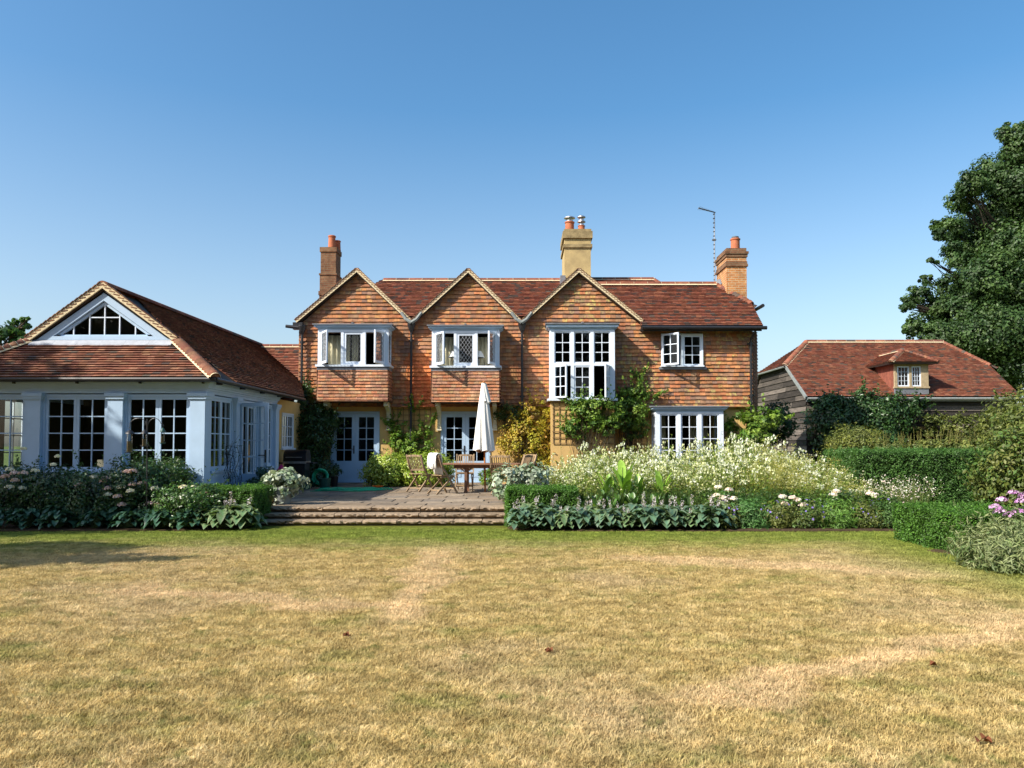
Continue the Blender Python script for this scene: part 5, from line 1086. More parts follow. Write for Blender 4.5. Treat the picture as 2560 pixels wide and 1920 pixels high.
def hosta(pal, edge, nl=26, r=.36, fl=True, seed=1):
    lb = LB(); nl = int(nl*1.9); A = []; B = []
    for i in range(nl):
        e = i/nl; phi = i*2.4+rng.uniform(-.25, .25); th = .12+1.3*e**.9+rng.uniform(-.1, .1); k = rng.uniform(.7, 1.25)
        rad = r*rng.uniform(.62, .85); p = np.array([rad*math.cos(th)*math.cos(phi), rad*math.cos(th)*math.sin(phi), .05+r*.95*math.sin(th)*rng.uniform(.8, 1.1)])
        cc = np.array(pal[rng.integers(0, len(pal))])*k; L = rng.uniform(.17, .25)*(r/.36)
        lb.strip(p, phi+rng.uniform(-.5, .5), L, L*.72, rng.uniform(-.1, .55), rng.uniform(.3, .75), cc, np.array(edge)*k if edge else None, 5, .22, prof='o'); A.append((0, 0, 0)); B.append(p)
    lb.stems(np.array(A, float), np.array(B), .004, np.array([.12, .18, .07]))
    o = lb.build('hosta', 'gloss_leaf')
    if fl:
        for q in range(fl if fl is not True else 3):
            f = LB(); a = rng.uniform(0, 6.28); b0 = np.array([.08*math.cos(a), .08*math.sin(a), .1]); h = rng.uniform(.52, .68); tp = b0+np.array([.1*math.cos(a), .1*math.sin(a), h-.1]); f.stems(b0[None], tp[None], .005, np.array([.20, .22, .10]))
            n = 34; t = rng.uniform(.68, 1.02, n)[:, None]; pts = b0+(tp-b0)*t+unit(n)*.035; u = unit(n); u[:, 2] -= .5
            f.diamonds(pts, u, .045, pick([(.62, .55, .66), (.70, .66, .70), (.50, .42, .55), (.42, .36, .26)], n), .45, .3); f.build('flower_spike', 'petal', o)
    return o
HB = [(.075, .165, .105), (.10, .20, .13), (.055, .125, .08)]; HG = [(.09, .19, .08), (.13, .24, .10), (.07, .15, .06)]
HD = [(.04, .10, .06), (.05, .12, .07)]
hv = [hosta(HB, (.13, .20, .11), 30, .38, 2), hosta(HG, (.20, .25, .12), 34, .36, 2), hosta(HB, (.16, .22, .12), 28, .4, 1), hosta(HD, None, 28, .36, False)]
used = set()
def place(proto, loc, rz, sc, label, cat, group):
    o = proto if proto.name not in used else copy_tree(proto); used.add(proto.name); o.location = loc; o.rotation_euler = (0, 0, rz); o.scale = sc if isinstance(sc, tuple) else (sc,)*3
    tag(o, label, cat, group); return o
k_ = 0
for i in range(10):
    for rr in range(2):
        x = -.02+i*.375+rng.uniform(-.06, .06)+rr*.18; y = 13.62+rr*.36+rng.uniform(-.05, .05)
        place(hv[(i*2+rr) % 3], (x, y, .03), rng.uniform(0, 6), rng.uniform(.66, .9)*(1 if rr == 0 else 1.1), 'blue green hosta with pale lilac flower spikes along the right bed edge', 'hosta', 'hostas edging the right bed')
for i in range(13):
    x = -9.3+i*.29+rng.uniform(-.05, .05); place(hv[3], (x, 13.72+.3*(i % 2)+rng.uniform(-.06, .06), .03), rng.uniform(0, 6), rng.uniform(.72, .98), 'broad leaved dark hosta in the shaded front of the left bed', 'hosta', 'hostas in the shade of the left bed')
for i in range(9):
    x = -6.3+i*.17+rng.uniform(-.04, .04); place(hv[1+i % 2], (x, 13.78+.32*(i % 2)+rng.uniform(-.05, .05), .03), rng.uniform(0, 6), rng.uniform(.72, .92), 'sunlit hosta with lilac flowers in front of the left box hedge', 'hosta', 'sunlit hostas by the left box hedge')
# ---- perennials of the right bed
def perennial(name, ns, h, spread, pal, ls, nl, asp, fpal=None, nf=8, fs=.03, stemcol=(.12, .16, .05), umb=0, low=.1, mat='leaf', top=.35, curve=.3, fr=.05, clus=False):
    lb = LB(); a = rng.uniform(0, 6.28, ns); rr = np.sqrt(rng.uniform(0, 1, ns)); B = np.stack([rr*np.cos(a)*spread*.45, rr*np.sin(a)*spread*.45, np.zeros(ns)], 1)
    T = B+np.stack([rr*np.cos(a)*spread*.6, rr*np.sin(a)*spread*.6, h*rng.uniform(.7, 1.05, ns)*(1-.25*rr)], 1)+rng.normal(0, .04, (ns, 3)); Mi = (B+T)/2+np.array([0, 0, .05])-(T-B)*np.array([curve, curve, 0])*.4
    lb.stems(B, Mi, .0045, np.array(stemcol)); lb.stems(Mi, T, .003, np.array(stemcol))
    t = rng.uniform(low, 1, (ns, nl)); S = np.where(t[..., None] < .5, B[:, None]+(Mi-B)[:, None]*t[..., None]*2, Mi[:, None]+(T-Mi)[:, None]*(t[..., None]*2-1)).reshape(-1, 3)
    u = unit(len(S)); u[:, 2] = abs(u[:, 2])*.5; S = S+u*ls*.5
    lb.diamonds(S, np.cross(u, unit(len(S)))*.6+np.array([0, 0, .6]), ls, pick(pal, len(S))*rng.uniform(.8, 1.2), asp, .4, droop=.2)
    o = lb.build(name, mat)
    if fpal is not None:
        f = LB(); k = np.repeat(np.arange(ns), nf)
        if clus: k = np.repeat(np.arange(0, ns, 2), nf*2)
        n = len(k)
        if umb:
            q = T[k]+np.stack([rng.normal(0, umb, n), rng.normal(0, umb, n), abs(rng.normal(0, .012, n))], 1); f.diamonds(q, np.array([0, 0, 1.])+rng.normal(0, .2, (n, 3)), fs, pick(fpal, n), .9)
        else:
            t = 1-rng.uniform(0, top, n)**1.3; q = Mi[k]+(T-Mi)[k]*((t*2-1)[:, None])+unit(n)*fr; 
            for _ in range(2): f.diamonds(q, unit(n)+np.array([0, -.5, .5]), fs, pick(fpal, n), .8)
        f.build('flowers', 'petal', o)['kind'] = 'stuff'
    return o
SAGE = [(.20, .30, .04), (.31, .38, .065), (.13, .22, .035)]
CRM = [(.34, .37, .09), (.44, .43, .14), (.20, .28, .05)]
FEN = [(.36, .37, .07), (.44, .42, .10), (.28, .31, .05)]
pw_ = [perennial('white_perennial', 36, 1.0, .55, SAGE, .055, 30, .25, [(.80, .80, .62), (.62, .64, .36)], 3, .036, clus=True, top=.14, fr=.045), perennial('white_perennial', 40, .95, .6, CRM, .05, 34, .22, [(.74, .74, .50), (.56, .56, .28)], 3, .036, clus=True, top=.2, fr=.045), perennial('white_perennial', 30, 1.05, .5, SAGE+CRM, .06, 30, .28, WHITE, 3, .042, clus=True, top=.1, fr=.04)]
pf_ = [perennial('yellow_green_perennial', 40, 1.0, .6, FEN, .04, 46, .14, [(.42, .40, .10), (.55, .50, .2)], 16, .02, (.3, .32, .09), .035), perennial('yellow_green_perennial', 44, .9, .62, FEN+CRM, .04, 44, .15, [(.7, .7, .55), (.42, .40, .10)], 8, .022, (.3, .32, .09), .03)]
def topz(u):   # how tall the drift stands along the photo's width
    xs = [1150, 1180, 1250, 1320, 1400, 1430, 1500, 1560, 1650, 1720, 1800, 1860, 1960]; vs = [1040, 1012, 980, 968, 968, 975, 972, 960, 955, 972, 990, 1010, 1050]; return np.interp(u, xs, vs)
n_w = 0
for row, Y in enumerate((15.6, 16.2, 16.9, 17.6, 18.4)):
    for d in np.arange(1165+row*6, 1650, 27 if row else 30):
        u = d+rng.uniform(-8, 8); v = topz(u)+(4-row)*13+rng.uniform(-5, 10); p = P(u*K, v*K, Y)
        if Y < 16 and d < 1250: continue
        place(pw_[n_w % 3], (p.x, Y+rng.uniform(-.2, .2), .03), rng.uniform(0, 6), (1.05, 1.05, max(.6, p.z-.03)*1.2), 'pale green perennial with small white flowers in the drift right of the patio', 'perennial', 'white flowering perennials in the right bed'); n_w += 1
    for d in np.arange(1640+row*5, 1880, 25):
        u = d+rng.uniform(-8, 8); v = topz(u)+(4-row)*15+rng.uniform(-4, 12); p = P(u*K, v*K, Y)
        pr = pf_[n_w % 2] if rng.uniform() < .72 else pw_[n_w % 3]
        lab = ('feathery yellow green perennial in the right bed before the barn', 'perennial', 'yellow green perennials in the right bed') if pr in pf_ else ('pale green perennial with white flowers among the yellow green ones', 'perennial', 'white perennials among the yellow green ones')
        k0 = 'x' if pr in pf_ else 'w'; place(pr, (p.x, Y+rng.uniform(-.2, .2), .03), rng.uniform(0, 6), (1.05, 1.05, max(.5, p.z-.03)*1.2), *lab); n_w += 1
pg_ = [perennial('leafy_perennial', 30, .8, .5, G_MID+[(.10, .20, .04)], .07, 30, .3), perennial('leafy_perennial', 34, .75, .55, G_LIME[:1]+G_MID, .06, 34, .2)]
for i in range(34):
    d = 1205+i*20.5+rng.uniform(-8, 8); Y = 15.0+rng.uniform(-.3, .35); place(pg_[i % 2], (P(d*K, 1100, Y).x, Y, .03), rng.uniform(0, 6), (1, 1, rng.uniform(.75, 1.05)), 'mid green leafy perennial filling the foot of the right bed drift', 'perennial', 'leafy perennials at the foot of the drift')
# airy pink-white plants in front of the yew
pa_ = [perennial('airy_perennial', 26, .9, .5, SAGE, .04, 16, .2, [(.8, .74, .70), (.75, .6, .6)], 3, .035, (.16, .22, .07)), perennial('airy_perennial', 26, .9, .5, G_OLIVE, .045, 20, .2, [(.8, .78, .72)], 3, .03, (.16, .22, .07))]
for i, d in enumerate(np.arange(1862, 1990, 17)):
    Y = 15.5+rng.uniform(-.8, .8); p = P(d*K, (1030+rng.uniform(-12, 25))*K, Y); place(pa_[i % 2], (p.x, Y, .03), rng.uniform(0, 6), (1, 1, p.z/.9), 'airy perennial with dots of pinkish white flowers in front of the yew hedge', 'perennial', 'airy perennials before the yew hedge')
# tall tobacco plants with white trumpets
tb = perennial('tobacco_plant', 9, 1.0, .35, G_LIME, .1, 7, .5, WHITE, 9, .05, (.16, .24, .06), 0, .1, 'leaf', .25, fr=.09)
for i, (d, v) in enumerate(((1645, 960), (1668, 945), (1690, 945), (1712, 952), (1600, 958), (1575, 955), (1330, 958), (1310, 962), (1740, 958), (1515, 962))):
    Y = 18.6+rng.uniform(-.3, .3); p = P(d*K, v*K, Y); place(tb, (p.x, Y, .03), rng.uniform(0, 6), (1.2, 1.2, p.z), 'tall tobacco plant with white trumpet flowers rising behind the drift', 'tobacco plant', 'tobacco plants behind the drift')
# broad upright bright leaves
def canna(h, nl, pal, W=.12):
    lb = LB()
    for i in range(nl):
        z0 = h*.55*i/nl; lb.strip((0, 0, z0), i*2.2+rng.uniform(-.3, .3), h*.5, W*rng.uniform(.8, 1.15), 1.15, .22, np.array(pal[i % len(pal)])*rng.uniform(.8, 1.2), None, 6, .3, prof='o')
    lb.stems(np.array([[0, 0, 0.]]), np.array([[0, 0, h*.75]]), .014, np.array([.16, .26, .06])); return lb.build('broad_leaf_plant', 'gloss_leaf')
LM = [(.20, .36, .04), (.26, .42, .06), (.15, .28, .04)]; cn = [canna(1.0, 14, LM), canna(.7, 12, G_LIME+G_MID, .10), canna(.7, 12, G_MID, .09)]
for i, (d, v, q) in enumerate(((1345, 975, 0), (1310, 1005, 0), (1375, 1010, 0), (1430, 1000, 0), (1330, 1020, 0))):
    Y = 15.1+.1*i; p = P(d*K, v*K, Y); place(cn[0], (p.x, Y, .03), rng.uniform(0, 6), p.z/1.0, 'tall plant with broad upright bright lime green leaves in the middle of the drift', 'broad leaf plant', 'broad leaf plants in the right bed')
for i in range(30):
    d = 1250+(i % 15)*17+rng.uniform(-5, 5); Y = 14.35+.4*(i//15)+rng.uniform(-.1, .1); p = P(d*K, (1058-10*(i//15)+rng.uniform(-14, 12))*K, Y); place(cn[1+i % 2], (p.x, Y, .03), rng.uniform(0, 6), p.z/.75, 'mid green plant with broad upright leaves behind the hostas', 'broad leaf plant', 'leafy plants behind the hostas')
# paeony bushes with pale heads
for d, v, Y, lab, hs in ((1560, 1075, 14.6, 'leafy bush with pale pink heads behind the right end of the hostas', [(1552, 1052), (1575, 1058), (1562, 1075), (1585, 1077), (1548, 1070)]), (1705, 1082, 14.4, 'leafy bush with pale pink and white heads in the middle of the right bed', [(1690, 1073), (1695, 1088), (1722, 1080), (1735, 1090), (1712, 1075)]), (1815, 1075, 14.6, 'bush with a single round white head among blue flowers', [(1806, 1061), (1800, 1068)]), (1890, 1080, 14.6, 'bush with pale pink heads near the lawn corner hedge', [(1880, 1066), (1890, 1070), (1885, 1068)])):
    c, r = E(d-38, d+38, v-25, v+60, Y); c = (c[0], c[1], .32); root = shrub('paeony_bush', lab, 'paeony bush', [(c, (.42, .42, .34))], G_MID+G_LIME[:1], .075, .7, .03, 'gloss_leaf', .4, group='paeony bushes in the right bed')
    heads(root, [tuple(P(a*K, b*K, Y-.42)) for a, b in hs], .075, PINK+WHITE+WHITE)
# low bushes along the right front edge
for i, (d0, d1, vt_, pal, asp, fl, lab) in enumerate(((1535, 1600, 1095, G_OLIVE, .5, 1, 'low olive green geranium with violet flowers right of the hostas'), (1590, 1665, 1080, [(.07, .17, .04), (.10, .22, .06)], .18, 0, 'feathery mid green low bush between two geraniums'), (1655, 1720, 1105, G_OLIVE, .5, 1, 'low geranium below the pink and white heads'), (1715, 1790, 1090, G_OLIVE+G_MID, .5, 1, 'broad low geranium dotted with violet flowers'), (1780, 1850, 1080, [(.10, .21, .03), (.14, .26, .05)], .2, 0, 'bright grassy low bush at the bed edge'), (1845, 1900, 1095, G_OLIVE, .5, 1, 'low geranium left of the lawn corner hedge'), (1895, 1950, 1090, G_MID, .35, 1, 'low green mound touching the lawn corner hedge'))):
    Y = 13.85; c, r = E(d0-8, d1+8, vt_, 1148, Y); root = shrub('geranium' if fl else 'feathery_bush', lab, 'geranium' if fl else 'bush', [((c[0], Y+.25, .18), (r[0]*1.15, .5, max(.3, c[2]+r[2]-.18)))], pal, .05 if asp > .3 else .09, .8, .02, 'leaf', asp, rc=.35, trunk=False)
    if fl:
        f = LB(); n = 26; u = unit(n); u[:, 2] = abs(u[:, 2]); q = np.array([c[0], Y+.2, .18])+u*np.array([r[0]*1.2, .55, max(.32, c[2]+r[2]-.1)]); f.diamonds(q, u, .04, pick([(.22, .16, .55), (.32, .24, .62)], n), .9, .2); f.build('flowers', 'petal', root)['kind'] = 'stuff'
# silver shrub and pot
SIL = [(.32, .38, .29), (.44, .48, .39), (.21, .28, .18)]
def sil(name, label, ells, dens=.8, **kw): return shrub(name, label, 'silver shrub', ells, SIL, .11, dens, .3, 'silver', .68, 16, .4, shell=.5, **kw)
c, r = E(1062, 1130, 1008, 1085, 15.9); c2, r2 = E(1110, 1182, 1005, 1050, 16.2)
sil('silver_shrub', 'silver leaved shrub spilling over the right edge of the patio', [(c, (r[0], .4, r[2])), (c2, (r2[0], .45, r2[2]*1.1))], base=(-.1, 16.2, .1))
pp = P(706, 1261, 15.75); 
c, r = E(568, 655, 1012, 1068, 15.75); sil('silver_shrub', 'silver leaved plant growing in the grey pot by the left end of the steps', [(c, (r[0], .36, r[2])), ((c[0], 15.7, c[2]-.1), (.25, .3, .35))], base=(pp.x, 15.75, .5))
mb = MB(); mb.lathe((pp.x, 15.75, .3), [(.14, 0), (.16, .02), (.215, .3), (.235, .31), (.235, .35), (.205, .35), (.19, .27)], 28); mb.poly([(pp.x+.19*math.cos(a), 15.75+.19*math.sin(a), .58) for a in np.arange(0, 6.28, .4)]); tag(mb.build('plant_pot', 'zinc', None, (pp.x, 15.75, .3)), 'grey round pot holding the silver plant at the patio edge', 'plant pot')
c, r = E(540, 600, 1012, 1085, 16.8); shrub('blue_green_shrub', 'dark blue green shrub left of the silver pot plant', 'shrub', [(c, (r[0], .45, r[2]))], [(.05, .10, .07), (.07, .13, .09)], .07, .8, .3, 'leaf', .5)
c, r = E(545, 590, 1060, 1100, 15.6); shrub('low_shrub', 'low brownish green plant at the foot of the grey pot', 'shrub', [(c, (r[0], .25, r[2]))], [(.10, .12, .04), (.2, .14, .07)], .06, .8, .25, 'leaf', .6)
# thorny stems against the garden room
L = LB(); b0 = np.array([-6.0, 16.2, .3])
root = tag(empty('thorny_climber', tuple(b0)), 'sparse dark thorny climber standing against the garden room side', 'climber')
for q in range(9):
    a = b0+rng.normal(0, .05, 3)*np.array([1, 1, 0]); pts = [a]
    for j in range(7): pts.append(pts[-1]+np.array([rng.normal(0, .04), rng.normal(0, .05), .17]))
    pts = np.array(pts); L.stems(pts[:-1], pts[1:], .007, np.array([.03, .03, .03])); k = pts[rng.integers(1, 8, 16)]; e = k+rng.normal(0, .09, (16, 3)); L.stems(k, e, .003, np.array([.03, .035, .03])); L.diamonds(e, unit(16), .04, pick(G_DARK, 16), .5)
L.build('stems', 'leaf', root)
# ---- climbers and shrubs against the house
Ec = lambda a, b, c, d, Y, ry=.25: E(a, b, c, d, Y, ry)
shrub('evergreen_climber', 'large dark evergreen climber filling the corner left of the first french doors', 'climber', [Ec(640, 722, 880, 1000, 23.45, .55), Ec(655, 728, 985, 1062, 22.9, .6), Ec(640, 680, 850, 930, 23.7, .3), Ec(675, 738, 885, 940, 23.9, .22), Ec(650, 668, 828, 880, 23.8, .15)], G_DARK+[(.05, .11, .03)], .075, .85, .3, 'gloss_leaf', .6, base=(-6.2, 23.7, .3), tips=20)
shrub('leafy_shoot', 'bright small climber shoots beside the first bay above the evergreen', 'climber', [Ec(652, 682, 838, 880, 23.8, .1), Ec(670, 712, 872, 900, 23.9, .12), Ec(700, 735, 890, 925, 23.95, .12)], G_LIME+G_MID, .07, .5, .3, 'leaf', .6, trunk=False, base=(-6.6, 23.9, 2.2))
shrub('trellis_climber', 'lime green climber on the trellis between the two french doors', 'climber', [Ec(840, 885, 930, 995, 24.0, .15), Ec(880, 935, 925, 995, 24.0, .15), Ec(842, 862, 905, 935, 24.05, .08), Ec(865, 912, 950, 1000, 23.9, .2), Ec(915, 930, 915, 940, 24.05, .06), Ec(888, 898, 878, 892, 23.95, .05)], G_LIME, .085, .5, .3, 'leaf', .6, base=(-3.4, 24.0, .3), tips=22)
shrub('choisya_bush', 'rounded yellow green bush right of the first french doors', 'bush', [Ec(788, 892, 982, 1056, 22.8, .7)], [(.28, .38, .04), (.38, .46, .08), (.18, .28, .03)], .09, 1.5, .3, 'gloss_leaf', .4, base=(-4.2, 22.9, .3))
shrub('choisya_bush', 'rounded yellow green bush behind the folding chairs', 'bush', [Ec(868, 980, 980, 1058, 22.7, .75)], [(.28, .38, .04), (.38, .46, .08), (.18, .28, .03)], .09, 1.5, .3, 'gloss_leaf', .4, base=(-3.1, 22.7, .3))
c, r = E(1020, 1075, 1020, 1050, 23.2)
shrub('lime_plant', 'small lime green plant in front of the second french doors', 'plant', [Ec(1035, 1072, 1012, 1055, 23.3, .25)], G_LIME, .09, .8, .3, 'leaf', .3)
shrub('yellow_climber', 'yellow leaved climber on the wall between the second doors and the tall bay', 'climber', [Ec(1082, 1192, 900, 1005, 23.85, .28), Ec(1130, 1198, 866, 930, 23.85, .22), Ec(1150, 1190, 985, 1020, 23.8, .2)], G_YEL, .08, .75, .3, 'leaf', .6, base=(.1, 23.9, .3), tips=30)
shrub('dark_climber', 'dark green climber above the yellow climber under the tile hanging', 'climber', [Ec(1072, 1140, 868, 915, 23.9, .15)], G_OLIVE+G_DARK, .07, .6, .3, 'leaf', .6, base=(-.5, 24.0, 2))
shrub('rose_climber', 'green climbing rose spreading over the trellis below the tall bay window', 'climber', [Ec(1230, 1345, 862, 912, 23.15, .22), Ec(1212, 1282, 902, 945, 23.2, .16), Ec(1270, 1340, 895, 938, 23.2, .16), Ec(1232, 1262, 862, 885, 23.15, .12)], G_LIME+G_MID[:1], .085, 1.0, .3, 'leaf', .6, base=(1.9, 23.2, .3), tips=24)
shrub('rose_climber', 'green climbing rose on the tile hanging right of the tall bay window', 'climber', [Ec(1322, 1402, 860, 930, 23.7, .3), Ec(1335, 1392, 838, 875, 23.82, .18), Ec(1378, 1428, 848, 862, 23.9, .06), Ec(1376, 1388, 805, 840, 23.94, .03), Ec(1340, 1395, 920, 950, 23.9, .15)], G_LIME+G_MID[:1], .085, .85, .3, 'leaf', .6, base=(3.3, 23.8, .3), tips=24)
shrub('bright_climber', 'bright green climber at the right corner of the house', 'climber', [Ec(1568, 1630, 893, 965, 23.75, .3), Ec(1610, 1695, 882, 930, 24.0, .4), Ec(1590, 1672, 925, 975, 23.6, .4)], G_LIME, .11, .85, .1, 'leaf', .7, base=(6.8, 23.8, 0), tips=10)
shrub('dark_shrub', 'dark shrub in the gap between the house and the barn', 'shrub', [Ec(1648, 1710, 868, 960, 27.0, .8)], G_DARK, .11, .8, .0)
shrub('ivy_climber', 'dense dark green climber covering the left half of the barn front', 'climber', [Ec(1745, 1885, 858, 990, 29.4, .6), Ec(1820, 1975, 852, 945, 29.4, .5), Ec(1770, 1830, 848, 890, 29.5, .3), Ec(1850, 1885, 835, 880, 29.5, .25), Ec(1950, 2005, 862, 890, 29.6, .2), Ec(1860, 1950, 920, 985, 29.3, .6)], G_DARK+[(.07, .14, .035), (.05, .12, .03)], .12, 1.2, .0, 'gloss_leaf', .5, base=(13, 29.7, 0), tips=20)
shrub('olive_shrub', 'loose yellow olive shrub in front of the barn climber', 'shrub', [Ec(1795, 1905, 922, 1000, 25.0, .9)], G_OLIVE+[(.2, .22, .04)], .09, .8, 0, 'leaf', .4, tips=20)
for i, (a, b, v, Y) in enumerate(((1890, 1960, 940, 23.5), (1950, 2020, 938, 23.5), (2010, 2080, 935, 23.0), (2070, 2140, 930, 22.5))):
    rt = shrub('spiky_perennial', ('leafy clump with upright seed spikes at the left behind the yew hedge', 'leafy clump with tall seed spikes below the barn window', 'leafy clump with short seed spikes behind the middle of the yew hedge', 'leafy clump behind the right end of the yew hedge')[i], 'perennial', [Ec(a, b, v+14, 990, Y, .7), Ec(a, b, 980, 1060, Y, .7)], G_OLIVE, .11, .8, 0, 'leaf', .5)
    L = LB(); p0 = P((a+b)/2*K, (v+16)*K, Y)
    for q in range(26):
        b0 = np.array([p0.x+rng.uniform(-.45, .45), Y+rng.uniform(-.5, .5), p0.z-.1]); e = b0+np.array([rng.normal(0, .05), 0, rng.uniform(.2, .5)]); e = e+np.array([rng.normal(0, .06), 0, 0]); L.stems(b0[None], e[None], .006, np.array([.22, .20, .06])); L.diamonds(b0+(e-b0)*rng.uniform(.3, 1, (7, 1)), unit(7), .05, pick(G_OLIVE, 7), .4)
    L.build('seed_spikes', 'leaf', rt)['kind'] = 'stuff'
shrub('barn_vine', 'thin vine trailing along the right of the barn front', 'climber', [Ec(2000, 2110, 898, 915, 29.6, .15), Ec(2040, 2130, 905, 945, 29.4, .3), Ec(1990, 2050, 925, 945, 29.6, .15)], G_OLIVE, .11, .5, 0, 'leaf', .5, tips=20, trunk=False, base=(18, 29.6, 0))
shrub('tall_leafy_shrub', 'tall loose leafy shrub at the right edge above the purple phlox', 'shrub', [Ec(2135, 2310, 915, 1110, 13.6, .9), Ec(2180, 2320, 878, 960, 14.2, .9), Ec(2118, 2185, 975, 1110, 13.9, .6)], G_OLIVE+[(.08, .15, .03)], .085, .85, 0, 'leaf', .55, tips=60)
shrub('far_shrub', 'pale green shrub right of the barn behind the tall leafy shrub', 'shrub', [Ec(2130, 2260, 860, 1000, 20, 1.2)], G_OLIVE, .11, .8, 0, 'leaf', .5, tips=30)
# near right corner: grey green mound, phlox
shrub('mounded_plant', 'spiky grey green mound at the right edge of the lawn below the phlox', 'plant', [Ec(2085, 2260, 1150, 1245, 9.4, .7), Ec(2140, 2260, 1120, 1200, 10.0, .6)], [(.20, .24, .10), (.28, .31, .15), (.12, .18, .06)], .085, .9, .0, 'leaf', .2, tips=50, trunk=False)
lb = LB(); 
for q in range(9): lb.strip((6.2+rng.uniform(-.08, .08), 9.75, .02), rng.uniform(0, 6.28), .2, .09, .9, .3, (.2, .36, .05), None, 5, .2, prof='o')
tag(lb.build('young_plant', 'gloss_leaf', None, (6.2, 9.75, 0)), 'young plant with fresh light green leaves at the foot of the corner hedge', 'plant')
ph = tag(empty('phlox', (8.0, 10.2, 0)), 'tall phlox with purple pink flower heads at the right edge', 'phlox'); L = LB(); hp = [P(a*K, b*K, 10.2) for a, b in ((2165, 1080), (2190, 1065), (2205, 1082), (2160, 1105), (2180, 1112), (2200, 1105), (2150, 1095), (2212, 1070), (2225, 1095), (2240, 1080))]
A = np.array([(8.0+rng.uniform(-.3, .3), 10.25, 0) for _ in hp]); Bq = np.array([tuple(p) for p in hp]); L.stems(A, Bq, .006, np.array([.1, .16, .05])); t = rng.uniform(.2, .92, (len(hp), 14, 1)); S = (A[:, None]+(Bq-A)[:, None]*t).reshape(-1, 3); L.diamonds(S+unit(len(S))*.04, unit(len(S)), .11, pick(G_MID, len(S)), .25); L.build('stems', 'leaf', ph)
heads(ph, [tuple(p) for p in hp], .075, [(.50, .22, .54), (.62, .36, .66), (.74, .54, .76)], 'flower_head', 44, .8, .04)
# ---- trellises
def trellis(x0, x1, z0, z1, Y, nx, nz, label):
    mb = MB()
    for i in range(nx+1): x = x0+(x1-x0)*i/nx; mb.box((x-.011, Y-.028, z0), (x+.011, Y-.012, z1))
    for j in range(nz+1): z = z0+(z1-z0)*j/nz; mb.box((x0-.03, Y-.044, z-.011), (x1+.03, Y-.029, z+.011))
    tag(mb.build('trellis', 'trellis', None, (x0, Y, z0)), label, 'trellis')
a, b = P(982, 1011, YL), P(1076, 1145, YL); trellis(a.x, b.x, b.z, a.z, YL-.02, 7, 10, 'square timber trellis on the wall between the french doors')
a, b = P(1383, 1006, 23.45), P(1536, 1108, 23.45); trellis(a.x, b.x, b.z, a.z, 23.45, 10, 7, 'square timber trellis on the rendered base of the tall bay')
a, b = P(1548, 1035, YL), P(1618, 1125, YL); trellis(a.x, b.x, b.z, a.z, YL-.02, 5, 6, 'narrow timber trellis in the recess left of the ground floor bay')

# ---- trees
def limb(mb, a, b, r0, r1, n=6, wig=.15, k=5):
    a, b = Vector(a), Vector(b); L = (b-a).length; pts = [a.lerp(b, i/k)+Vector((random.uniform(-1, 1), random.uniform(-1, 1), random.uniform(-.5, .5)))*wig*L*.2*(0 if i in (0, k) else 1) for i in range(k+1)]; mb.tube(pts, [r0+(r1-r0)*i/k for i in range(k+1)], n)
def tree(name, label, base, lobes, pal, size, trunk_r, nleaf=60, dens=1.0, fork=None, group=None, rc=.32, shell=.45):
    root = tag(empty(name, base), label, 'tree', group); lb = LB(); mb = MB(); b = Vector(base); top = fork or Vector((b.x, b.y, b.z+(min(l[0][2] for l in lobes)-b.z)*.8)); top = Vector(top)
    limb(mb, b-Vector((0, 0, .2)), top, trunk_r, trunk_r*.7, 12, .1)
    for c, r in lobes:
        rr = (r, r, r*.8) if not isinstance(r, tuple) else r; m_ = sum(rr)/3
        n = int(dens*4*math.pi*m_*m_*1.5/(size*size*.6)/nleaf)+4
        cc = clumpy(lb, c, rr, n, nleaf, size, pal, rc, shell, .65, None, .35, .2)
        limb(mb, top, c, trunk_r*(.35 if trunk_r < .5 else .18), .02, 6, .3); c_ = Vector(c)
        for q in range(min(10, len(cc))): limb(mb, c_.lerp(top, random.uniform(0, .4)), cc[q], .05, .012, 4, .3, 3)
    mb.build('trunk', 'darkbark' if trunk_r > .5 else 'bark', root); lb.build('crown', 'leaf', root); return root
lob = [(2560, 360, 60), (2515, 345, 28), (2514, 325, 18), (2548, 320, 22), (2480, 430, 52), (2560, 470, 90), (2430, 460, 42), (2400, 500, 36), (2470, 560, 80), (2375, 575, 40), (2560, 620, 100), (2392, 640, 45), (2470, 700, 80), (2300, 735, 32), (2345, 765, 40), (2270, 760, 24), (2400, 780, 65), (2285, 815, 32), (2350, 840, 50), (2500, 830, 95), (2560, 900, 95), (2450, 910, 75), (2640, 520, 120), (2680, 700, 150), (2650, 400, 90), (2720, 880, 140), (2500, 970, 50), (2345, 560, 20), (2312, 700, 18), (2330, 655, 14), (2440, 620, 60), (2420, 840, 60), (2540, 720, 70), (2460, 780, 60), (2540, 540, 60), (2380, 720, 40), (2330, 800, 40), (2520, 420, 45)]
L_ = []
for u, v, r in lob:
    Y = 44+random.uniform(-2.2, 2.2); p = P(u, v, Y); L_.append((tuple(p), r*Y/F))
bs = P(2680, 1100, 45)
tree('oak_tree', 'tall dark oak tree rising behind the barn at the right edge', (bs.x, 45, 0), L_, [(.028, .062, .018), (.045, .092, .025), (.075, .13, .034)], .17, .55, 60, 2.6, (bs.x, 45, 7), shell=.12, rc=.36)
L_ = [(tuple(P(u, v, 32)), r*32/F) for u, v, r in ((10, 830, 40), (45, 815, 30), (20, 870, 55), (-60, 850, 80), (65, 800, 12), (50, 850, 30))]
tree('garden_tree', 'small green tree showing behind the left end of the garden room roof', (-22.3, 32, 0), L_, [(.04, .09, .025), (.07, .14, .035)], .2, .2, 30, .7)
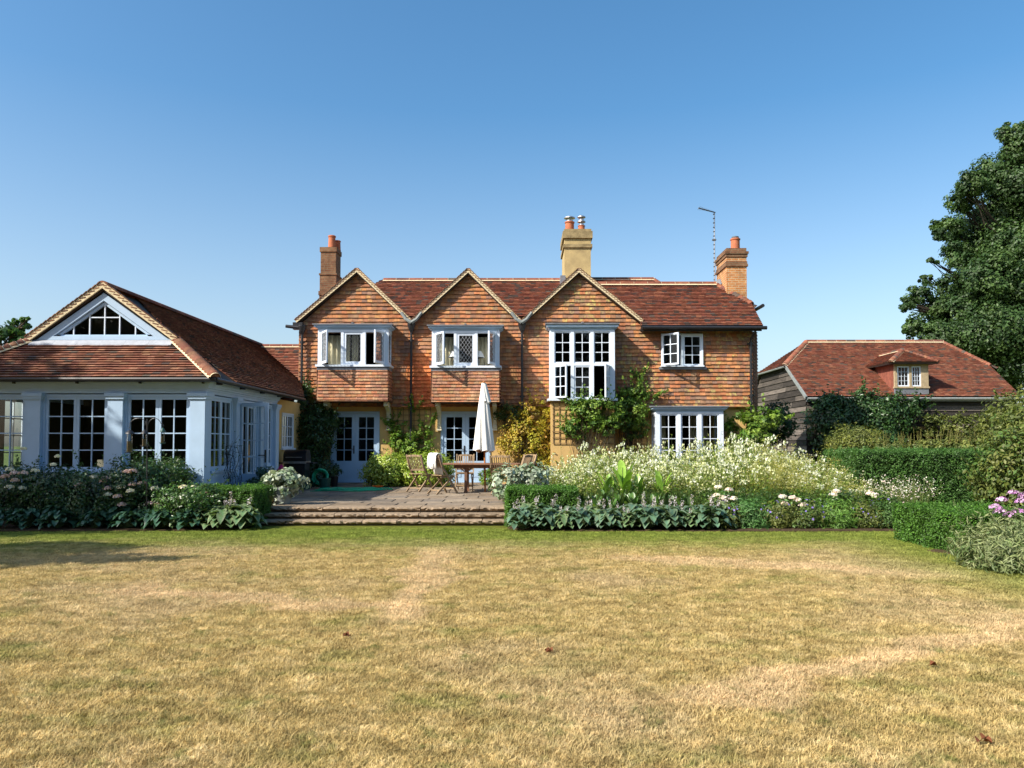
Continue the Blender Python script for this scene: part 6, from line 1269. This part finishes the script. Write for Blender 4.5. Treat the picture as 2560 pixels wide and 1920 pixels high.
sh = tree('shade_tree', 'broad tree beyond the left edge shading the garden room', (-20.5, 10, 0), [((-20.6, 10, 7.6), (3.6, 3, 3.4)), ((-17.4, 10, 7.7), (2.2, 2, 2.3)), ((-19.2, 10, 10.5), (1.9, 1.8, 1.9)), ((-15.3, 10, 6.2), (1.9, 1.6, 1.9)), ((-14.9, 10, 4.2), (1.6, 1.4, 1.3)), ((-22.5, 10, 10), (2.6, 2, 2.6)), ((-23.5, 10, 6.8), (2.4, 2.4, 2.4)), ((-17.2, 10, 5.8), (1.8, 1.8, 1.5)), ((-19, 9.5, 4.8), (2.2, 2, 1.4))], G_DARK, .30, .35, 40, 1.8)
tree('shade_tree', 'small flat topped tree beyond the left edge shading a strip of the lawn', (-13.6, 6.6, 0), [((-13.4, 6.85, 5.0), (1.8, .9, .6)), ((-11.6, 6.9, 4.9), (1.4, .55, .4)), ((-14.8, 6.7, 5.1), (1.4, 1.0, .8)), ((-12.6, 7.6, 5.4), (1.7, .7, .5)), ((-10.3, 7.1, 4.9), (1.0, .4, .3))], G_DARK, .2, .12, 30, 1.8)
for i in range(7):
    c = copy_tree(sh); a_ = i*1.3; c.rotation_euler = (0, 0, a_); c.scale = (1.5, 1.5, 1.35+.3*random.random()); c.location = (-36+i*12, -27+random.uniform(-3, 3), 0); tag(c, 'broad dark tree of the row behind the lawn opposite the house', 'tree', 'trees opposite the house')

# ================================================================== GARDEN FURNITURE AND OBJECTS
TK = [(.30, .21, .125), (.36, .26, .16), (.25, .18, .115)]; RTK = [(.20, .105, .065), (.25, .13, .08)]
def tk(p=TK): c = random.choice(p); k = random.uniform(.85, 1.15); return (c[0]*k, c[1]*k, c[2]*k, 0)
def folding_chair():
    r = empty('folding_chair')
    for s in (-1, 1):
        x = s*.23; mb = MB(); pts = [(x, -.30, 0), (x, -.02, .42), (x, .16, .66), (x, .26, .95)]
        for a, b in zip(pts[:-1], pts[1:]): mb.bar(a, b, .028, .045, (0, 0, 1), tk())
        mb.build('back_leg', 'teak', r)
        mb = MB(); mb.bar((s*.195, .30, 0), (s*.195, -.20, .44), .026, .045, (0, 0, 1), tk()); mb.build('front_leg', 'teak', r)
    mb = MB()
    for k in range(6): y = -.23+k*.07; mb.box((-.215, y, .43+.004*k), (.215, y+.055, .45+.004*k), tk())
    for s in (-1, 1): mb.box((s*.2-.012, -.22, .40), (s*.2+.012, .18, .428), tk())
    mb.build('seat', 'teak', r)
    mb = MB(); A, B = Vector((0, .10, .56)), Vector((0, .255, .93)); mb.bar((-.216, A.y, A.z), (.216, A.y, A.z), .022, .05, (0, 0, 1), tk()); 
    n = 8
    for k in range(n): # curved top rail
        x0, x1 = -.216+.432*k/n, -.216+.432*(k+1)/n; z = lambda x: B.z+.025*(1-(x/.216)**2)
        mb.raw([(x0, B.y-.012, B.z-.03), (x1, B.y-.012, B.z-.03), (x1, B.y-.012, z(x1)), (x0, B.y-.012, z(x0)), (x0, B.y+.014, B.z-.03), (x1, B.y+.014, B.z-.03), (x1, B.y+.014, z(x1)), (x0, B.y+.014, z(x0))], [(0, 1, 2, 3), (7, 6, 5, 4), (0, 4, 5, 1), (3, 2, 6, 7), (0, 3, 7, 4), (1, 5, 6, 2)], tk())
    for k in range(8): x = -.185+k*.0529; mb.bar((x, A.y, A.z+.01), (x, B.y, B.z-.02), .024, .014, (0, 1, 0), tk())
    mb.build('backrest', 'teak', r)
    mb = MB(); mb.bar((-.2, .20, .09), (.2, .20, .09), .02, .035, (0, 0, 1), tk()); mb.bar((-.22, -.21, .135), (.22, -.21, .135), .02, .035, (0, 0, 1), tk()); mb.build('stretcher', 'teak', r)
    return r
fc = folding_chair(); first = True
# local front of the chair is -Y
def turn(dx, dy): return math.atan2(dy, dx)+math.pi/2
CH = [(P(1046, 1228, 19.9).x, 20.15, turn(.5, .9), 'weathered folding chair furthest left, behind the chair with the white bag'), (P(1104, 1235, 19.0).x, 19.15, turn(.72, .62), 'weathered folding chair in front with a white bag over its back'), (P(1162, 1220, 20.8).x, 20.75, turn(0, -1), 'folding chair on the house side of the table facing the lawn'),
      (P(1252, 1220, 18.9).x, 18.95, turn(.1, 1), 'folding chair with its back to the lawn at the right half of the table'), (P(1292, 1220, 19.3).x+.05, 19.5, turn(-.8, .35), 'folding chair at the right end of the table behind the silver shrub'), (P(1310, 1200, 21).x, 20.9, turn(-.6, -.6), 'folding chair furthest right beyond the table end')]
for x, y, rz, lab in CH:
    o = fc if first else copy_tree(fc); first = False; o.location = (x, y, .305); o.rotation_euler = (0, 0, rz); tag(o, lab, 'chair', 'folding chairs round the patio table')
# table
TX0, TX1, TY0, TY1 = P(1102, 1158, 19.4).x, P(1300, 1158, 19.4).x, 19.35, 20.35; TZ = .3+.74
t = tag(empty('patio_table', ((TX0+TX1)/2, 19.85, .3)), 'long reddish brown wooden table on the patio under the closed parasol', 'table')
mb = MB(); n = 10
for k in range(n):
    y0 = TY0+(TY1-TY0)*k/n; y1 = TY0+(TY1-TY0)*(k+1)/n-.006; e = .12*((abs((k+.5)/n-.5)*2)**3); mb.box((TX0+e, y0, TZ-.028), (TX1-e, y1, TZ), tk(RTK+[(.30, .19, .12)]))
mb.build('tabletop', 'teak', t)
mb = MB(); ia = .32; mb.box((TX0+ia, TY0+.12, TZ-.12), (TX1-ia, TY0+.15, TZ-.029), tk(RTK)); mb.box((TX0+ia, TY1-.15, TZ-.12), (TX1-ia, TY1-.12, TZ-.029), tk(RTK)); mb.box((TX0+ia, TY0+.15, TZ-.12), (TX0+ia+.03, TY1-.15, TZ-.029), tk(RTK)); mb.box((TX1-ia-.03, TY0+.15, TZ-.12), (TX1-ia, TY1-.15, TZ-.029), tk(RTK)); mb.build('apron', 'teak', t)
for x in (TX0+.62, TX1-.62):
    for y in (TY0+.16, TY1-.16):
        mb = MB(); c = tk(RTK); mb.box((x-.035, y-.035, .345), (x+.035, y+.035, TZ-.03), c); mb.box((x-.045, y-.06, .305), (x+.045, y+.06, .346), c); mb.bar((x-.04, y, TZ-.2), (x-.13, y, TZ-.125), .03, .03, (0, 1, 0), c); mb.bar((x+.04, y, TZ-.2), (x+.13, y, TZ-.125), .03, .03, (0, 1, 0), c); mb.build('leg', 'teak', t)
# parasol, closed
px_, py_ = P(1213, 1150, 19.85).x, 19.85; zt_ = P(1207, 958, 19.85).z; zb_ = P(1210, 1128, 19.85).z
t = tag(empty('parasol', (px_, py_, .3)), 'closed white canvas parasol on a wooden pole through the table', 'parasol')
mb = MB(); mb.tube([(px_, py_, .3), (px_-.04, py_, zt_-.1)], .022, 12, (.42, .16, .05, 0)); mb.build('pole', 'teak', t)
mb = MB(); mb.lathe((px_-.04, py_, zt_-.06), [(.03, 0), (.035, .03), (.018, .05), (.03, .075), (.028, .1), (.01, .115)], 14, (.42, .16, .05, 0)); mb.build('finial', 'teak', t)
def folded(z0, z1, r0, r1, nf, dx, deep, name, hem=.03):
    mb = MB(); n = nf*10; m_ = 16; V = []
    for j in range(m_+1):
        s = j/m_; zz = z1+(z0-z1)*s; rr = r1+(r0-r1)*s**.85
        for i in range(n):
            a = 2*math.pi*i/n; w = math.cos(nf*a+1.1*math.sin(a)*s); q = rr*(1-deep*s*(.5-.5*w)) ; tw = a+.25*s*math.sin(nf*a); V.append((px_-.04*(1-s*.2)+dx*s+q*math.cos(tw), py_+q*math.sin(tw), zz+(hem*w*s if j == m_ else 0)+.02*s*math.sin(a*2)))
    F_ = [(j*n+i, j*n+(i+1) % n, (j+1)*n+(i+1) % n, (j+1)*n+i) for j in range(m_) for i in range(n)]+[tuple(range(n))]
    mb.raw(V, F_); mb.build(name, 'canvas', t, smooth=True)
folded(zb_, zt_-.02, .29, .05, 8, 0.0, .5, 'canopy'); folded(zt_-.5, zt_+.01, .16, .055, 7, .03, .3, 'top_vent')
for k in range(8):
    a = k*math.pi/4; mb = MB(); mb.bar((px_+.02*math.cos(a), py_+.02*math.sin(a), zt_-.4), (px_+.2*math.cos(a), py_+.2*math.sin(a), zb_-.03), .014, .018, (0, 0, 1), (.4, .15, .05, 0)); mb.build('rib', 'teak', t)
# white bag over the second chair's back
bx, by, bzr_ = CH[1][0], CH[1][1], CH[1][2]; Mx = Matrix.Translation((bx, by, .305)) @ Matrix.Rotation(bzr_, 4, 'Z')
t = tag(empty('canvas_bag', (bx, by, .9)), 'white canvas bag with long straps hung over the back of a folding chair', 'bag')
mb = MB(); nx, nz = 10, 14; prof = [(.30, .62), (.31, .78), (.30, .92), (.285, .975), (.24, .985), (.20, .96), (.17, .86), (.145, .72), (.13, .56), (.12, .47)]
V = []
for q, (y, z) in enumerate(prof):
    for i in range(nx+1):
        s = i/nx; V.append(tuple(Mx @ Vector((-.20+.36*s+.02*math.sin(q), y*1.0+.008*math.sin(i*2+q), z+.012*math.sin(i*1.7+q*.8)))))
off = len(V); 
for q, (y, z) in enumerate(prof):
    q0, q1 = prof[max(q-1, 0)], prof[min(q+1, len(prof)-1)]; ty, tz = q1[0]-q0[0], q1[1]-q0[1]; L = math.hypot(ty, tz); ny, nz_ = tz/L, -ty/L
    for i in range(nx+1):
        v = Mx.inverted() @ Vector(V[q*(nx+1)+i]); V.append(tuple(Mx @ Vector((v.x, v.y+ny*.022, v.z+nz_*.022))))
w_ = nx+1; F_ = [(a*w_+i, a*w_+i+1, (a+1)*w_+i+1, (a+1)*w_+i) for a in range(len(prof)-1) for i in range(nx)]; F_ += [tuple(off+k for k in reversed(f)) for f in F_]
F_ += [(i, off+i, off+i+1, i+1) for i in range(nx)]+[((len(prof)-1)*w_+i+1, off+(len(prof)-1)*w_+i+1, off+(len(prof)-1)*w_+i, (len(prof)-1)*w_+i) for i in range(nx)]
for a in range(len(prof)-1): F_ += [(a*w_, (a+1)*w_, off+(a+1)*w_, off+a*w_), (a*w_+nx, off+a*w_+nx, off+(a+1)*w_+nx, (a+1)*w_+nx)]
mb.raw(V, F_); mb.build('bag_body', 'canvas', t, smooth=True)
for s in (-1, 1):
    mb = MB(); P_ = [Mx @ Vector(p) for p in ((-.1*1+.0, .31, .93), (-.13-.02*s, .33, .8), (-.07, .34, .66+.03*s), (.02, .335, .63), (.09, .33, .72), (.1-.02*s, .315, .9))]; mb.tube(P_, .011, 6); mb.build('strap', 'canvas', t)
# barbecue
gx, gy = P(741, 1200, 21.3).x, 21.35; t = tag(empty('barbecue', (gx, gy, .3)), 'black lidded gas barbecue in the shade against the ochre link wall', 'barbecue')
mb = MB(); mb.box((gx-.28, gy-.25, .36), (gx+.28, gy+.25, 1.0)); mb.build('cabinet', 'blackmetal', t)
mb = MB(); n = 12; prof = [(gy-.26+.0, 1.06)]+[(gy-.26*math.cos(math.pi*k/n)*(.98), 1.10+.28*math.sin(math.pi*k/n)**.8) for k in range(n+1)]+[(gy+.26, 1.06)]; m_ = len(prof)
v = [(gx-.31, y, z) for y, z in prof]+[(gx+.31, y, z) for y, z in prof]; mb.raw(v, [tuple(range(m_)), tuple(reversed(range(m_, 2*m_)))]+[(i, (i+1) % m_, m_+(i+1) % m_, m_+i) for i in range(m_)]); mb.build('lid', 'blackmetal', t)
mb = MB(); mb.tube([(gx-.22, gy-.32, 1.17), (gx+.22, gy-.32, 1.17)], .012, 8); mb.box((gx-.2, gy-.32, 1.16), (gx-.18, gy-.24, 1.18)); mb.box((gx+.18, gy-.32, 1.16), (gx+.2, gy-.24, 1.18)); mb.build('lid_handle', 'steel', t)
mb = MB(); mb.box((gx-.31, gy-.28, 1.0), (gx+.31, gy+.26, 1.058)); mb.build('firebox_rim', 'steel', t)
for s in (-1, 1): mb = MB(); mb.box((gx+s*.312, gy-.22, 1.0), (gx+s*.5, gy+.22, 1.03)); mb.build('side_shelf', 'blackmetal', t)
for k in range(3): mb = MB(); mb.tube([(gx-.16+k*.16, gy-.283, 1.02), (gx-.16+k*.16, gy-.315, 1.02)], .022, 10); mb.build('knob', 'steel', t)
for sx in (-1, 1):
    for sy in (-1, 1): mb = MB(); mb.tube([(gx+sx*.25-.015, gy+sy*.2, .335), (gx+sx*.25+.015, gy+sy*.2, .335)], .035, 12); mb.build('wheel', 'blackmetal', t)
# pink cloth, hose, reel, pots, orange dish
p = P(680, 1165, 18.8); mb = MB(); V = []; n = 12
for j in range(9):
    for i in range(n):
        a = 2*math.pi*i/n; r_ = .17*(1-j/8)**.7*(1+.25*math.sin(3*a+j)); V.append((-5.92+r_*math.cos(a)+.06*j/8, 18.9+r_*math.sin(a)*.8, .62+j*.052+.02*math.sin(5*a)))
mb.raw(V, [(j*n+i, j*n+(i+1) % n, (j+1)*n+(i+1) % n, (j+1)*n+i) for j in range(8) for i in range(n)]+[tuple(reversed(range(n)))]); tag(mb.build('pink_cloth', 'pink', None, (-5.92, 18.9, .6)), 'crumpled bright pink cloth heaped by the garden room wall', 'cloth')
mb = MB(); mb.box((-6.12, 18.72, .3), (-5.74, 19.1, .62)); mb.box((-6.15, 18.69, .585), (-5.71, 19.13, .622)); tag(mb.build('wooden_box', 'darkwood', None, (-5.93, 18.9, .3)), 'dark wooden box under the pink cloth', 'box')
pts = []; c = P(885, 1226, 20.6); 
for k in range(430):
    a = k*.235; r_ = .38+.22*math.sin(k*.051)+.10*math.sin(k*.173+1); cxk = c.x+.32*math.sin(k*.043)+.12*math.sin(k*.11); cyk = 20.6+.22*math.sin(k*.031+2); pts.append((cxk+r_*1.25*math.cos(a), cyk+r_*.8*math.sin(a), .318+.02*abs(math.sin(k*.37))+.012*(k % 5 == 0)))
pts = [(c.x-1.0, 20.0, .316), (c.x-.8, 20.05, .316)]+pts
mb = MB(); mb.tube(pts, .0125, 6); tag(mb.build('garden_hose', 'greenplastic', None, (c.x, 20.6, .3), True), 'bright green garden hose lying in loose coils on the patio', 'hose')
p = P(800, 1215, 21.6); rx_, ry_ = p.x, 21.6
t = tag(empty('hose_reel', (rx_, ry_, .3)), 'green hose reel standing in the shade below the evergreen climber', 'hose reel')
mb = MB(); mb.tube([(rx_+.21*math.cos(a), ry_+.0+.04*math.sin(3*a), .62+.21*math.sin(a)) for a in np.arange(0, 6.4, .3)], .03, 8); mb.tube([(rx_+.17*math.cos(a), ry_+.06, .62+.17*math.sin(a)) for a in np.arange(0, 6.4, .3)], .03, 8); mb.build('coiled_hose', 'greenplastic', t)
mb = MB(); mb.tube([(rx_-.22, ry_-.08, .32), (rx_, ry_-.09, .62), (rx_+.22, ry_-.08, .32)], .015, 6); mb.tube([(rx_-.22, ry_+.12, .32), (rx_, ry_+.12, .62), (rx_+.2, ry_+.12, .98)], .015, 6); mb.tube([(rx_, ry_-.12, .62), (rx_, ry_+.14, .62)], .04, 10); mb.build('reel_frame', 'darkgreen', t)
for x, y, r_, lab in ((P(790, 1215, 21).x-.28, 20.95, .15, 'dark green tub left of the hose reel'), (P(812, 1215, 21.2).x, 21.2, .16, 'dark green tub in front of the hose reel'), (P(838, 1205, 22.5).x, 22.4, .11, 'small black pot by the first french doors')):
    mb = MB(); mb.lathe((x, y, .3), [(r_*.8, 0), (r_, .26), (r_*1.06, .27), (r_*1.06, .3), (r_*.92, .3), (r_*.88, .2)], 20); mb.poly([(x+r_*.88*math.cos(a), y+r_*.88*math.sin(a), .55) for a in np.arange(0, 6.28, .5)]); tag(mb.build('plant_pot', 'darkgreen' if r_ > .12 else 'blackmetal', None, (x, y, .3)), lab, 'plant pot')
p = P(946, 1214, 22.0); mb = MB(); mb.lathe((p.x, 21.9, .305), [(.06, 0), (.15, .025), (.16, .05), (.15, .05), (.06, .015)], 20); tag(mb.build('frisbee', 'orange', None, (p.x, 21.9, .3)), 'flat orange plastic dish lying beside the coiled hose', 'dish')
# bird feeding station
FX, FY = P(369, 1200, 13.95).x, 13.95; zt_ = P(369, 1047, FY).z
t = tag(empty('feeder_pole', (FX, FY, 0)), 'thin dark pole with two curved hooks standing in the left bed', 'feeder pole')
mb = MB(); mb.tube([(FX, FY, 0), (FX-.03, FY, zt_)], .012, 8); mb.build('pole', 'iron', t)
pl, pr_, pm = P(325, 1068, FY), P(407, 1063, FY), P(365, 1068, FY)
for q in (pl, pr_):
    sg = 1 if q.x > FX else -1; L = abs(q.x-FX); mb = MB(); mb.tube([(FX-.02+sg*L*(1-math.cos(a))/2*1.0, FY, zt_-.16+.17*math.sin(a)) for a in np.linspace(0, math.pi*.86, 12)]+[(q.x, FY, q.z+.02), (q.x+sg*.02, FY, q.z-.02)], .006, 6); mb.build('hook', 'iron', t)
mb = MB(); mb.tube([(FX-.02, FY, zt_-.03), (FX-.03, FY-.04, zt_-.05), (pm.x, FY-.05, pm.z+.03)], .005, 6); mb.build('hook', 'iron', t)
for q, yo, h, r_, mt, lab in ((pl, 0, .38, .05, 'iron', 'left bird feeder, tall with a wide black cap'), (pm, -.05, .26, .038, 'iron', 'middle bird feeder hanging at the pole'), (pr_, 0, .24, .03, 'greenplastic', 'right bird feeder, thin green tube feeder')):
    x, y, z = q.x, FY+yo, q.z; f = tag(empty('bird_feeder', (x, y, z-h-.08)), lab, 'bird feeder', 'bird feeders on the pole')
    mb = MB(); mb.tube([(x-r_*.7, y, z-.1), (x, y, z-.0), (x+r_*.7, y, z-.1)], .003, 5); mb.lathe((x, y, z-.1), [(r_*1.7, -.02), (r_*1.5, 0), (r_*.7, .04), (.008, .055)], 18); mb.build('cap', 'iron' if mt == 'iron' else 'darkgreen', f)
    mb = MB(); mb.lathe((x, y, z-.12-h*.85), [(r_*.85, 0), (r_*.85, h*.5)], 16); mb.build('seed', 'seed', f)
    mb = MB(); mb.lathe((x, y, z-.12-h*.86), [(r_, 0), (r_, h*.86)], 16); mb.build('tube', 'glass', f)
    mb = MB(); mb.lathe((x, y, z-.12-h*.9), [(r_*1.5, 0), (r_*1.6, .012), (r_*1.1, .016)], 18); mb.tube([(x-r_*2, y, z-.12-h*.8), (x+r_*2, y, z-.12-h*.8)], .004, 5); mb.build('tray', 'iron' if mt == 'iron' else 'darkgreen', f)
